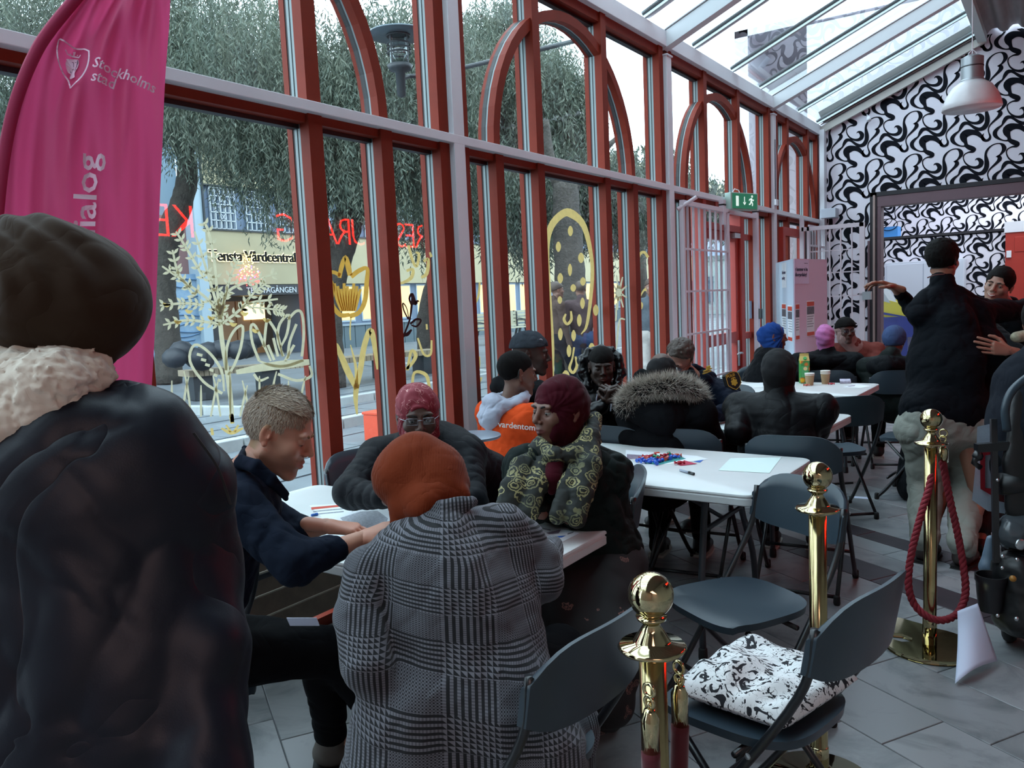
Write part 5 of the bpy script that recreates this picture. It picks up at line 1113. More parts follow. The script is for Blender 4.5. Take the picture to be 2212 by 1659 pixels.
b = MB(); ribbon(b, [(-.4, -.05, .015), (-.1, -.12, .02), (.3, -.2, .01)], lambda x, z: k0 + (x, -.355, z)); ribbon(b, [(-.42, -.15, .015), (-.1, -.2, .02), (.15, -.26, .01)], lambda x, z: k0 + (x, -.355, z)); b.build('blue_stripe', mat('ride_blue', '1f2f86', .4), t)
MB().box((k0[0] - .3, k0[1] - .2, 0), (k0[0] + .3, k0[1] + .3, k0[2] - .5)).build('pedestal', mat('ride_blue', '1f2f86', .4), t)
t = thing('blue_box', 'bright blue box with black scribbles on the ledge of the second room', 'box', (-3.1, 18.6, 2.5)); MB().box((-3.6, 18.5, 2.51), (-2.93, 18.9, 2.74)).build('box', mat('bright_blue_box', '3f8fd6', .5), t)
for k in range(3): MB().tube([(-3.1 + .17 * math.cos(a) - .1 * k, 18.48, 2.78 + .12 * math.sin(a + k)) for a in np.linspace(0, 2 * PI, 18)], .008, 5).build('wire_loop', M_ink, t)
# patterned bag on the chair
bagc = A([-.65, 2.06, .485]); th_ = math.atan2(.22, -.975)
q = NT('cat_print_cotton'); tc = q.n('TexCoord'); n1 = q.n('TexNoise', i_Scale=26.0, i_Detail=2.0, i_Distortion=2.4); q.l(tc.outputs['Object'], n1.inputs[0]); r1 = q.n('ValToRGB'); e = r1.color_ramp.elements; e[0].position = .428; e[0].color = (.012, .013, .02, 1); e[1].position = .436; e[1].color = (1, 1, 1, 1); q.l(n1.outputs[0], r1.inputs[0])
n2 = q.n('TexNoise', i_Scale=18.0, i_Detail=1.0, i_Distortion=3.0); q.l(tc.outputs['Object'], n2.inputs[0]); s1 = q.n('Math', operation='SUBTRACT', i_1=.53); s2 = q.n('Math', operation='ABSOLUTE'); s3 = q.n('Math', operation='GREATER_THAN', i_1=.006); q.l(n2.outputs[0], s1.inputs[0]); q.l(s1.outputs[0], s2.inputs[0]); q.l(s2.outputs[0], s3.inputs[0])
mu = q.n('Mix', data_type='RGBA', blend_type='MULTIPLY'); mu.inputs[0].default_value = 1; q.l(r1.outputs[0], mu.inputs[6]); q.l(s3.outputs[0], mu.inputs[7]); m3 = q.n('Mix', data_type='RGBA', blend_type='MULTIPLY'); m3.inputs[0].default_value = 1; q.l(mu.outputs[2], m3.inputs[6]); m3.inputs[7].default_value = (.80, .80, .80, 1); q.l(m3.outputs[2], q.b.inputs['Base Color']); q.b.inputs['Roughness'].default_value = .8
M_bag = q.m
V = []; Fc = []; n = 40; rb = rotz(th_)
for s in (1, -1):
    for i in range(n + 1):
        for j in range(n + 1):
            u, v = -1 + 2 * i / n, -1 + 2 * j / n; e_ = (1 - abs(u) ** 6) * (1 - abs(v) ** 6)
            hgt = .046 * e_ ** .45; w_ = .010 * math.sin(7 * u + 4 * v) * math.cos(5 * v - 3 * u) + .007 * math.sin(13 * u * v + 3 * u) + .028 * math.exp(-((u - .35) ** 2 + (v - .5) ** 2) * 9)
            p = rb @ A([u * .165 * (1 - .06 * v), v * .185 * (1 + .05 * u), 0]); V.append(bagc + p + (0, 0, (hgt + w_ * e_) if s > 0 else -.022 * e_ ** .4 - .003))
m_ = (n + 1) ** 2
for i in range(n):
    for j in range(n):
        a = i * (n + 1) + j; f = (a, a + n + 1, a + n + 2, a + 1); Fc.append(f); Fc.append(tuple(m_ + x for x in f[::-1]))
rim = [i * (n + 1) for i in range(n + 1)] + [n * (n + 1) + j for j in range(1, n + 1)] + [i * (n + 1) + n for i in range(n - 1, -1, -1)] + [j for j in range(n - 1, 0, -1)]
for k in range(len(rim)): a, b_ = rim[k], rim[(k + 1) % len(rim)]; Fc.append((b_, a, m_ + a, m_ + b_))
o = raw('cloth_bag', V, Fc, M_bag, smooth=True); props(o, 'white cloth bag with black animal print folded flat on a chair seat', 'bag')

# ---- feather flag
DF = 2.45; fc_ = at(190, 400, DF); fn_ = norm(A([fc_[0], fc_[1], 0])); 
def fpt(px, py):
    d = ray(px, py); t_ = ((fc_ - CAM) @ fn_) / (d @ fn_); p = CAM + d * t_
    return p
outL = [(205, -60), (150, 5), (105, 60), (75, 105), (45, 170), (22, 240), (5, 320), (-8, 420), (-15, 520), (-20, 700), (-22, 850), (-22, 1100)]
outR = [(372, -60), (367, 5), (365, 60), (362, 105), (358, 170), (355, 240), (352, 320), (347, 420), (343, 520), (336, 700), (328, 850), (316, 1100)]
Lp = smoothpath([(x, y, 0) for x, y in outL], 6); Rp = smoothpath([(x, y, 0) for x, y in outR], 6); V = []; nu = 60
def fold(u, v):
    return .020 * math.sin(u * 17 + v * 5.5 + 1.2 * math.sin(v * 3)) * (.3 + .7 * u * (1 - u) * 4) + .011 * math.sin(u * 37 - v * 9) + .03 * math.sin(u * 6 + v * 2.2)
for i in range(len(Lp)):
    v = i / (len(Lp) - 1)
    for j in range(nu + 1):
        u = j / nu; x = Lp[i][0] * (1 - u) + Rp[i][0] * u; y = Lp[i][1] * (1 - u) + Rp[i][1] * u
        p = fpt(x, y); V.append(p + fn_ * fold(u, v))
Fc = [(i * (nu + 1) + j, i * (nu + 1) + j + 1, (i + 1) * (nu + 1) + j + 1, (i + 1) * (nu + 1) + j) for i in range(len(Lp) - 1) for j in range(nu)]
q = NT('pink_flag_cloth'); q.b.inputs['Base Color'].default_value = srgb('c03f6c'); q.b.inputs['Roughness'].default_value = .6; tl = q.n('BsdfTranslucent'); tl.inputs[0].default_value = srgb('dd5284'); mx = q.n('MixShader'); mx.inputs[0].default_value = .42; q.l(q.b.outputs[0], mx.inputs[1]); q.l(tl.outputs[0], mx.inputs[2]); q.l(mx.outputs[0], q.out.inputs[0]); M_flag = q.m
fg = thing('feather_flag', 'tall pink feather flag with white crest and lettering at the left window', 'flag', (fc_[0], fc_[1], 0))
raw('cloth', V, Fc, M_flag, fg, smooth=True)
b = MB(); b.tube([fpt(x + 6, y) + fn_ * .004 for x, y in [(p[0], p[1]) for p in Lp]], .017, 10); b.build('pole_sleeve', mat('dark_pink_sleeve', 'a3224f', .7), fg, smooth=True)
bp_ = fpt(-16, 1100); MB().tube([bp_, (bp_[0], bp_[1], .05)], .012, 8).build('pole', M_fr, fg); MB().lathe([(.2, 0), (.2, .02), (.03, .06), (.02, .2)], (bp_[0], bp_[1], 0), 20).build('base', M_fr, fg)
M_fw = mat('flag_white_print', 'f2d3e6', .7)
def fdec(px, py):
    i = np.interp(py, Lp[:, 1], np.arange(len(Lp))); i0 = int(min(i, len(Lp) - 1)); u = (px - Lp[i0][0]) / (Rp[i0][0] - Lp[i0][0]); v = i / (len(Lp) - 1)
    return fpt(px, py) + fn_ * (fold(u, v) - .011)
b = MB(); ribbon(b, [(127, 82, 1.6), (140, 90, 1.6), (160, 97, 1.6), (180, 105, 1.6), (192, 112, 1.6)], fdec); ribbon(b, [(192, 111, 1.6), (192, 130, 1.6), (188, 150, 1.6), (178, 170, 1.6), (165, 183, 1.6), (152, 191, 1.6)], fdec); ribbon(b, [(127, 82, 1.6), (123, 105, 1.6), (126, 130, 1.6), (134, 150, 1.6), (146, 168, 1.6), (152, 191, 1.6)], fdec); b.build('shield_outline', M_fw, fg)
b = MB()
def poly(pts): P = smoothpath([(x, y, 0) for x, y in pts], 3, True); P = [(p[0], p[1]) for p in P]; b.add([fdec(*p_) for p_ in P] + [fdec(157, 145)], [(i_, (i_ + 1) % len(P), len(P)) for i_ in range(len(P))])
poly([(145, 121), (158, 121), (168, 127), (170, 140), (166, 150), (161, 158), (161, 170), (150, 166), (152, 156), (146, 150), (141, 136), (142, 125)]); b.build('crowned_head', M_fw, fg)
b = MB(); ribbon(b, [(144, 112, 1.4), (155, 114, 1.6), (170, 122, 1.4)], fdec); ribbon(b, [(141, 105, 1.2), (146, 113, 1.4)], fdec, 2); ribbon(b, [(174, 118, 1.2), (169, 123, 1.4)], fdec, 2); ribbon(b, [(160, 105, 3.2), (160, 109, 2.2), (158, 115, 1.4)], fdec, 2)
for x, y in ((151, 110), (167, 115)): ribbon(b, [(x, y - 1.5, 1.2), (x, y + 2, 1.2)], fdec, 2)
b.build('crown', M_fw, fg)
b = MB(); M_fd = mat('flag_dark_print', '6a2c66', .7)
for s in ([(149, 122, .6), (149, 140, .6), (153, 154, .6)], [(167, 128, .6), (165, 143, .6), (162, 152, .6)], [(155, 128, .6), (158, 130, .6)], [(162, 131, .6), (165, 133, .6)], [(158, 130, .5), (158, 141, .5)], [(155, 146, .6), (159, 147, .6)]): ribbon(b, s, lambda x, y: fdec(x, y) - fn_ * .002, 2)
b.build('face_lines', M_fd, fg)
def flagtext(body, size, ox, oy, dx, dy, nm='lettering', sx=1.0):
    """text laid on the folded cloth: pixel frame ox, oy with direction (dx, dy)"""
    o = text(nm, body, 1.0, M_fw, (0, 0, 0), (1, 0, 0), (0, 1, 0), None, 0.0, bold=.012, res=2)
    me = o.data; L_ = o.location; n2 = A([dx, dy]) / math.hypot(dx, dy); up = A([n2[1], -n2[0]])
    W_ = []
    for v in me.vertices: x, y = (v.co.x + L_.x) * size * sx, (v.co.y + L_.y) * size; q2 = A([ox, oy]) + n2 * x + up * y; W_.append(fdec(*q2))
    Fq = [tuple(p.vertices) for p in me.polygons]; bpy.data.objects.remove(o); raw(nm, W_, Fq, M_fw, fg)
flagtext('Stockholms', 31, 198, 150, 133, 54); flagtext('stad', 33, 195, 180, 133, 40); flagtext('dialog', 70, 203, 540, .045, -1, sx=1.24)
# ================================================================ PEOPLE: implicit surfaces meshed with openvdb
def wrk(P, seed, fr=18.):
    r = np.random.default_rng(seed); o = 0
    for k in range(4):
        a, b_, c = r.normal(size=3), r.normal(size=3), r.normal(size=3); a /= np.linalg.norm(a); b_ /= np.linalg.norm(b_); f = fr * (1.0 + .7 * k)
        o = o + np.sin(f * (P @ a) + 1.7 * np.sin(f * .45 * (P @ b_) + k) + 1.1 * np.sin(f * .6 * (P @ c))) / (1 + .6 * k)
    return o / 2.6
class SDF:
    """list of rounded shapes, smoothly joined, then meshed"""
    def __init__(s): s.p = []
    def cap(s, a, b, ra, rb, k=.02, flat=None, quilt=None, op='u'):
        s.p.append(('c', A(a, dtype=float), A(b, dtype=float), ra, rb, k, flat, quilt, op)); return s
    def ell(s, c, r, k=.02, R=None, op='u'):
        s.p.append(('e', A(c, dtype=float), A(np.broadcast_to(A(r, dtype=float), (3,))), None, None, k, R, None, op)); return s
    def chain(s, P, R, k=.02, **kw):
        for i in range(len(P) - 1): s.cap(P[i], P[i + 1], R[i], R[i + 1], k, **kw)
        return s
    def fn(s, f, lo, hi, k=.01, op='u'): s.p.append(('f', A(lo), A(hi), f, None, k, None, None, op)); return s
    def mesh(s, h, wr=None, post=None, pad=0.02):
        lo = A([1e9] * 3); hi = -lo
        for q in s.p:
            if q[8] != 'u': continue
            if q[0] == 'c': r = max(q[3], q[4]) * (max(1, q[6][1]) if q[6] else 1); lo = np.minimum(lo, np.minimum(q[1], q[2]) - r); hi = np.maximum(hi, np.maximum(q[1], q[2]) + r)
            elif q[0] == 'e': r = q[2].max(); lo = np.minimum(lo, q[1] - r); hi = np.maximum(hi, q[1] + r)
            else: lo = np.minimum(lo, q[1]); hi = np.maximum(hi, q[2])
        lo -= pad; hi += pad; N = np.ceil((hi - lo) / h).astype(int) + 1
        D = np.full(N, .5, dtype=np.float32); ax = [lo[i] + h * np.arange(N[i]) for i in range(3)]
        for q in s.p:
            if q[0] == 'c': r = max(q[3], q[4]) * (max(1, q[6][1]) if q[6] else 1); a0 = np.minimum(q[1], q[2]) - r; a1 = np.maximum(q[1], q[2]) + r
            elif q[0] == 'e': r = q[2].max(); a0 = q[1] - r; a1 = q[1] + r
            else: a0, a1 = q[1], q[2]
            m = 4 * h + q[5] * 1.5 + .012; i0 = np.clip(((a0 - m - lo) / h).astype(int), 0, N - 1); i1 = np.clip(((a1 + m - lo) / h).astype(int) + 1, 1, N)
            if np.any(i1 <= i0): continue
            sl = tuple(slice(i0[i], i1[i]) for i in range(3))
            X, Y_, Z_ = np.meshgrid(ax[0][sl[0]], ax[1][sl[1]], ax[2][sl[2]], indexing='ij'); P = np.stack([X, Y_, Z_], -1)
            if q[0] == 'c':
                ba = q[2] - q[1]; L2 = ba @ ba + 1e-12; t = np.clip(((P - q[1]) @ ba) / L2, 0, 1); w = P - q[1] - t[..., None] * ba
                if q[6]: n = norm(q[6][0]); w = w - n * ((w @ n) * (1 - 1 / q[6][1]))[..., None]
                d = np.linalg.norm(w, axis=-1) - (q[3] + t * (q[4] - q[3]))
                if q[7]: d = d - q[7][0] * (np.abs(np.sin(PI * (t * math.sqrt(L2) + q[7][2] if len(q[7]) > 2 else t * math.sqrt(L2)) / q[7][1])) ** .6 - .6)
            elif q[0] == 'e':
                w = P - q[1]; 
                if q[6] is not None: w = w @ q[6].T
                k0 = np.linalg.norm(w / q[2], axis=-1); k1 = np.linalg.norm(w / q[2] ** 2, axis=-1) + 1e-9; d = k0 * (k0 - 1) / k1
                d = np.where(k0 < .05, -q[2].min(), d)
            else: d = q[3](P)
            d = d.astype(np.float32); c = D[sl]; k = q[5]
            if q[8] == 'u': h_ = np.clip(.5 + .5 * (c - d) / k, 0, 1) if k > 0 else (d < c) * 1.; D[sl] = c * (1 - h_) + d * h_ - k * h_ * (1 - h_)
            else: h_ = np.clip(.5 - .5 * (c + d) / k, 0, 1) if k > 0 else (-d > c) * 1.; D[sl] = c * (1 - h_) - d * h_ + k * h_ * (1 - h_)
        if wr:
            near = np.abs(D) < 5 * h + .01; I = np.argwhere(near); P = lo + I * h
            dd = 0
            for amp, fr, seed in wr: dd = dd + amp * wrk(P, seed, fr) - 1.3 * amp * (1 - np.abs(wrk(P, seed + 7, fr * .8))) ** 4
            D[near] -= dd.astype(np.float32)
        D[0] = D[-1] = .5; D[:, 0] = D[:, -1] = .5; D[:, :, 0] = D[:, :, -1] = .5
        D = np.clip(D, -4 * h, 4 * h); g = openvdb.FloatGrid(); g.background = float(4 * h); g.copyFromArray(D.astype(np.float32)); V, Q = g.convertToQuads(isovalue=0.0)
        V = lo + V * h; Q = Q[:, ::-1]
        if post is not None: V = post(V)
        return V, Q
def sobj(name, sdf, h, m, parent, wr=None, colf=None, lab=None):
    V, Q = sdf.mesh(h, wr); o = fastmesh(name, V, Q, m, parent, smooth=True, col=colf(V) if colf else None)
    if lab: o['label'] = lab
    return o
def frame(fwd, up=(0, 0, 1)):
    """rows: right, forward, up of a head or hand frame"""
    f = norm(fwd); r = norm(np.cross(f, up)); u = np.cross(r, f); return A([r, f, u])
def q_skin(name, rough=.5):
    q = NT(name); at_ = q.n('VertexColor'); at_.layer_name = 'Col'; q.l(at_.outputs[0], q.b.inputs['Base Color']); q.b.inputs['Roughness'].default_value = rough
    q.b.inputs['Subsurface Weight'].default_value = .08; q.b.inputs['Subsurface Radius'].default_value = (.01, .005, .003); q.b.inputs['Subsurface Scale'].default_value = .6; return q.m
M_skin = q_skin('skin')
M_eye = mat('eye_white', '8d8782', .25); M_iris = mat('dark_iris', '18100c', .15); M_brow = mat('dark_eyebrow', '17110f', .8)
def head_sdf(c, H, s=1.0, lids=.5, smile=0, look=0):
    T = lambda x, y, z: c + (A([x, y, z]) * s) @ H
    S = SDF(); e = lambda p, r, k, op='u', R=H: S.ell(T(*p), A(r) * s, k * s, R, op)
    e((0, -.014, .036), (.074, .094, .083), .02); e((0, .022, -.025), (.060, .068, .086), .03)
    S.cap(T(-.050, -.004, -.055), T(-.012, .066, -.098), .020 * s, .016 * s, .02 * s); S.cap(T(.050, -.004, -.055), T(.012, .066, -.098), .020 * s, .016 * s, .02 * s)
    e((0, .074, -.098), (.020, .016, .015), .018); e((0, .066, -.055), (.030, .028, .030), .02)
    for q in (-1, 1): e((q * .040, .058, -.020), (.021, .024, .022), .02); e((q * .028, .080, .026), (.024, .010, .009), .012)
    for q in (-1, 1): e((q * .033, .097, .004), (.019, .017, .0125), .014, 's')
    S.cap(T(0, .084, .020), T(0, .106, -.020), .0075 * s, .0105 * s, .010 * s); e((0, .107, -.023), (.010, .010, .009), .006)
    for q in (-1, 1): e((q * .0125, .097, -.028), (.0075, .009, .0075), .005)
    for q in (-1, 1): e((q * .006, .103, -.034), (.0035, .005, .0035), .003, 's')
    w = .024 + smile * .006; S.chain([T(-w, .084, -.056 + smile * .007), T(-.008, .094, -.0535), T(0, .095, -.0545), T(.008, .094, -.0535), T(w, .084, -.056 + smile * .007)], [.003 * s, .0055 * s, .005 * s, .0055 * s, .003 * s], .004 * s)
    S.chain([T(-w * .8, .084, -.060 + smile * .004), T(0, .093, -.0655), T(w * .8, .084, -.060 + smile * .004)], [.004 * s, .0075 * s, .004 * s], .005 * s)
    S.chain([T(-w, .0905, -.0585 + smile * .006), T(0, .1015, -.0592), T(w, .0905, -.0585 + smile * .006)], [.0018 * s, .0022 * s, .0018 * s], .002 * s, op='s')
    for q in (-1, 1):
        cc = T(q * .031, .073, .004); r = .0142 * s; zo = (-.0025 - .004 * look) * s; ho = .0062 * lids * s + .0004
        def lid(P, cc=cc, r=r, zo=zo, ho=ho):
            w_ = P - cc; d = np.linalg.norm(w_, axis=-1) - r; z = w_ @ H[2]; return np.maximum(d, -(np.abs(z - zo) - ho) * -1 if False else (ho - np.abs(z - zo)))
        S.fn(lid, cc - r, cc + r, .002 * s)
    for q in (-1, 1):
        Re = H.copy(); a = .35 * q; Re = A([H[0] * math.cos(a) + H[1] * math.sin(a), -H[0] * math.sin(a) + H[1] * math.cos(a), H[2]])
        e((q * .076, -.012, .002), (.007, .017, .030), .004, 'u', Re); e((q * .0835, -.008, .007), (.0055, .0095, .017), .003, 's', Re); e((q * .077, -.006, -.026), (.006, .008, .009), .004, 'u', Re)
        e((q * .079, .000, -.004), (.004, .004, .006), .002, 'u', Re)
    return S, T
def head_cols(c, H, s, tone, lip=None, stub=None, hair=None):
    tone = A(srgb(tone)[:3]); lip = A(srgb(lip)[:3]) if lip else tone * (.80, .55, .55)
    def f(V):
        L = ((V - c) @ H.T) / s; n = len(V); C = np.tile(tone, (n, 1)); x, y, z = L.T
        def bl(m, col, a=1.): nonlocal C; m = np.clip(m, 0, 1)[:, None] * a; C = C * (1 - m) + A(col) * m
        bl(1.4 - ((x / .042) ** 2 + ((y - .07) / .05) ** 2 + ((z + .015) / .035) ** 2), tone * (1.08, .88, .85), .5)
        bl(np.where(np.abs(L[:, 0]) > .066, 1, 0) * (z < .04) * (z > -.045) * (y < .02), tone * (1.05, .75, .68), .6)
        if stub is not None: bl((y > -.01) * (1.2 - np.abs(z + .075) / .03) * 1., A(srgb(stub)[:3]), .75); bl((y > .03) * (z < -.03) * (z > -.052) * (np.abs(x) < .03) * 1., A(srgb(stub)[:3]), .4)
        bl(2.2 * (1.25 - np.sqrt((x / .025) ** 2 + ((z + .060) / .0105) ** 2)) * (y > .07), lip)
        bl(2.0 * (1.2 - np.sqrt(((np.abs(x) - .032) / .018) ** 2 + ((z - .003) / .012) ** 2)) * (y > .05), tone * .62, .45)
        if hair is not None: bl(hair[1](x, y, z), A(srgb(hair[0])[:3]))
        C = C * (1 + .04 * wrk(V, 5, 90))[:, None]
        return np.hstack([np.clip(C, 0, 1), np.ones((n, 1))])
    return f
def face_bits(t, T, H, s, brow='1a1412', iris=True, bw=.0032):
    for q in (-1, 1):
        cc = T(q * .031, .073, .004); e = MB().ball(cc, .0126 * s, 14, H).build('eye', M_eye, t, smooth=True)
        MB().ball(cc + H[1] * .0085 * s - H[2] * .002 * s, A([.0066, .0050, .0062]) * s, 10, H).build('iris', M_iris, e, smooth=True)
        P = [T(q * .012, .0905, .0215), T(q * .028, .0895, .0275), T(q * .045, .077, .022)]
        MB().tube(smoothpath(P, 4), A([1, 1.3, 1.3, 1.2, 1.1, 1, .8, .6, .3]) * bw * s, 6, flat=.9).build('eyebrow', mat('brow_' + brow, brow, .85), t, smooth=True)
def hand_sdf(S, w, f, n, side, curl=(.35, .35, .4, .45), thumb=.3, spread=.1, s=1.0):
    """w wrist, f towards the fingers, n out of the back of the hand, side +1 if the thumb lies on +cross(f, n)"""
    f = norm(f); n = norm(n - f * (n @ f)); x = np.cross(f, n) * side; P = lambda a, b_, c: w + (f * a + x * b_ + n * c) * s
    k = .008 * s
    S.cap(P(-.05, 0, 0), P(.01, 0, 0), .025 * s, .024 * s, .012 * s, (n, .78))
    S.cap(P(.012, .012, 0), P(.085, .024, .002), .016 * s, .013 * s, .012 * s); S.cap(P(.012, 0, 0), P(.088, .004, .003), .016 * s, .0125 * s, .012 * s); S.cap(P(.012, -.010, 0), P(.083, -.015, .002), .016 * s, .012 * s, .012 * s); S.cap(P(.012, -.018, 0), P(.073, -.032, 0), .014 * s, .011 * s, .012 * s)
    bases = [(.088, .027, .0), (.092, .006, .002), (.087, -.015, .001), (.077, -.033, -.001)]; Ls = [(.042, .025, .021), (.046, .029, .022), (.042, .027, .021), (.033, .020, .019)]; rr_ = [.0090, .0092, .0088, .0078]
    tips = []
    for i in range(4):
        p = P(*bases[i]); d = norm(f + x * spread * (1.5 - i) * .6); a = 0
        for j, L in enumerate(Ls[i]):
            a += curl[i] * (1.0, 1.25, .9)[j]; dd = d * math.cos(a) - n * math.sin(a); q = p + dd * L * s; S.cap(p, q, rr_[i] * s * (1 - .07 * j), rr_[i] * s * (1 - .07 * (j + 1)), .003 * s); p = q
        tips.append((p, dd))
    p = P(.022, .022, -.004); d = norm(f * .75 + x * .75 - n * .2 - n * thumb * .5)
    for j, (L, r) in enumerate(((.042, .014), (.032, .0108), (.026, .0098))):
        q = p + d * L * s; S.cap(p, q, r * s, r * s * .86, .006 * s); p = q; d = norm(d + f * .35 - x * (.25 + thumb * .6) - n * thumb * .3)
    return tips
def limb(S, P, R, k=.02, **kw): S.chain(P, R, k, **kw)
def ik(a, b_, l1, l2, pole):
    a, b_ = A(a, dtype=float), A(b_, dtype=float); d = b_ - a; L = min(np.linalg.norm(d), (l1 + l2) * .995); u = norm(d); c = (l1 * l1 + L * L - l2 * l2) / (2 * L); hgt = math.sqrt(max(l1 * l1 - c * c, 0)); p = A(pole, dtype=float); p = norm(p - u * (p @ u)); return a + u * c + p * hgt
def person(label, head, face, pelvis, facing, hands=None, elbows=(None, None), tone='5a3d2e', s=1.0, hup=(0, 0, 1), shw=.19, sitting=True, feet=None, hh=.004, hs=1.0, neck=None, stub=None, lids=.6, smile=0, look=0, lip=None, hair=None, brow='17110f', handk=None, noface=False, shs=None):
    """builds the continuous body (head, neck, trunk, limbs, hands) and returns the joints for the clothes"""
    head = A(head, dtype=float); pelvis = A(pelvis, dtype=float); fw = norm(A([facing[0], facing[1], 0])); rt = A([fw[1], -fw[0], 0.])
    H = frame(face, hup); t = thing('person', label, 'person', (pelvis[0], pelvis[1], 0))
    J = dict(H=H, head=head, pel=pelvis, fw=fw, rt=rt, t=t, hs=hs)
    nb = neck if neck is not None else head - H[2] * .155 * hs - H[1] * .035 * hs; nb = A(nb, dtype=float); J['neck'] = nb; up = norm(nb - pelvis); J['up'] = up
    ch = nb - up * .10
    J['sh'] = shs if shs else [nb - up * .045 + rt * shw * q for q in (-1, 1)]; J['hip'] = [pelvis + rt * .095 * q for q in (-1, 1)]
    J['ch'] = ch
    J['hand'] = []; J['elb'] = []
    for i, q in enumerate((-1, 1)):
        hnd = hands[i] if hands and hands[i] is not None else pelvis + fw * .30 + rt * q * .12 + A([0, 0, .12]); el = elbows[i] if elbows[i] is not None else ik(J['sh'][i], hnd, .29 * s, .27 * s, A([0, 0, -1.]) + rt * q * .5 - fw * .3)
        J['hand'].append(A(hnd, dtype=float)); J['elb'].append(A(el, dtype=float))
    J['knee'] = []; J['ank'] = []
    for i, q in enumerate((-1, 1)):
        if feet is not None: an = A(feet[i], dtype=float)
        elif sitting: an = pelvis + fw * (.42 + .04 * q) + rt * q * .12; an[2] = .09
        else: an = pelvis + rt * q * .10 + fw * .02 * q; an[2] = .09
        kn = ik(J['hip'][i], an, .43 * s, .42 * s, fw + (A([0, 0, .9]) if sitting else 0)); J['knee'].append(kn); J['ank'].append(an)
    # one continuous body under the clothes
    S = SDF(); S.cap(pelvis + up * .02, pelvis + up * .22, .105, .10, .04, (fw, .75)); S.cap(pelvis + up * .22, ch, .10, .10, .04, (fw, .75)); S.cap(ch, nb, .07, .05, .03)
    S.cap(nb, head - H[2] * .05, .050 * hs, .048 * hs, .02)
    for i in range(2):
        S.chain([J['sh'][i], J['elb'][i], J['hand'][i]], [.038, .032, .024], .02); S.cap(ch, J['sh'][i], .05, .04, .03)
        S.chain([J['hip'][i], J['knee'][i], J['ank'][i]], [.060, .042, .032], .03); S.cap(J['ank'][i], J['ank'][i] + fw * .13 - A([0, 0, .055]), .035, .024, .02)
    V, Q = S.mesh(.012); col0 = np.tile(A(srgb(tone)), (len(V), 1)); parts = [(V, Q, col0)]
    if not noface or True:
        S2, T = head_sdf(head, H, hs, lids, smile, look); S2.cap(head - H[2] * .05 * hs - H[1] * .01, nb - up * .02, .050 * hs, .052 * hs, .02)
        V, Q = S2.mesh(hh); parts.append((V, Q, head_cols(head, H, hs, tone, lip, stub, hair)(V)))
        if not noface: face_bits(t, T, H, hs, brow)
        J['T'] = T
    if handk:
        for i in range(2):
            if handk[i]:
                S3 = SDF(); kk = dict(handk[i]); f_ = kk.pop('f'); n_ = kk.pop('n'); sd = kk.pop('side', -1 if i else 1); hh_ = kk.pop('h', .003); wr_ = J['hand'][i]; hand_sdf(S3, wr_, A(f_, dtype=float), A(n_, dtype=float), sd, **kk); V, Q = S3.mesh(hh_)
                c_ = np.tile(A(srgb(tone)) * (1.05, .97, .95, 1), (len(V), 1)); parts.append((V, Q, c_))
    nv = 0; VV, QQ, CC_ = [], [], []
    for V, Q, c_ in parts: VV.append(V); QQ.append(Q + nv); CC_.append(c_); nv += len(V)
    fastmesh('body', np.vstack(VV), np.vstack(QQ), M_skin, t, smooth=True, col=np.clip(np.vstack(CC_), 0, 1)); return J
def cloth(name, col, rough=.8, sheen=0, bump=.25, bscale=350, fs=7.0, fd=.014, fst=.42, spec=.07, **k):
    if name in MATS: return MATS[name]
    m = mat(name, col, rough, sheen=sheen * .4, bump=bump, bscale=bscale, bdist=.0008, spec=spec, **k); t = m.node_tree; b = t.nodes['Principled BSDF']
    n = lambda ty: t.nodes.new('ShaderNode' + ty); tc = n('TexCoord'); nz = n('TexNoise'); nz.inputs['Scale'].default_value = fs; nz.inputs['Detail'].default_value = 2.5; nz.inputs['Roughness'].default_value = .45; nz.inputs['Distortion'].default_value = 1.3
    s1 = n('Math'); s1.operation = 'SUBTRACT'; s1.inputs[1].default_value = .5; s2 = n('Math'); s2.operation = 'ABSOLUTE'; s3 = n('Math'); s3.operation = 'POWER'; s3.inputs[1].default_value = .6
    t.links.new(tc.outputs['Object'], nz.inputs['Vector']); t.links.new(nz.outputs[0], s1.inputs[0]); t.links.new(s1.outputs[0], s2.inputs[0]); t.links.new(s2.outputs[0], s3.inputs[0])
    bp = n('Bump'); bp.inputs['Strength'].default_value = fst; bp.inputs['Distance'].default_value = fd; t.links.new(s3.outputs[0], bp.inputs['Height'])
    old = [l for l in t.links if l.to_node == b and l.to_socket.name == 'Normal']
    if old: t.links.new(bp.outputs[0], old[0].from_node.inputs['Normal'])
    else: t.links.new(bp.outputs[0], b.inputs['Normal'])
    return m
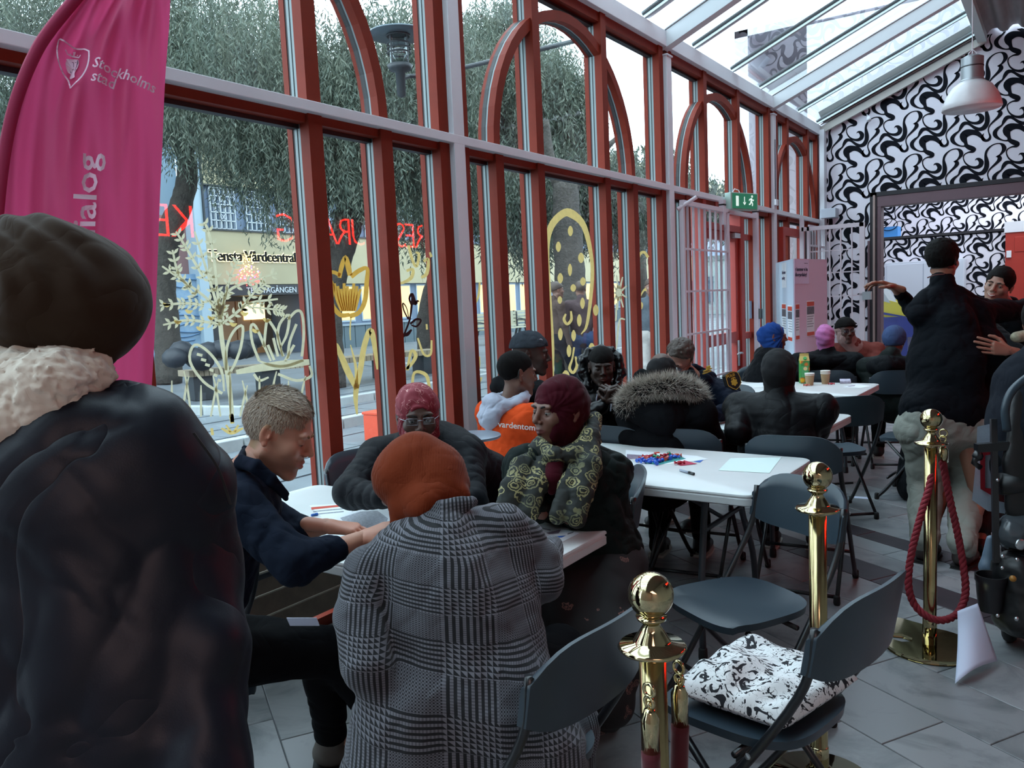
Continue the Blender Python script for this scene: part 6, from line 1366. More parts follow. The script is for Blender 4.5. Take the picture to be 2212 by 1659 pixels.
def jacket(J, m, h=.007, bulk=1.0, hem=-.02, wr=((.004, 26, 1), (.003, 60, 2)), quilt=None, cuff=.0, name='jacket', collar=True, lab=None, long=None, extra=None, width=1.0, sl=1.0, back=0):
    S = SDF(); pe, ch, nb, up, fw, rt = J['pel'], J['ch'], J['neck'], J['up'], J['fw'], J['rt']; b = bulk
    q = quilt; wd = 1.32 * width
    mid = (pe + ch) / 2 - fw * .02 * back
    S.cap(pe + up * hem, mid, .135 * b, .125 * b, .05, (rt, wd), q); S.cap(mid, ch - up * .02, .125 * b, .125 * b, .06, (rt, wd * 1.04), q)
    for i, s_ in enumerate((-1, 1)):
        S.cap(nb - up * .035 + rt * s_ * .03, J['sh'][i] - up * .012, .052 * b, .062 * b, .05); S.cap(ch, J['sh'][i] - up * .03, .09 * b, .07 * b, .05)
        e, w = J['elb'][i], J['hand'][i]; w2 = w + norm(e - w) * (.03 + cuff)
        S.cap(J['sh'][i] - up * .01, e, .068 * b * sl, .056 * b * sl, .025, None, q); S.cap(e, w2, .056 * b * sl, .040 * b * sl, .02, None, q)
        if cuff < .02: S.cap(w2, w2 - norm(e - w) * .012, .034 * b, .033 * b, .01)
    if collar: S.cap(nb - up * .02 - fw * .01, nb + up * .03 - fw * .005, .078 * b, .070 * b, .02)
    if long:
        for i in range(2): S.cap(J['hip'][i] + up * .04, J['hip'][i] + (J['knee'][i] - J['hip'][i]) * long, .115 * b, .095 * b, .05)
    if extra: extra(S)
    return sobj(name, S, h, m, J['t'], wr, lab=lab)
def trousers(J, m, h=.009, bulk=1.0, name='trousers', wr=((.005, 22, 3),), shoe=None, lab=None):
    S = SDF(); S.cap(J['hip'][0], J['hip'][1], .125 * bulk, .125 * bulk, .04); S.cap(J['pel'], J['pel'] + J['up'] * .1, .125, .115, .04, (J['rt'], 1.25))
    for i in range(2): a = J['ank'][i]; S.cap(J['hip'][i], J['knee'][i], .100 * bulk, .070 * bulk, .04); S.cap(J['knee'][i], a + (0, 0, .03), .070 * bulk, .055 * bulk, .02)
    sobj(name, S, h, m, J['t'], wr, lab=lab)
    for i in range(2):
        a = J['ank'][i]; d = J['fw']; g0 = A([a[0], a[1], 0]); S = SDF(); S.cap(g0 + A([0, 0, .055]) - d * .02, g0 + A([0, 0, .04]) + d * .13, .045, .038, .02, ((0, 0, 1), .9)); S.cap(a + (0, 0, .03), g0 + (0, 0, .06), .05, .048, .02)
        S.fn(lambda P: P[..., 2] - .004, g0 - .3, A([g0[0] + .3, g0[1] + .3, .01]), .002, 's'); sh = sobj('shoe', S, h, shoe or mat('dark_shoe', '1b1a1b', .5), J['t'])
        so = MB(); Pq = [tuple((g0 + d * y + J['rt'] * x)[:2]) for x, y in ((-.042, -.06), (.042, -.06), (.048, .06), (.038, .15), (0, .175), (-.038, .15), (-.048, .06))]; so.prism(Pq, lambda x, y: (x, y, .018), lambda x, y: (x, y, .0)); so.build('sole', mat('pale_sole', 'b9b5ac', .6) if shoe is None else mat('dark_sole', '141414', .6), sh, bevel=.004)
def hijab(J, m, h=.005, fold=.0035, seed=1, openr=(.050, .05, .070), drape=1.0, back=.0, name='headscarf', lab=None, face=True, big=1.0, neckr=1.0, wr2=None, opz=0.0, ribs=None, skull=None, noneck=False):
    c, H, s = J['head'], J['H'], J['hs']; T = J['T']; S = SDF(); b = big; k0 = skull or ((0, -.020, .034), (.086, .106, .095))
    S.ell(T(*k0[0]), A(k0[1]) * b * s, .03, H); S.ell(T(0, .008, -.035), A([.076, .080, .092]) * b * s, .03, H)
    if not noneck:
        S.cap(T(0, -.01, -.06), J['neck'] - J['up'] * .01, .074 * s * neckr, .088 * neckr, .03)
        if drape: S.cap(J['neck'] - J['up'] * .02 + J['fw'] * .02, J['neck'] - J['up'] * .10 + J['fw'] * .05, .085 * drape, .09 * drape, .03)
    S.ell(T(0, -.085 - back, .00), A([.060, .045, .065]) * b * s, .04, H)
    if face: S.ell(T(0, .110, -.010 + opz), A([openr[0] * 1.0, .062, openr[2]]) * s, .006, H, 's'); S.ell(T(0, .13, -.01 + opz), A([openr[0] * 1.05, .09, openr[2] * 1.03]) * s, .006, H, 's')
    a = H[1] * .5 + H[2] * .9
    def fo(P):
        L = (P - c) @ H.T; r = np.arctan2(L[:, 2] - .02, L[:, 1] - .07); return np.sin(r * 9 + L[:, 0] * 22 + seed) * .6 + .5 * np.sin(r * 21 - L[:, 0] * 30 + 2 * seed)
    V, Q = S.mesh(h, wr2 or ((.0025, 40, seed),)); dv = V - c; nrm = dv / (np.linalg.norm(dv, axis=1)[:, None] + 1e-9); V = V + nrm * (fo(V) * fold)[:, None]
    if ribs:
        L = (V - c) @ H.T; V = V + nrm * (np.abs(np.sin(PI * (L[:, 0] + .25 * L[:, 2] * 0) / ribs[1])) * ribs[0])[:, None]
    o = fastmesh(name, V, Q, m, J['t'], smooth=True)
    if lab: o['label'] = lab
    return o
def strands(J, name, col, reg, n, ln, wd, comb, off=.004, seed=1, spread=.35, sk=((0, -.014, .036), (.078, .098, .087))):
    """short hair: thin tapered blades growing from the scalp, combed along 'comb' (head frame)"""
    R_ = np.random.default_rng(seed); c, H, s = J['head'], J['H'], J['hs']; u = R_.normal(size=(n * 4, 3)); u /= np.linalg.norm(u, axis=1)[:, None]; L = u * A(sk[1]) + A(sk[0]); L = L[reg(*L.T)][:n]; k = len(L); nn = (L - A(sk[0])) / A(sk[1]) ** 2; nn /= np.linalg.norm(nn, axis=1)[:, None]
    d = A(comb(*L.T)).T if callable(comb) else np.tile(A(comb, dtype=float), (k, 1)); d = d - nn * ((d * nn).sum(1))[:, None]; d /= np.linalg.norm(d, axis=1)[:, None] + 1e-9; d = d + nn * .5 + R_.normal(size=(k, 3)) * spread; d /= np.linalg.norm(d, axis=1)[:, None]
    sd = np.cross(d, nn); sd /= np.linalg.norm(sd, axis=1)[:, None] + 1e-9; l = ln * R_.uniform(.6, 1.25, k)[:, None]; w = wd
    V = np.stack([L - sd * w, L + sd * w, L + d * l * .55 + sd * w * .8 - nn * .002, L + d * l - nn * l * .25, L + d * l * .55 - sd * w * .8 - nn * .002], 1)
    V = c + (V.reshape(-1, 3) * s) @ H; Q = []; b_ = np.arange(k)[:, None] * 5; Q = np.vstack([b_ + A([0, 1, 2, 4]), b_ + A([4, 2, 3, 3])])
    tri = np.vstack([b_ + A([0, 1, 2]), b_ + A([0, 2, 4]), b_ + A([4, 2, 3])]); base = A(srgb(col)); g = R_.uniform(.6, 1.35, (k, 1)); C = np.repeat(np.clip(base[None] * g, 0, 1), 5, 0); C[:, 3] = 1
    o = fastmesh(name, V, tri, MATS.get('hair_blades') or hairm(), J['t'], col=C); o['kind'] = 'stuff'; return o
def hairm():
    q = NT('hair_blades'); at_ = q.n('VertexColor'); at_.layer_name = 'Col'; q.l(at_.outputs[0], q.b.inputs['Base Color']); q.b.inputs['Roughness'].default_value = .5; MATS['hair_blades'] = q.m; return q.m
def glasses(J, m, r=.019, sq=True, z=.004):
    T, t = J['T'], J['t']; b = MB()
    for q in (-1, 1):
        P = [T(q * .032 + (.021 if sq else r) * sx, .098 - .006 * abs(q * .032 + .02 * sx) / .05, z + (.012 if sq else r) * sz) for sx, sz in ((-1, -1), (-1, 1), (1, 1), (1, -1))]
        if not sq: P = [T(q * .032 + r * math.cos(a), .097, z + r * .85 * math.sin(a)) for a in np.linspace(0, 2 * PI, 14, endpoint=False)]
        b.tube(P, .0011 * J['hs'], 6, closed=True); b.tube([T(q * .054, .094, z + .006), T(q * .072, .05, z + .004), T(q * .080, -.005, z + .002)], .0011 * J['hs'], 6)
    b.tube([T(-.011, .1, z + .004), T(0, .103, z + .006), T(.011, .1, z + .004)], .0011 * J['hs'], 6); g = b.build('glasses', m, t, smooth=True)
    for q in (-1, 1): MB().prism([(-.020, -.011), (.020, -.011), (.020, .011), (-.020, .011)], lambda x, y: T(q * .032 + x, .099 - .006 * abs(q * .032 + x) / .05, z + y), lambda x, y: T(q * .032 + x, .0985 - .006 * abs(q * .032 + x) / .05, z + y)).build('lens', glass_mat('lens_glass', (.92, .94, .96), lo=.06, hi=.5, dirt=0), g)
M_blk = cloth('black_jacket_cloth', '111316', .7); M_blk2 = cloth('black_wool', '0e1013', .9, .2); M_navy = cloth('navy_shirt_cloth', '121a28', .75); M_dkt = cloth('dark_trousers', '101114', .85); M_jean = cloth('dark_denim', '151920', .85)
# ---------------------------------------------------------------- the people
# foreground person, seen from behind at the left edge
c = at(118, 632, 1.36); f = norm(A([c[0] + .35, c[1] + .1, 0])); f = norm(A([-.62, .78, 0]))
J = person('person from behind at the left edge in a brown headwrap, fleece collar and black jacket', c, f + A([0, 0, -.1]), at(150, 1330, 1.30), f, hands=(at(-140, 1600, 1.30), at(440, 1640, 1.24)), shw=.205, sitting=False, tone='6b4a38', hh=.006, noface=True, hs=.80, neck=at(128, 905, 1.33), elbows=(at(-160, 1330, 1.32), at(430, 1330, 1.32)), shs=[at(-130, 1010, 1.34), at(385, 1010, 1.36)])
MW = cloth('dark_brown_jersey', '33281f', .85, .3, bump=.15, bscale=500, fst=.3)
S = SDF(); T, H = J['T'], J['H']
S.ell(at(122, 625, 1.37), (.132, .132, .120), .03); S.ell(at(150, 665, 1.37), (.126, .126, .092), .04); S.ell(at(40, 620, 1.38), (.115, .12, .115), .04); S.ell(at(200, 690, 1.35), (.07, .07, .07), .04); S.cap(at(30, 745, 1.36), at(215, 765, 1.34), .035, .025, .03)
V, Q = S.mesh(.0045, ((.002, 30, 8),)); c0 = at(-60, 660, 1.30)
d = V - at(118, 640, 1.37); n_ = d / np.linalg.norm(d, axis=1)[:, None]; x_ = (V - CAM) @ _R; y_ = (V - CAM) @ _U
rr_ = np.hypot(x_ - (-.98), (y_ - (.14)) * 1.9); V = V + n_ * (.0035 * np.sin(rr_ * 150 + 2 * np.sin(x_ * 14)) * np.clip((y_ - .10) * 14, 0, 1) + .003 * np.sin(rr_ * 62 + 4 * y_))[:, None]
fastmesh('headwrap', V, Q, MW, J['t'], smooth=True)
MF = cloth('cream_fleece', 'cfc6b8', .95, .6)
S = SDF(); S.chain([at(-120, 850, 1.36), at(0, 850, 1.27), at(110, 832, 1.25), at(205, 810, 1.30)], [.05, .062, .052, .028], .03); S.chain([at(-120, 930, 1.33), at(0, 925, 1.24), at(70, 900, 1.235)], [.05, .055, .04], .03); S.cap(at(-60, 800, 1.37), at(160, 800, 1.33), .075, .06, .04)
V, Q = S.mesh(.004, ((.0035, 110, 3), (.003, 210, 4))); fastmesh('fleece_collar', V, Q, MF, J['t'], smooth=True)
MJ = cloth('satin_black_jacket', '0c111d', .45, spec=.28, fs=3.0, fd=.03, fst=.35)
S = SDF(); sh = J['sh']
S.chain([at(-250, 1050, 1.34), at(-60, 1010, 1.30), at(150, 960, 1.29), at(300, 960, 1.33), at(400, 1040, 1.36)], [.09, .10, .085, .080, .085], .06)
S.cap(at(255, 855, 1.33), at(330, 920, 1.33), .028, .05, .03)
S.cap(at(-50, 1120, 1.33), at(60, 1650, 1.30), .17, .19, .08); S.cap(at(200, 1120, 1.33), at(250, 1700, 1.30), .16, .19, .08); S.cap(at(330, 1120, 1.36), at(330, 1700, 1.30), .11, .16, .06)
S.chain([at(395, 1050, 1.37), at(425, 1230, 1.36), at(440, 1400, 1.30), at(440, 1700, 1.22)], [.075, .070, .075, .085], .03)
S.chain([at(20, 1900, 1.34), at(300, 2050, 1.34)], [.2, .2], .1)
V, Q = S.mesh(.006, ((.0075, 7, 21), (.003, 17, 22))); fastmesh('jacket', V, Q, MJ, J['t'], smooth=True)
b = MB(); b.tube(smoothpath([at(418, 935, 1.285), at(470, 1010, 1.30), at(498, 1090, 1.31)], 6), .0022, 6); b.build('seam', mat('jacket_seam', '0a0b0e', .5), J['t'])

# blond man in profile
hd = at(600, 936, 2.24); fc2 = norm(A([.80, .52, -.42])); 
J = person('blond man in a navy shirt, in profile, leaning over the nearest table', hd, fc2, (-2.10, 1.30, .55), (.72, .69), hands=(at(705, 1136, 2.34), at(782, 1166, 2.12)), elbows=(at(640, 1150, 2.42), at(640, 1215, 2.0)), tone='bb8a74', hh=.0028, hs=.97, hup=(-.1, .0, 1), shw=.19, stub='6f4f3e', lids=.25, look=1.0, lip='a5655a', brow='8a6a4a', neck=at(540, 1015, 2.22),
    handk=(dict(f=norm(at(800, 1148, 2.36) - at(705, 1136, 2.34)), n=(0, 0, 1), curl=(.28, .22, .25, .3), thumb=.2, side=-1, h=.0025), dict(f=norm(at(860, 1134, 2.16) - at(782, 1166, 2.12)), n=(-.1, -.3, 1), curl=(.3, .3, .35, .4), thumb=.3, side=1, h=.003)), shs=[at(545, 1085, 2.42), at(520, 1095, 2.06)],
    hair=('9a7a58', lambda x, y, z: np.clip((z - .012 + (y > .02) * -(.045) + .0 * x) * 60, 0, 1) * (y < .075) + ((y < -.02) & (z > -.055)) * np.clip((-.02 - y) * 60, 0, 1)), feet=[(-1.72, 1.78, .09), (-2.0, 1.74, .09)])
reg = lambda x, y, z: ((z > .045) & (y < .070)) | ((y < -.012) & (z > -.045)) | ((z > .02) & (y < .03))
strands(J, 'hair', 'a2917e', reg, 12000, .012, .0009, lambda x, y, z: (x * 0, .15 + y * 0 + (z > .09) * .6, -1.2 + (z > .09) * .9), seed=2, spread=.22)
strands(J, 'hair_top', 'ab9a86', lambda x, y, z: (z > .080) & (y < .072), 6500, .019, .0010, (0.3, 1, .3), seed=3, spread=.25, sk=((0, -.012, .040), (.078, .095, .092)))
S = SDF(); nb = J['neck']; jk = jacket(J, M_navy, h=.0055, bulk=.98, cuff=.055, name='shirt', collar=False, wr=((.004, 24, 31), (.0025, 52, 32)), back=1)
S = SDF(); up = J['up']; b0 = nb + up * .0; ring = []
for k in range(13): a = PI * (.12 + .76 * k / 12) + PI; p = nb + J['fw'] * (-.062 * math.sin(-a) * -1) * -1; 
C1 = [at(528, 972, 2.24), at(522, 990, 2.14), at(556, 1000, 2.10), at(590, 1030, 2.11), at(622, 1066, 2.16)]; C2 = [at(528, 968, 2.26), at(548, 975, 2.36), at(590, 1000, 2.40)]
S.chain(C1, [.008, .009, .009, .007, .004], .008); S.chain([p - up * .016 for p in C1], [.011, .013, .013, .011, .007], .012); S.chain(C2, [.008, .009, .006], .01); sobj('collar', S, .003, M_navy, J['t'])
trousers(J, M_dkt, shoe=mat('grey_brown_shoe', '55504b', .6))
o = MB().obox(at(655, 1343, 2.06), (norm(_R), norm(-_f + _U * .9), norm(_U + _f * .9)), (.038, .022, .0008)).build('name_card', M_paper, J['t']); o['label'] = 'white printed card on the lap'

# woman in the red patterned scarf
q = NT('red_patterned_scarf'); tc = q.n('TexCoord'); nz = q.n('TexNoise', i_Scale=22.0, i_Detail=1.5, i_Distortion=1.2); q.l(tc.outputs['Object'], nz.inputs[0]); a1 = q.n('Math', operation='SUBTRACT', i_1=.5); a2 = q.n('Math', operation='ABSOLUTE'); a3 = q.n('Math', operation='LESS_THAN', i_1=.008); q.l(nz.outputs[0], a1.inputs[0]); q.l(a1.outputs[0], a2.inputs[0]); q.l(a2.outputs[0], a3.inputs[0])
mx = q.n('Mix', data_type='RGBA'); mx.inputs[6].default_value = srgb('7d1a2c'); mx.inputs[7].default_value = srgb('c98f8c'); q.l(a3.outputs[0], mx.inputs[0]); q.l(mx.outputs[2], q.b.inputs['Base Color']); q.b.inputs['Roughness'].default_value = .7; M_rs = q.m
hd = at(903, 900, 3.12); fcv = norm((CAM - hd) * (1, 1, 0)) + A([.12, 0, -.12])
J = person('woman facing us in a dark red patterned headscarf, glasses and quilted black jacket', hd, fcv, (-2.10, 3.00, .56), (.35, -.94), hands=(at(905, 1105, 2.72) , at(838, 1078, 2.78)), elbows=(at(1020, 1085, 2.95), at(755, 1062, 2.92)), tone='4a3228', hh=.0035, shw=.185, lids=.7, neck=at(905, 955, 3.17), shs=[at(1000, 980, 3.15), at(812, 985, 3.15)],
    handk=(None, dict(f=norm(at(900, 1098, 2.7) - at(838, 1078, 2.78)), n=(0, 0, 1), h=.004)))
hijab(J, M_rs, openr=(.056, .05, .078), opz=-.012, fold=.003, seed=3, drape=.9, neckr=.95, lab='dark red patterned scarf'); glasses(J, mat('pale_glasses_rim', 'a9adb5', .25, metal=.7))
jacket(J, cloth('black_quilted_cloth', '101217', .6, spec=.12), bulk=1.08, quilt=(.004, .042), wr=((.003, 26, 41),), h=.0055)
MB().tube([J['hand'][0] + (.033 * math.cos(a), .0, .033 * math.sin(a)) for a in np.linspace(0, 2 * PI, 16, endpoint=False)], .004, 6, closed=True).build('bracelet', mat('pale_bracelet', '8f9ea0', .3, metal=.5), J['t'])
trousers(J, M_dkt, h=.014)

# woman in the maroon headscarf and floral scarf
hd = at(1206, 888, 2.86); fcv = norm(-_R * .78 - _f * .62 + A([0, 0, -.10]))
J = person('woman in a maroon headscarf, gold floral scarf and dark green coat at the nearest table', hd, fcv, at(1285, 1210, 2.95), (-.45, -.89), hands=(at(1230, 1120, 2.74), at(1170, 1110, 2.72)), elbows=(at(1318, 1130, 2.88), at(1120, 1085, 2.85)), tone='6d4a3c', hh=.0030, shw=.20, lids=.62, lip='6a3a38', neck=at(1218, 962, 2.90), shs=[at(1312, 1010, 2.86), at(1130, 1000, 2.80)])
M_mar = cloth('maroon_jersey', '3f0f1a', .85, .3, bump=.1)
hijab(J, M_mar, openr=(.054, .05, .066), opz=-.020, fold=.0022, seed=5, drape=.0, neckr=.92, h=.0035, back=-.01, lab='maroon headscarf')
q = NT('gold_floral_scarf'); tc = q.n('TexCoord'); vr = q.n('TexVoronoi', i_Scale=24.0); nz = q.n('TexNoise', i_Scale=30.0, i_Detail=3.0); ad = q.n('VectorMath', operation='ADD'); sc = q.n('VectorMath', operation='SCALE', i_Scale=.035); q.l(tc.outputs['Object'], nz.inputs[0]); q.l(nz.outputs[1], sc.inputs[0]); q.l(tc.outputs['Object'], ad.inputs[0]); q.l(sc.outputs[0], ad.inputs[1]); q.l(ad.outputs[0], vr.inputs['Vector'])
sn = q.n('Math', operation='MULTIPLY', i_1=30.0); si = q.n('Math', operation='SINE'); q.l(vr.outputs['Distance'], sn.inputs[0]); q.l(sn.outputs[0], si.inputs[0]); g1 = q.n('Math', operation='GREATER_THAN', i_1=.05); q.l(si.outputs[0], g1.inputs[0]); l1 = q.n('Math', operation='LESS_THAN', i_1=.52); q.l(vr.outputs['Distance'], l1.inputs[0]); g2 = q.n('Math', operation='MULTIPLY'); q.l(g1.outputs[0], g2.inputs[0]); q.l(l1.outputs[0], g2.inputs[1])
n3 = q.n('TexNoise', i_Scale=7.0); q.l(tc.outputs['Object'], n3.inputs[0]); rp = q.n('ValToRGB'); e = rp.color_ramp.elements; e[0].color = srgb('56583f'); e[1].color = srgb('a39b6a'); e[0].position = .4; e[1].position = .6; q.l(n3.outputs[0], rp.inputs[0])
mx = q.n('Mix', data_type='RGBA'); mx.inputs[6].default_value = srgb('151a16'); q.l(rp.outputs[0], mx.inputs[7]); q.l(g2.outputs[0], mx.inputs[0]); q.l(mx.outputs[2], q.b.inputs['Base Color']); q.b.inputs['Roughness'].default_value = .75; M_fs = q.m
M_grn = cloth('dark_green_coat', '131c1b', .7, fd=.022, spec=.1)
jacket(J, M_grn, bulk=1.14, wr=((.008, 15, 51), (.004, 38, 52)), h=.0055, collar=False, long=.12, hem=-.05, name='coat')
S = SDF(); S.chain([at(1165, 955, 2.78), at(1195, 985, 2.72), at(1240, 985, 2.74), at(1275, 945, 2.82), at(1285, 905, 2.92)], [.022, .030, .032, .034, .028], .02); S.cap(at(1200, 1000, 2.76), at(1270, 960, 2.84), .035, .035, .02)
for P_, R_ in (([at(1160, 965, 2.80), at(1130, 1010, 2.72), at(1108, 1060, 2.66), at(1090, 1110, 2.62)], [.030, .042, .046, .04]), ([at(1180, 985, 2.76), at(1160, 1050, 2.67), at(1140, 1110, 2.62)], [.028, .036, .036]), ([at(1275, 950, 2.80), at(1275, 1010, 2.70), at(1255, 1070, 2.64), at(1245, 1120, 2.60)], [.036, .042, .040, .034]), ([at(1255, 985, 2.76), at(1225, 1050, 2.66), at(1205, 1115, 2.60)], [.026, .032, .030])): S.chain(P_, R_, .018, flat=(_f, .55))
V, Q = S.mesh(.0035, ((.0025, 45, 55), (.002, 90, 56))); o = fastmesh('floral_scarf', V, Q, M_fs, J['t'], smooth=True); o['label'] = 'black scarf with gold roses'
S = SDF(); S.chain([at(1200, 985, 2.74), at(1195, 1030, 2.70), at(1192, 1060, 2.72)], [.035, .028, .015], .02); sobj('neck_cloth', S, .005, M_mar, J['t'])
q = NT('dark_floral_skirt'); tc = q.n('TexCoord'); vr = q.n('TexVoronoi', i_Scale=14.0); nz = q.n('TexNoise', i_Scale=34.0, i_Detail=3.0); ad = q.n('VectorMath', operation='ADD'); sc = q.n('VectorMath', operation='SCALE', i_Scale=.06); q.l(tc.outputs['Object'], nz.inputs[0]); q.l(nz.outputs[1], sc.inputs[0]); q.l(tc.outputs['Object'], ad.inputs[0]); q.l(sc.outputs[0], ad.inputs[1]); q.l(ad.outputs[0], vr.inputs['Vector']); l1 = q.n('Math', operation='LESS_THAN', i_1=.30); q.l(vr.outputs['Distance'], l1.inputs[0]); sn = q.n('Math', operation='MULTIPLY', i_1=55.0); si = q.n('Math', operation='SINE'); q.l(vr.outputs['Distance'], sn.inputs[0]); q.l(sn.outputs[0], si.inputs[0]); g1 = q.n('Math', operation='GREATER_THAN', i_1=-.1); q.l(si.outputs[0], g1.inputs[0]); g2 = q.n('Math', operation='MULTIPLY'); q.l(g1.outputs[0], g2.inputs[0]); q.l(l1.outputs[0], g2.inputs[1])
sp_ = q.n('SeparateColor'); q.l(vr.outputs['Color'], sp_.inputs[0]); g3 = q.n('Math', operation='GREATER_THAN', i_1=.45); q.l(sp_.outputs[0], g3.inputs[0]); g4 = q.n('Math', operation='MULTIPLY'); q.l(g2.outputs[0], g4.inputs[0]); q.l(g3.outputs[0], g4.inputs[1]); mx = q.n('Mix', data_type='RGBA'); mx.inputs[6].default_value = srgb('121012'); mx.inputs[7].default_value = srgb('74524c'); q.l(g4.outputs[0], mx.inputs[0]); q.l(mx.outputs[2], q.b.inputs['Base Color']); q.b.inputs['Roughness'].default_value = .8
S = SDF(); S.cap(J['hip'][0], J['hip'][1], .14, .14, .05); kn = (J['knee'][0] + J['knee'][1]) / 2; kn = onz(1300, 1300, .5)
S.chain([J['pel'], at(1310, 1290, 2.74), at(1312, 1400, 2.62), at(1300, 1510, 2.56)], [.13, .115, .115, .11], .06); S.chain([J['pel'], at(1225, 1310, 2.70), at(1240, 1420, 2.58)], [.12, .11, .10], .05)
V, Q = S.mesh(.007, ((.007, 16, 61),)); fastmesh('skirt', V, Q, q.m, J['t'], smooth=True)
for px in (1255, 1300):
    p = onz(px, 1570, .03); S = SDF(); S.cap(p + (0, .05, .02), p + (-.03, -.12, .01), .04, .035, .02); sobj('shoe', S, .006, mat('black_shoe', '111113', .5), J['t'])

# woman in the houndstooth coat, seen from behind
q = NT('houndstooth_tweed'); at_ = q.n('UVMap')
tc = q.n('TexCoord'); sp_ = q.n('SeparateXYZ'); q.l(tc.outputs['UV'], sp_.inputs[0])
def mth(op, a, b=None, v=None):
    x = q.n('Math', operation=op); (q.l(a, x.inputs[0]) if not isinstance(a, (int, float)) else setattr(x.inputs[0], 'default_value', a))
    if b is not None: (q.l(b, x.inputs[1]) if not isinstance(b, (int, float)) else setattr(x.inputs[1], 'default_value', b))
    return x.outputs[0]
u_, v_ = sp_.outputs[0], sp_.outputs[1]; N1 = 1.0
def band(c, per): return mth('LESS_THAN', mth('FRACT', mth('MULTIPLY', c, 1 / per)), .5)
S1 = .0105
bu, bv = band(u_, S1), band(v_, S1); tw = mth('LESS_THAN', mth('FRACT', mth('MULTIPLY', mth('ADD', u_, v_), 1 / S1)), .5)
eq = mth('COMPARE', bu, bv); eq = mth('LESS_THAN', mth('ABSOLUTE', mth('SUBTRACT', bu, bv)), .5)
hound = mth('ADD', mth('MULTIPLY', eq, bu), mth('MULTIPLY', mth('SUBTRACT', 1, eq), tw))
fu_, fv_ = band(u_, .0052), band(v_, .0052); fine = mth('MULTIPLY', mth('MAXIMUM', fu_, fv_), .85); fine2 = mth('SUBTRACT', mth('ADD', fu_, fv_), mth('MULTIPLY', mth('MULTIPLY', fu_, fv_), 1.6))
Bu, Bv = mth('LESS_THAN', mth('FRACT', mth('MULTIPLY', u_, 1 / .17)), .52), mth('LESS_THAN', mth('FRACT', mth('MULTIPLY', v_, 1 / .135)), .52)
bothB = mth('MULTIPLY', Bu, Bv); oneV = mth('MULTIPLY', mth('SUBTRACT', 1, Bu), Bv); oneU = mth('MULTIPLY', Bu, mth('SUBTRACT', 1, Bv)); none = mth('MULTIPLY', mth('SUBTRACT', 1, Bu), mth('SUBTRACT', 1, Bv))
val = mth('ADD', mth('ADD', mth('MULTIPLY', bothB, hound), mth('MULTIPLY', oneV, mth('MULTIPLY', bv, mth('MAXIMUM', fu_, .55)))), mth('ADD', mth('MULTIPLY', oneU, mth('MULTIPLY', bu, mth('MAXIMUM', fv_, .55))), mth('MULTIPLY', none, mth('MULTIPLY', fine2, .75))))
mx = q.n('Mix', data_type='RGBA'); mx.inputs[6].default_value = srgb('14171c'); mx.inputs[7].default_value = srgb('70727a'); q.l(val, mx.inputs[0]); q.l(mx.outputs[2], q.b.inputs['Base Color']); q.b.inputs['Roughness'].default_value = .9; q.b.inputs['Sheen Weight'].default_value = .1; M_ht = q.m
hd = at(908, 1022, 2.14); fcv = norm(A([-.25, .90, -.30]))
J = person('woman from behind in a rust headscarf and grey houndstooth coat', hd, fcv, at(1010, 1520, 1.98), (-.25, .97), hands=(at(815, 1400, 2.06), at(1185, 1195, 2.30)), elbows=(at(797, 1430, 1.89), at(1165, 1250, 2.12)), tone='5a3d2e', hh=.006, shw=.21, noface=True, hs=.78, neck=at(935, 1110, 2.06), shs=[at(835, 1265, 2.05), at(1105, 1205, 2.16)])
S = SDF()
S.chain([at(890, 1175, 2.04), at(950, 1145, 2.03), at(1080, 1140, 2.09), at(1125, 1170, 2.12)], [.045, .058, .056, .052], .05)
S.chain([at(815, 1250, 2.0), at(870, 1200, 2.02)], [.065, .07], .05)
S.chain([at(915, 1230, 2.03), at(930, 1350, 2.02), at(960, 1480, 1.97)], [.125, .115, .15], .07); S.chain([at(1060, 1230, 2.10), at(1055, 1350, 2.04), at(1070, 1480, 1.97)], [.115, .120, .15], .08); S.ell(at(975, 1330, 1.99), (.14, .12, .2), .08)
S.chain([at(795, 1235, 1.98), at(778, 1330, 1.93), at(795, 1440, 1.87)], [.066, .064, .060], .015); S.cap(at(795, 1440, 1.87), at(810, 1430, 2.02), .058, .045, .02)
S.chain([at(1130, 1170, 2.12), at(1160, 1210, 2.13), at(1170, 1255, 2.10)], [.062, .060, .056], .02); S.cap(at(1170, 1255, 2.10), at(1190, 1185, 2.32), .055, .040, .02)
S.chain([at(890, 1560, 1.93), at(880, 1700, 1.90), at(890, 1850, 1.92)], [.145, .15, .15], .06); S.chain([at(1080, 1560, 1.95), at(1120, 1650, 1.96), at(1120, 1850, 2.0)], [.155, .16, .15], .06); S.chain([at(1195, 1480, 2.12), at(1215, 1560, 2.10), at(1215, 1700, 2.10)], [.06, .085, .09], .05)
S.chain([at(885, 1130, 2.02), at(945, 1100, 2.0), at(1020, 1082, 2.03)], [.020, .024, .020], .012, flat=(_f, .7))
V, Q = S.mesh(.005, ((.0045, 17, 71), (.0022, 40, 72)))
o = fastmesh('coat', V, Q, M_ht, J['t'], smooth=True); me = o.data; uvl = me.uv_layers.new(name='UVMap'); cax = at(985, 1400, 2.22)
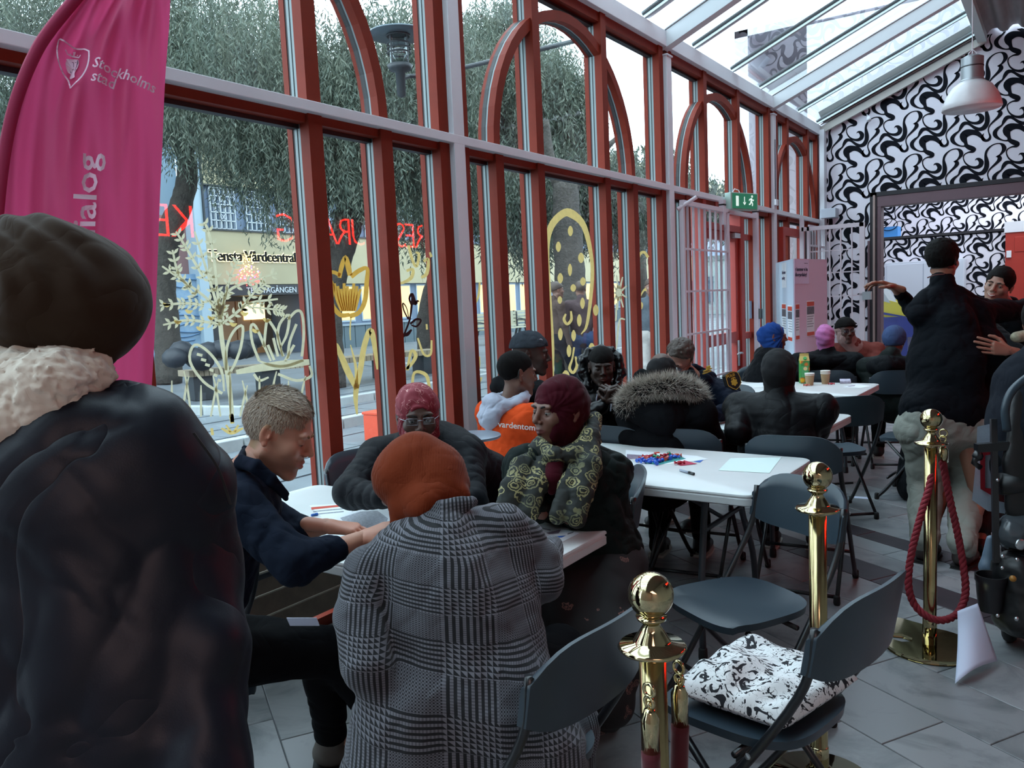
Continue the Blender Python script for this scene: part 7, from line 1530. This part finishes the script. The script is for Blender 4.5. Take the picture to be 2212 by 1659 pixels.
th_ = np.arctan2((V - cax) @ norm(A([_R[0], _R[1], 0])), -((V - cax) @ norm(A([_f[0], _f[1], 0])))); xh = (V - cax) @ norm(A([_R[0], _R[1], 0])); dh = (V - cax) @ norm(A([_f[0], _f[1], 0])) + .20; uu = xh + .55 * np.clip(dh, -.1, .5) * np.tanh(xh * 7); vv = V[:, 2] - .55 * np.clip(dh, -.1, .5) * np.clip((V[:, 2] - .95) * 6, 0, 1) + .012 * np.sin(V[:, 2] * 14 + 1) + .14 * ((V - cax) @ norm(A([_R[0], _R[1], 0])))
UV = np.stack([uu, vv], 1); li = np.empty(len(me.loops), dtype=np.int32); me.loops.foreach_get('vertex_index', li); uvl.data.foreach_set('uv', UV[li].astype(np.float32).ravel())
M_rust = cloth('rust_ribbed_jersey', '70301a', .85, .25)
S = SDF(); T, H = J['T'], J['H']; S.ell(at(906, 1026, 2.15), (.116, .122, .112), .03); S.ell(at(940, 1055, 2.11), (.092, .098, .062), .05); S.ell(at(880, 1040, 2.10), (.07, .07, .07), .04); S.chain([at(870, 1095, 2.06), at(920, 1085, 2.03), at(1000, 1070, 2.06)], [.030, .040, .022], .03); S.chain([at(868, 1100, 2.06), at(852, 1140, 2.06)], [.03, .014], .02)
V, Q = S.mesh(.0032, ((.0022, 24, 81),)); c_ = at(910, 1010, 2.12); d = V - c_; n_ = d / np.linalg.norm(d, axis=1)[:, None]; x_ = (V - CAM) @ _R; y_ = (V - CAM) @ _U; xx = x_ + .35 * (y_ + .2) ** 2
V = V + n_ * (.0014 * np.abs(np.sin(PI * xx / .0062)) + .005 * np.sin((x_ * 1.0 - y_ * .8) * 36 + 1.1) * np.clip(1 - (y_ + .10) * 4, 0, 1))[:, None]; o = fastmesh('headscarf', V, Q, M_rust, J['t'], smooth=True); o['label'] = 'ribbed rust headscarf'
S = SDF()
for i in range(2): S.chain([J['hip'][i], J['knee'][i], J['ank'][i]], [.09, .07, .05], .03)
sobj('trousers', S, .014, M_dkt, J['t'])
# ---------------------------------------------------------------- people at the second, third and farther tables
def seated(label, hx, hy, d, face, facing, m, tone='4e3528', pz=.56, dist=None, dx=0., hand=None, hh=.004, elb=(None, None), lean=.0, hs=1., jk={}, shw=.19, noface=False, tr=True, pel=None, **k):
    hd = at(hx, hy, d); fv = A([facing[0], facing[1], 0.]); fv = norm(fv); pl = pel if pel is not None else A([hd[0], hd[1], 0]) - fv * lean + A([0, 0, pz])
    J = person(label, hd, norm(A(face, dtype=float)), pl, fv, hands=hand, elbows=elb, tone=tone, hh=hh, hs=hs, shw=shw, noface=noface, **k)
    kk = dict(h=.008, hem=-.03); kk.update(jk); jacket(J, m, **kk)
    if tr: trousers(J, M_dkt, h=.014)
    return J
TC = lambda p, up=0.: norm(A([CAM[0] - p[0], CAM[1] - p[1], up]))
def capm(J, name, m, lo=.02, h=.004, off=0.0, rib=None, fold=None, big=1., cut=None, slope=.35, wr=((.0012, 60, 5),)):
    """beanie, short hair or hair mass: skull shell above a slanting line"""
    T, H, s = J['T'], J['H'], J['hs']; S = SDF(); S.ell(T(0, -.016, .038), A([.080, .101, .090]) * s * big + off, .02, H)
    if cut is None: cut = lambda L: lo + slope * L[..., 1] - L[..., 2]
    c = J['head']
    S.fn(lambda P: -cut(((P - c) @ H.T) / s) * s, c - .2, c + .2, .006, 's')
    return sobj(name, S, h, m, J['t'], wr)
M_hair = mat('black_hair', '0b0908', .8, spec=.15, bump=.6, bscale=260, bdist=.002); M_hairb = mat('brown_hair', '40332b', .6, bump=.6, bscale=120, bdist=.003)
# orange hoodie
M_or = cloth('orange_sweatshirt', 'cf4a20', .85); M_gh = cloth('pale_grey_fleece', 'aab0c0', .9)
J = seated('man from behind in an orange hoodie with a pale grey hood', 1117, 808, 4.22, (.55, .80, -.1), (.35, .94), M_or, tone='6a4a3c', hand=(at(1130, 905, 4.6), at(1180, 920, 4.55)), jk=dict(bulk=1.0, h=.007, collar=False, hem=.0), hh=.0035, lean=.10, hair=('14110f', lambda x, y, z: np.clip((z - .03 + (y < -.02) * .06) * 80, 0, 1) * (y < .07)))
capm(J, 'hair', M_hair, lo=.020, slope=.55, off=-.003, cut=lambda L: np.maximum(.005 + .75 * np.maximum(L[..., 1], -.06) - L[..., 2], L[..., 1] - .066))
S = SDF(); nb = J['neck']; up, fw, rt = J['up'], J['fw'], J['rt']
for a0 in (0, .022): S.chain([nb - fw * (.085 + a0) * math.cos(a) + rt * (.095 + a0 * .5) * math.sin(a) + up * (.03 - .6 * a0 - .03 * math.cos(a)) for a in np.linspace(-2.3, 2.3, 11)], [.018, .022, .026, .03, .034, .036, .034, .03, .026, .022, .018], .015)
S.chain([nb - fw * .10 + up * .01, nb - fw * .125 - up * .06, nb - fw * .12 - up * .12], [.055, .05, .022], .03, flat=(rt, 1.5)); V, Q = S.mesh(.005, ((.005, 30, 91), (.002, 70, 92))); fastmesh('hood', V, Q, M_gh, J['t'], smooth=True)
pb = nb - fw * .175 - up * .235 
text('shirt_print', 'vardentombudet', .042, M_cupw, at(1076, 922, 3.985), norm(_R - _f * .05 - _U * .10), norm(_U), J['t'], .001, bold=.0006)
# man with a beanie
J = seated('man in profile in a grey knitted beanie, behind the orange hoodie', 1147, 766, 4.60, (.80, .45, -.08), (.5, .86), M_blk, tone='3f2b24', hand=(at(1175, 900, 4.8), at(1195, 905, 4.75)), jk=dict(bulk=1.05), hh=.0035, lean=.12)
M_bn = cloth('grey_knit', '3a4047', .95); V_ = capm(J, 'beanie', M_bn, lo=.042, slope=.12, off=.010, big=1.03, wr=((.003, 45, 6),)); pbn = J['T'](.02, .085, .07)
MB().lathe([(0, 0), (.012, 0), (.012, .003), (0, .003)], J['T'](.055, .055, .085), 12, J['H'][0] * .7 + J['H'][1] * .6 + J['H'][2] * .3).build('badge', mat('pale_badge', 'a9b2bd', .5), V_)
S = SDF(); S.chain([at(1080, 835, 4.45), at(1110, 850, 4.4), at(1130, 880, 4.4)], [.06, .055, .05], .03); sobj('hood', S, .007, M_blk, J['t'], ((.006, 30, 3),))
# man in the shiny black puffer with clasped hands
M_puf = mat('glossy_black_puffer', '0b0c0f', .28, spec=.35, bump=.3, bscale=30, bdist=.004)
hd = at(1300, 793, 4.95); hc = at(1318, 862, 4.62)
J = seated('man in a shiny black hooded puffer looking down at his clasped hands', 1300, 793, 4.95, TC(hd, -.55) + A([.10, 0, 0]), TC(hd), M_puf, tone='38271f', hand=(hc + (.025, .02, -.02), hc + (-.03, .01, -.02)), elb=(at(1375, 905, 4.72), at(1262, 900, 4.66)), jk=dict(bulk=1.08, quilt=(.006, .06), wr=((.005, 30, 7),), cuff=.01), hh=.0032, pel=at(1305, 960, 5.2), lids=.3, look=1, lip='5a3a34', hair=('120f0d', lambda x, y, z: np.clip((z - .052) * 90, 0, 1)),
    handk=(dict(f=(-.35, -.2, .8), n=(.8, -.5, .2), curl=(1.0, 1.0, 1.0, 1.1), thumb=.5, h=.003, side=-1), dict(f=(.35, -.2, .8), n=(-.8, -.5, .2), curl=(.9, .95, 1.0, 1.05), thumb=.5, h=.003, side=1)))
capm(J, 'hair', M_hair, off=.002, cut=lambda L: np.maximum(.046 - .1 * L[..., 1] - L[..., 2], -9) * (L[..., 1] > -.01) + (L[..., 1] <= -.01) * (-.02 - L[..., 2]))
S = SDF(); T = J['T']; S.chain([J['head'] + rt_ for rt_ in [A(p) @ J['H'] for p in [(-.085, .02, -.12), (-.115, -.04, -.05), (-.11, -.075, .03), (-.06, -.11, .075), (0, -.12, .085), (.06, -.11, .075), (.11, -.075, .03), (.115, -.04, -.05), (.085, .02, -.12)]]], [.032, .038, .036, .034, .034, .034, .036, .038, .032], .02); S.ell(T(0, -.10, -.03), (.11, .06, .12), .03, J['H']); V, Q = S.mesh(.006, ((.006, 40, 8), (.003, 80, 9))); fastmesh('hood', V, Q, M_puf, J['t'], smooth=True)
for q in (-1, 1): MB().tube(smoothpath([T(q * .035, .055, -.15), T(q * .045, .075, -.20), T(q * .04, .08, -.26)], 4), .0035, 6).build('drawstring', M_gh, J['t'])
# fur-hooded parka
M_park = cloth('black_parka', '0d0e11', .8)
J = seated('person from behind in a black parka with a fur-trimmed hood', 1430, 806, 4.42, (-.15, 1, -.25), (-.12, .99), M_park, hand=(at(1395, 890, 4.75), at(1500, 890, 4.75)), elb=(at(1365, 945, 4.35), at(1540, 955, 4.35)), jk=dict(bulk=1.18, wr=((.006, 20, 10),), h=.007), noface=True, hs=.90, lean=.16, hh=.006, neck=at(1440, 868, 4.36))
hijab(J, mat('matt_black_jersey', '0f0f12', .95), face=False, fold=.002, h=.006, lab='black jersey headscarf', noneck=True, skull=((0, -.01, .02), (.088, .098, .095)))
F_ = []; fp = smoothpath([at(1352, 872, 4.28), at(1372, 848, 4.25), at(1410, 838, 4.22), at(1450, 832, 4.20), at(1490, 840, 4.24), at(1508, 862, 4.30)], 14); S = SDF(); S.chain(fp[::7], [.045] * len(fp[::7]), .02); S.chain([at(1360, 880, 4.30), at(1430, 905, 4.24), at(1510, 885, 4.3)], [.07, .09, .07], .05); S.chain([at(1385, 815, 4.42), at(1430, 830, 4.36), at(1490, 815, 4.42)], [.045, .05, .04], .03); sobj('hood', S, .008, M_park, J['t'], ((.005, 30, 11),))
R_ = np.random.default_rng(12); n = 16000; ii = R_.integers(0, len(fp) - 1, n); u = R_.normal(size=(n, 3)); u /= np.linalg.norm(u, axis=1)[:, None]; bs = fp[ii] + u * .040; ln = R_.uniform(.025, .065, (n, 1)); dd = u * .8 + R_.normal(size=(n, 3)) * .3 + A([0, -.1, .05]); dd /= np.linalg.norm(dd, axis=1)[:, None]; sd = np.cross(dd, R_.normal(size=(n, 3))); sd /= np.linalg.norm(sd, axis=1)[:, None]
V = np.stack([bs - sd * .0014, bs + sd * .0014, bs + dd * ln], 1).reshape(-1, 3); g = R_.random((n, 1)); C0 = A([[.16, .13, .10]]) * (1 - g) + A([[.62, .57, .50]]) * g; C = np.repeat(np.hstack([C0, np.ones((n, 1))]), 3, 0); C[2::3, :3] *= 1.3
o = fastmesh('fur_trim', V, np.arange(3 * n).reshape(-1, 3), MATS['hair_blades'], J['t'], col=np.clip(C, 0, 1)); o['kind'] = 'stuff'
# police officer
M_pol = cloth('navy_uniform', '111827', .7); hd = at(1466, 775, 5.10); fcp = norm(-_R * .50 - _f * .62 - _U * .62)
J = seated('police officer with brown hair and glasses bending over the table', 1466, 775, 5.10, fcp, (-.35, -.94), M_pol, tone='a87c6c', hand=(at(1500, 905, 4.72), at(1420, 890, 4.74)), elb=(at(1590, 885, 5.0), at(1440, 905, 5.0)), jk=dict(bulk=1.12, wr=((.006, 22, 13), (.003, 50, 14)), h=.0065), hh=.0032, hs=1.0, lids=.3, look=1, hup=(.35, .1, 1), stub='8a6a5c', lip='8a5a50', pel=at(1560, 950, 5.55), neck=at(1518, 830, 5.22), shs=[at(1572, 850, 5.15), at(1470, 860, 5.2)], brow='3a2a22')
capm(J, 'hair', M_hairb, off=.010, wr=((.005, 40, 15), (.003, 90, 16)), cut=lambda L: np.where(L[..., 1] > .0, .050 + .2 * (L[..., 1]) - L[..., 2], -.01 - L[..., 2] + .5 * (L[..., 1] + .0))); glasses(J, M_fr)
S = SDF(); S.chain([at(1492, 800, 5.12), at(1512, 840, 5.0), at(1505, 862, 4.98)], [.022, .03, .02], .015); S.chain([at(1500, 795, 5.2), at(1535, 815, 5.25), at(1540, 845, 5.2)], [.03, .035, .03], .02); sobj('collar', S, .006, M_pol, J['t'])
M_gold = mat('gold_thread', 'c9a23c', .5); pa = at(1571, 824, 4.98); pr_, pu = norm(_R * .9 + _U * .3 + _f * .25), norm(_U * .95 - _R * .3); pn = norm(np.cross(pr_, pu)); pa = at(1571, 824, 5.04)
def pp(x, y, o=0.): return pa + pr_ * x + pu * y + pn * (.004 + o)
pt = MB().prism([(-.045, -.02), (0, -.062), (.05, -.03), (.05, .03), (.03, .05), (0, .057), (-.03, .05), (-.045, .04)], lambda x, y: pp(x, y, .07), lambda x, y: pp(x, y, .03)).build('shoulder_patch', mat('patch_black', '101216', .7), J['t'])
b = MB(); ribbon(b, [(-.043, -.02, .0018), (0, -.058, .0018), (.046, -.028, .0018), (.046, .03, .0018), (.03, .046, .0018), (0, .052, .0018), (-.03, .046, .0018), (-.041, .038, .0018), (-.043, -.02, .0018)], lambda x, y: pp(x, y, .072), 2); b.build('patch_border', M_gold, pt)
b = MB()
for k in range(6): a = 2 * PI * k / 6 + .5; b.lathe([(0, 0), (.008, 0), (.008, .0015), (0, .0015)], pp(.002 + .015 * math.cos(a), -.012 + .015 * math.sin(a), .071), 10, pn)
b.lathe([(0, 0), (.009, 0), (.009, .002), (0, .002)], pp(.002, -.012, .071), 10, pn); ribbon(b, [(-.012, .008, .003), (-.008, .018, .002), (.002, .014, .004), (.012, .018, .002), (.016, .008, .003)], lambda x, y: pp(x, y, .073), 2); b.build('patch_crest', M_gold, pt)
text('patch_lettering', 'POLIS', .023, M_gold, pp(-.036, .026, .071), pr_, pu, pt, .0006, bold=.0006)
for k in range(3): MB().obox(at(1527 + k * 1.5, 800 - k * 5 + 4, 5.10) , (norm(_R * .9 + _U * .35), norm(_U), norm(_f)), (.026 if k < 2 else .010, .004 if k < 2 else .010, .02)).build('rank_mark', M_gold, J['t'])
# black-hooded person in a puffer, from behind
M_pb2 = cloth('black_puffer_cloth', '0d0e11', .5, spec=.14)
J = seated('person from behind in a plain black hood and black puffer jacket', 1683, 806, 4.42, (-.1, 1, -.12), (-.08, 1), M_pb2, hand=(at(1610, 895, 4.75), at(1730, 890, 4.8)), elb=(at(1592, 935, 4.35), at(1765, 930, 4.4)), jk=dict(bulk=1.16, quilt=(.004, .065), wr=((.005, 24, 17),), h=.0065), noface=True, hs=1.0, lean=.10, hh=.006, neck=at(1685, 858, 4.40), shw=.22)
hijab(J, mat('matt_black_jersey', '0f0f12', .95), face=False, fold=.0015, h=.006, lab='plain black head covering', drape=.9, neckr=1.0, big=1.08, seed=4)
# blue headscarf
M_bl = cloth('royal_blue_jersey', '1f3f7e', .85, .3)
J = seated('woman in profile in a royal blue headscarf and black jacket', 1672, 728, 7.1, (.90, .42, -.06), (.8, .6), M_blk2, tone='6a4030', hand=(at(1690, 790, 7.3), at(1700, 800, 7.2)), jk=dict(bulk=1.05, h=.010), hh=.0045, lean=.22, neck=at(1672, 757, 7.12))
hijab(J, M_bl, openr=(.058, .05, .072), fold=.006, seed=6, h=.006, drape=0, lab='royal blue headscarf', back=.02)
# pink headscarf from behind
M_pk = cloth('pink_lilac_jersey', 'b872a6', .85, .3)
J = seated('woman from behind in a pink-lilac headscarf and black hooded jacket', 1783, 730, 7.35, (-.05, 1, -.1), (-.05, 1), M_blk, hand=(at(1750, 800, 7.7), at(1820, 800, 7.7)), jk=dict(bulk=1.22, h=.010, quilt=(.004, .08)), noface=True, hh=.007, lean=.14, hs=.95, neck=at(1785, 768, 7.35), elb=(at(1722, 815, 7.3), at(1850, 815, 7.3)), shw=.24)
hijab(J, M_pk, face=False, fold=.005, seed=7, h=.006, drape=0, lab='pink-lilac headscarf', neckr=.9)
S = SDF(); S.chain([at(1735, 775, 7.25), at(1785, 785, 7.2), at(1835, 775, 7.25)], [.06, .07, .06], .04); sobj('hood', S, .01, M_blk, J['t'], ((.006, 30, 2),))
# woman with glasses
M_ru = cloth('rust_quilted_cloth', '6e3a34', .8); hd = at(1827, 716, 7.75)
J = seated('woman with glasses, black cap-like scarf and rust quilted jacket at the far table', 1827, 716, 7.75, TC(hd, -.05) + A([.45, 0, 0]), TC(hd), M_ru, tone='4a3129', hand=(at(1860, 785, 7.45), at(1835, 785, 7.45)), jk=dict(bulk=1.1, h=.010, quilt=(.004, .06)), hh=.0045, pel=at(1868, 830, 8.1), neck=at(1845, 748, 7.8), lids=.7, hair=('0f0d0e', lambda x, y, z: np.clip((z - .045) * 90, 0, 1)))
glasses(J, M_fr); hijab(J, cloth('beige_pink_scarf', '9a7f7a', .85), openr=(.056, .05, .088), fold=.003, h=.006, drape=.7, seed=9, lab='pale beige scarf', skull=((0, -.03, .02), (.084, .09, .085)), opz=.02); capm(J, 'under_cap', M_hair, off=.014, lo=.035, slope=.2)
# person with the blue-grey cap
J = seated('person in a blue-grey cap and dark green hooded jacket, half hidden behind the standing man', 1932, 738, 6.9, (.1, 1, -.2), (-.2, .98), cloth('bottle_green_jacket', '111817', .6, spec=.1), hand=(at(1900, 800, 7.2), at(1950, 800, 7.2)), jk=dict(bulk=1.25, h=.010, wr=((.008, 20, 18),)), noface=True, hh=.007, lean=.20, neck=at(1925, 778, 6.8), elb=(at(1885, 830, 6.8), at(1985, 830, 6.8)))
capm(J, 'cap', cloth('blue_grey_wool', '3f4f72', .95), off=.014, lo=-.03, slope=.2, h=.006)
S = SDF(); S.chain([at(1890, 790, 6.75), at(1915, 790, 6.68), at(1950, 790, 6.7)], [.07, .08, .07], .05); sobj('hood', S, .01, M_blk, J['t'], ((.008, 25, 4),))
# standing man in black
hd = at(2037, 563, 4.72); fm = norm(A([.25, .97, 0])); M_bs = cloth('black_soft_jacket', '0e1116', .8); M_lt = cloth('pale_grey_trousers', '85877f', .85)
pl = at(2040, 915, 4.68); sL, sR = at(1990, 676, 4.72), at(2105, 676, 4.74)
J = person('standing man from behind in a black jacket and pale grey trousers, arms round a woman', hd, fm + A([.1, 0, -.05]), pl, fm, hands=(at(1931, 620, 4.86), at(2290, 690, 5.10)), elbows=(at(1968, 668, 5.0), at(2215, 665, 4.90)), tone='8a5f4c', hh=.004, sitting=False, neck=at(2035, 622, 4.72), shs=[sL, sR], feet=[onz(1997, 1178, .09), onz(2080, 1190, .09)],
    handk=(dict(f=norm(-_R * .9 + _U * .25), n=_U * .9 - _R * .2, curl=(.25, .3, .35, .4), thumb=.3, side=-1, h=.004), None), hair=('14110f', lambda x, y, z: (y < .02) * (z > -.05) * 1.))
capm(J, 'hair', M_hair, off=.008, wr=((.003, 70, 19),), cut=lambda L: np.where(L[..., 1] > .03, .045 - L[..., 2], -.045 - L[..., 2] + .0 * L[..., 1]))
S = SDF(); S.cap(at(2042, 885, 4.68), at(2042, 790, 4.68), .205, .20, .06, (fm, .72)); S.cap(at(2040, 790, 4.68), at(2045, 710, 4.69), .20, .175, .07, (fm, .75)); S.chain([at(2160, 870, 4.72), at(2125, 770, 4.72), at(2110, 700, 4.74)], [.12, .13, .10], .06)
S.chain([sL, at(1970, 668, 4.98), at(1945, 632, 4.90)], [.075, .050, .040], .02); S.chain([sR, at(2215, 668, 4.90), at(2285, 690, 5.08)], [.085, .066, .048], .02); S.chain([sL, at(2015, 650, 4.72), at(2060, 650, 4.72), sR], [.075, .075, .075, .08], .06); S.cap(at(2036, 645, 4.71), at(2036, 608, 4.71), .080, .070, .02); S.chain([at(2010, 885, 4.68), at(2090, 888, 4.70)], [.17, .16], .06)
V, Q = S.mesh(.0065, ((.006, 14, 23), (.0035, 32, 24))); fastmesh('jacket', V, Q, M_bs, J['t'], smooth=True); MB().tube(smoothpath([at(2003, 600, 4.66), at(2020, 594, 4.635), at(2040, 592, 4.635)], 5), .004, 6).build('collar_band', mat('dull_red_trim', '5f4040', .8), J['t'])
J['hip'] = [at(2002, 925, 4.68), at(2085, 925, 4.68)]; J['knee'] = [at(1999, 1050, 4.72), at(2088, 1055, 4.74)]; trousers(J, M_lt, h=.008, bulk=1.42, wr=((.008, 16, 25), (.003, 40, 26)), shoe=mat('dark_brown_shoe', '2f2522', .5))
# hugging woman
hd = at(2157, 617, 5.25); fcw = norm((CAM - hd) * A([1, 1, 0]) + A([-1.6, 0, -.25]))
J = person('smiling woman with black hair in a bun hugging the standing man', hd, fcw, at(2190, 900, 5.25), TC(hd), hands=(at(2250, 770, 4.75), at(2178, 757, 4.50)), elbows=(at(2290, 790, 5.1), at(2240, 800, 4.85)), tone='96705f', hh=.0032, sitting=False, hs=1.0, smile=1.3, lids=.45, lip='9a5550', hup=(.28, 0, 1), neck=at(2180, 668, 5.35), feet=[onz(2120, 1150, .09), onz(2185, 1150, .09)], hair=('120f0e', lambda x, y, z: np.clip((z - .062 + (np.abs(x) > .05) * .02) * 90, 0, 1)),
    handk=(None, dict(f=norm(-_R * 1 + _U * .22), n=-_f, curl=(.08, .08, .1, .12), thumb=.1, spread=.12, h=.0035, side=1)))
capm(J, 'hair', M_hair, off=.003, cut=lambda L: .060 - L[..., 2] - np.clip((np.abs(L[..., 0]) - .030) * 2.6, 0, .085) - np.clip((.02 - L[..., 1]) * 3, 0, .06), wr=((.0015, 80, 27),)); S = SDF(); S.ell(J['T'](.02, -.115, .07), (.05, .05, .048), .02); sobj('bun', S, .005, M_hair, J['t'], ((.003, 70, 28),))
jacket(J, M_blk2, bulk=.95, h=.008, cuff=.01); trousers(J, mat('black_leggings', '0f1013', .8), h=.01, shoe=mat('black_boot', '121214', .5)); b = MB()
T = J['T']; b.tube(smoothpath([T(-.020, .097, -.052), T(0, .1015, -.0595), T(.020, .097, -.052)], 4), .0032 * 1.0, 6, flat=.9); b.build('teeth', mat('teeth_white', 'd8d2c8', .3), J['t'], smooth=True)
# people outside, beyond the glass
for lab, px, py, base, tn, cm, tm, fv in (('passer-by outside in a dark jacket and jeans behind the painted oval', 1255, 700, (1262, 862), '8a6656', cloth('plum_brown_coat', '4f4244', .8), cloth('blue_jeans', '3e4f6d', .85), (-.5, .86)), ('passer-by outside in a dark top behind the painted oval, left of the other', 1205, 702, (1212, 868), '7a5a4c', cloth('dull_brown_coat', '4a3d38', .8), M_jean, (.6, .8)), ('passer-by outside in a grey top and pale trousers near the second column', 1418, 700, (1412, 862), '8a6a5a', cloth('slate_top', '4d5860', .8), cloth('pale_stone_trousers', 'a3a09c', .85), (.5, -.86))):
    g0 = ongnd(*base); dd_ = (g0 - CAM) @ _f; hd = at(px, py, dd_); pl = g0 * A([1, 1, 0]) + A([0, 0, .90 + g0[2]]); hd = A([g0[0], g0[1], 1.62 + g0[2]]); fv = norm(A([fv[0], fv[1], 0.])); rt = A([fv[1], -fv[0], 0])
    J = person(lab, hd, fv, pl, fv, hands=[pl + rt * q * .24 + fv * .08 * q - A([0, 0, .10]) for q in (-1, 1)], tone=tn, hh=.007, sitting=False, feet=[g0 + rt * q * .11 + fv * .13 * q + A([0, 0, .09]) for q in (-1, 1)]); jacket(J, cm, h=.012, bulk=.95); trousers(J, tm, h=.012); capm(J, 'hair', M_hairb, off=.006, h=.008)

# ================================================================ WHEELCHAIR and the person in it
w = thing('powered_wheelchair', 'black powered wheelchair seen from behind at the right edge', 'wheelchair', tuple(onz(2210, 1380, 0))); g0 = onz(2200, 1370, 0); DW = 3.30
W_ = lambda x, y, d=DW: at(x, y, d)
S = SDF(); S.chain([W_(2228, 860), W_(2222, 1000), W_(2218, 1090)], [.085, .10, .09], .03, flat=(_f, .4)); sobj('backrest', S, .008, mat('black_leatherette', '131416', .4), w)
MB().tube(smoothpath([W_(2175, 930, 3.22), W_(2172, 880, 3.2), W_(2190, 840, 3.2), W_(2240, 800, 3.2)], 6), .016, 10).build('top_rim', M_pl, w, smooth=True)
MB().beam(W_(2146, 905), W_(2152, 1215), .022, .022).build('frame_post', M_fr, w); MB().beam(W_(2108, 968), W_(2175, 962), .03, .035).build('arm_bracket', M_fr, w); b = MB(); b.tube([W_(2112, 975), W_(2104, 1000), W_(2118, 1010)], .012, 8); b.ball(W_(2112, 985), .022, 8); b.build('lever', M_fr, w, smooth=True)
MB().tube([W_(2160, 1045), W_(2260, 1048)], .045, 14).build('seat_roll', mat('black_leatherette', '131416', .4), w, smooth=True)
S = SDF(); S.chain([W_(2190, 1150), W_(2260, 1150)], [.075, .09], .03); sobj('clear_cover', S, .008, mat('smoky_plastic', '4a5055', .2, spec=.7), w, ((.004, 40, 3),))
MB().lathe([(0, 0), (.022, 0), (.022, .006), (.016, .010), (0, .010)], W_(2204, 1176, 3.18), 20, -_f).build('chrome_cap', M_screw, w, smooth=True)
S = SDF(); S.cap(W_(2190, 1230), W_(2195, 1330), .075, .085, .03, (_f, 1.4)); S.cap(W_(2240, 1220), W_(2240, 1340), .09, .09, .03); sobj('motor_housing', S, .008, mat('black_housing', '17181a', .45), w, ((.004, 50, 5),))
MB().lathe([(.045, 0), (.052, .07), (.056, .12), (.060, .125), (.060, .15), (.054, .15), (.05, .13), (.042, .02), (0, .01)], W_(2140, 1318) , 28).build('cup_holder', mat('black_plastic', '15161a', .35), w, auto=40)
for x, y, m_, r in ((2166, 1202, M_screw, .008), (2197, 1209, M_screw, .008), (2165, 1227, M_screw, .007), (2188, 1250, mat('amber_reflector', 'a5722e', .4), .013), (2155, 1330, M_screw, .007), (2196, 1337, M_screw, .009), (2155, 1037, M_screw, .006)): MB().ball(W_(x, y, 3.16), (r, r, r), 10).build('bolt', m_, w, smooth=True)
for k, (x, y) in enumerate(((2180, 1335), (2235, 1330))):
    wc = W_(x, y, 3.42 - .1 * k); wc[2] = .12; ax_ = norm(A([1, .1, 0])); b = MB(); b.tube([wc + .092 * (math.cos(a) * np.cross(ax_, (0, 0, 1)) + math.sin(a) * A([0, 0, 1.])) for a in np.linspace(0, 2 * PI, 24, endpoint=False)], .028, 10, closed=True); b.lathe([(0, -.02), (.06, -.02), (.06, .02), (0, .02)], wc, 16, ax_); b.build('wheel', M_foot, w, smooth=True)
S = SDF(); S.chain([W_(2140, 1165, 3.5), W_(2134, 1225, 3.5), W_(2138, 1235, 3.5)], [.018, .032, .034], .02); sobj('fender', S, .006, mat('blue_grey_plastic', '5f6f80', .4), w)
t = thing('plastic_bag', 'white carrier bag with a red letter outline hanging on the wheelchair', 'bag', tuple(W_(2125, 1060)))
P2 = [(2115, 925), (2138, 920), (2150, 960), (2150, 1085), (2172, 1090), (2168, 1105), (2135, 1100), (2104, 1078), (2112, 1000)]; o = MB().prism(P2, lambda x, y: W_(x, y, 3.40), lambda x, y: W_(x, y, 3.46)).build('bag_body', mat('white_plastic_bag', 'b4c0cf', .4, bump=.6, bscale=20, bdist=.01), t, bevel=.008)
MB().prism([(2117, 975), (2150, 968), (2150, 980), (2128, 984), (2128, 1054), (2150, 1056), (2150, 1075), (2118, 1056)], lambda x, y: W_(x, y, 3.385), lambda x, y: W_(x, y, 3.395)).build('red_print', mat('bag_red', '9c1f2c', .5), t)
hd = at(2262, 700, 3.35); J = person('person in a grey jacket seated in the wheelchair, cut by the right edge', hd, (.3, 1, 0), at(2250, 1010, 3.35), (.2, .98), hands=(at(2190, 940, 3.75), at(2300, 940, 3.75)), elbows=(at(2182, 915, 3.42), at(2340, 915, 3.4)), tone='8a6656', hh=.007, noface=True, neck=at(2262, 765, 3.33), shs=[at(2218, 805, 3.35), at(2330, 805, 3.35)])
jacket(J, cloth('slate_grey_jacket', '1b1e25', .8), h=.008, bulk=1.15, wr=((.006, 20, 29),)); trousers(J, M_dkt, h=.014); capm(J, 'hair', M_hair, off=.006, lo=-.04, slope=.3)
t = thing('woven_handbag', 'pale woven handbag behind the standing man, at the right edge', 'bag', tuple(at(2205, 728, 4.9))); S = SDF(); S.cap(at(2198, 728, 4.5), at(2235, 722, 4.5), .036, .04, .01, (_U, .85)); sobj('bag_body', S, .005, mat('woven_straw', 'a19a82', .8, noise=.4, nscale=60), t)
# black coat hanging over the chair behind the standing man
t = thing('hanging_coat', 'long black coat hanging from the chair beside the cup table', 'coat', tuple(onz(1920, 1010, 0) * A([1, 1, 0]) + A([0, 0, .1]))); cx = (-.74, 6.33)
S = SDF(); S.chain([A([-.78, 6.3, .80]), A([-.80, 6.3, .5]), A([-.84, 6.28, .12])], [.10, .15, .16], .05, flat=((0, 1, 0), 1.4)); sobj('coat', S, .010, M_blk, t, ((.008, 22, 31),))
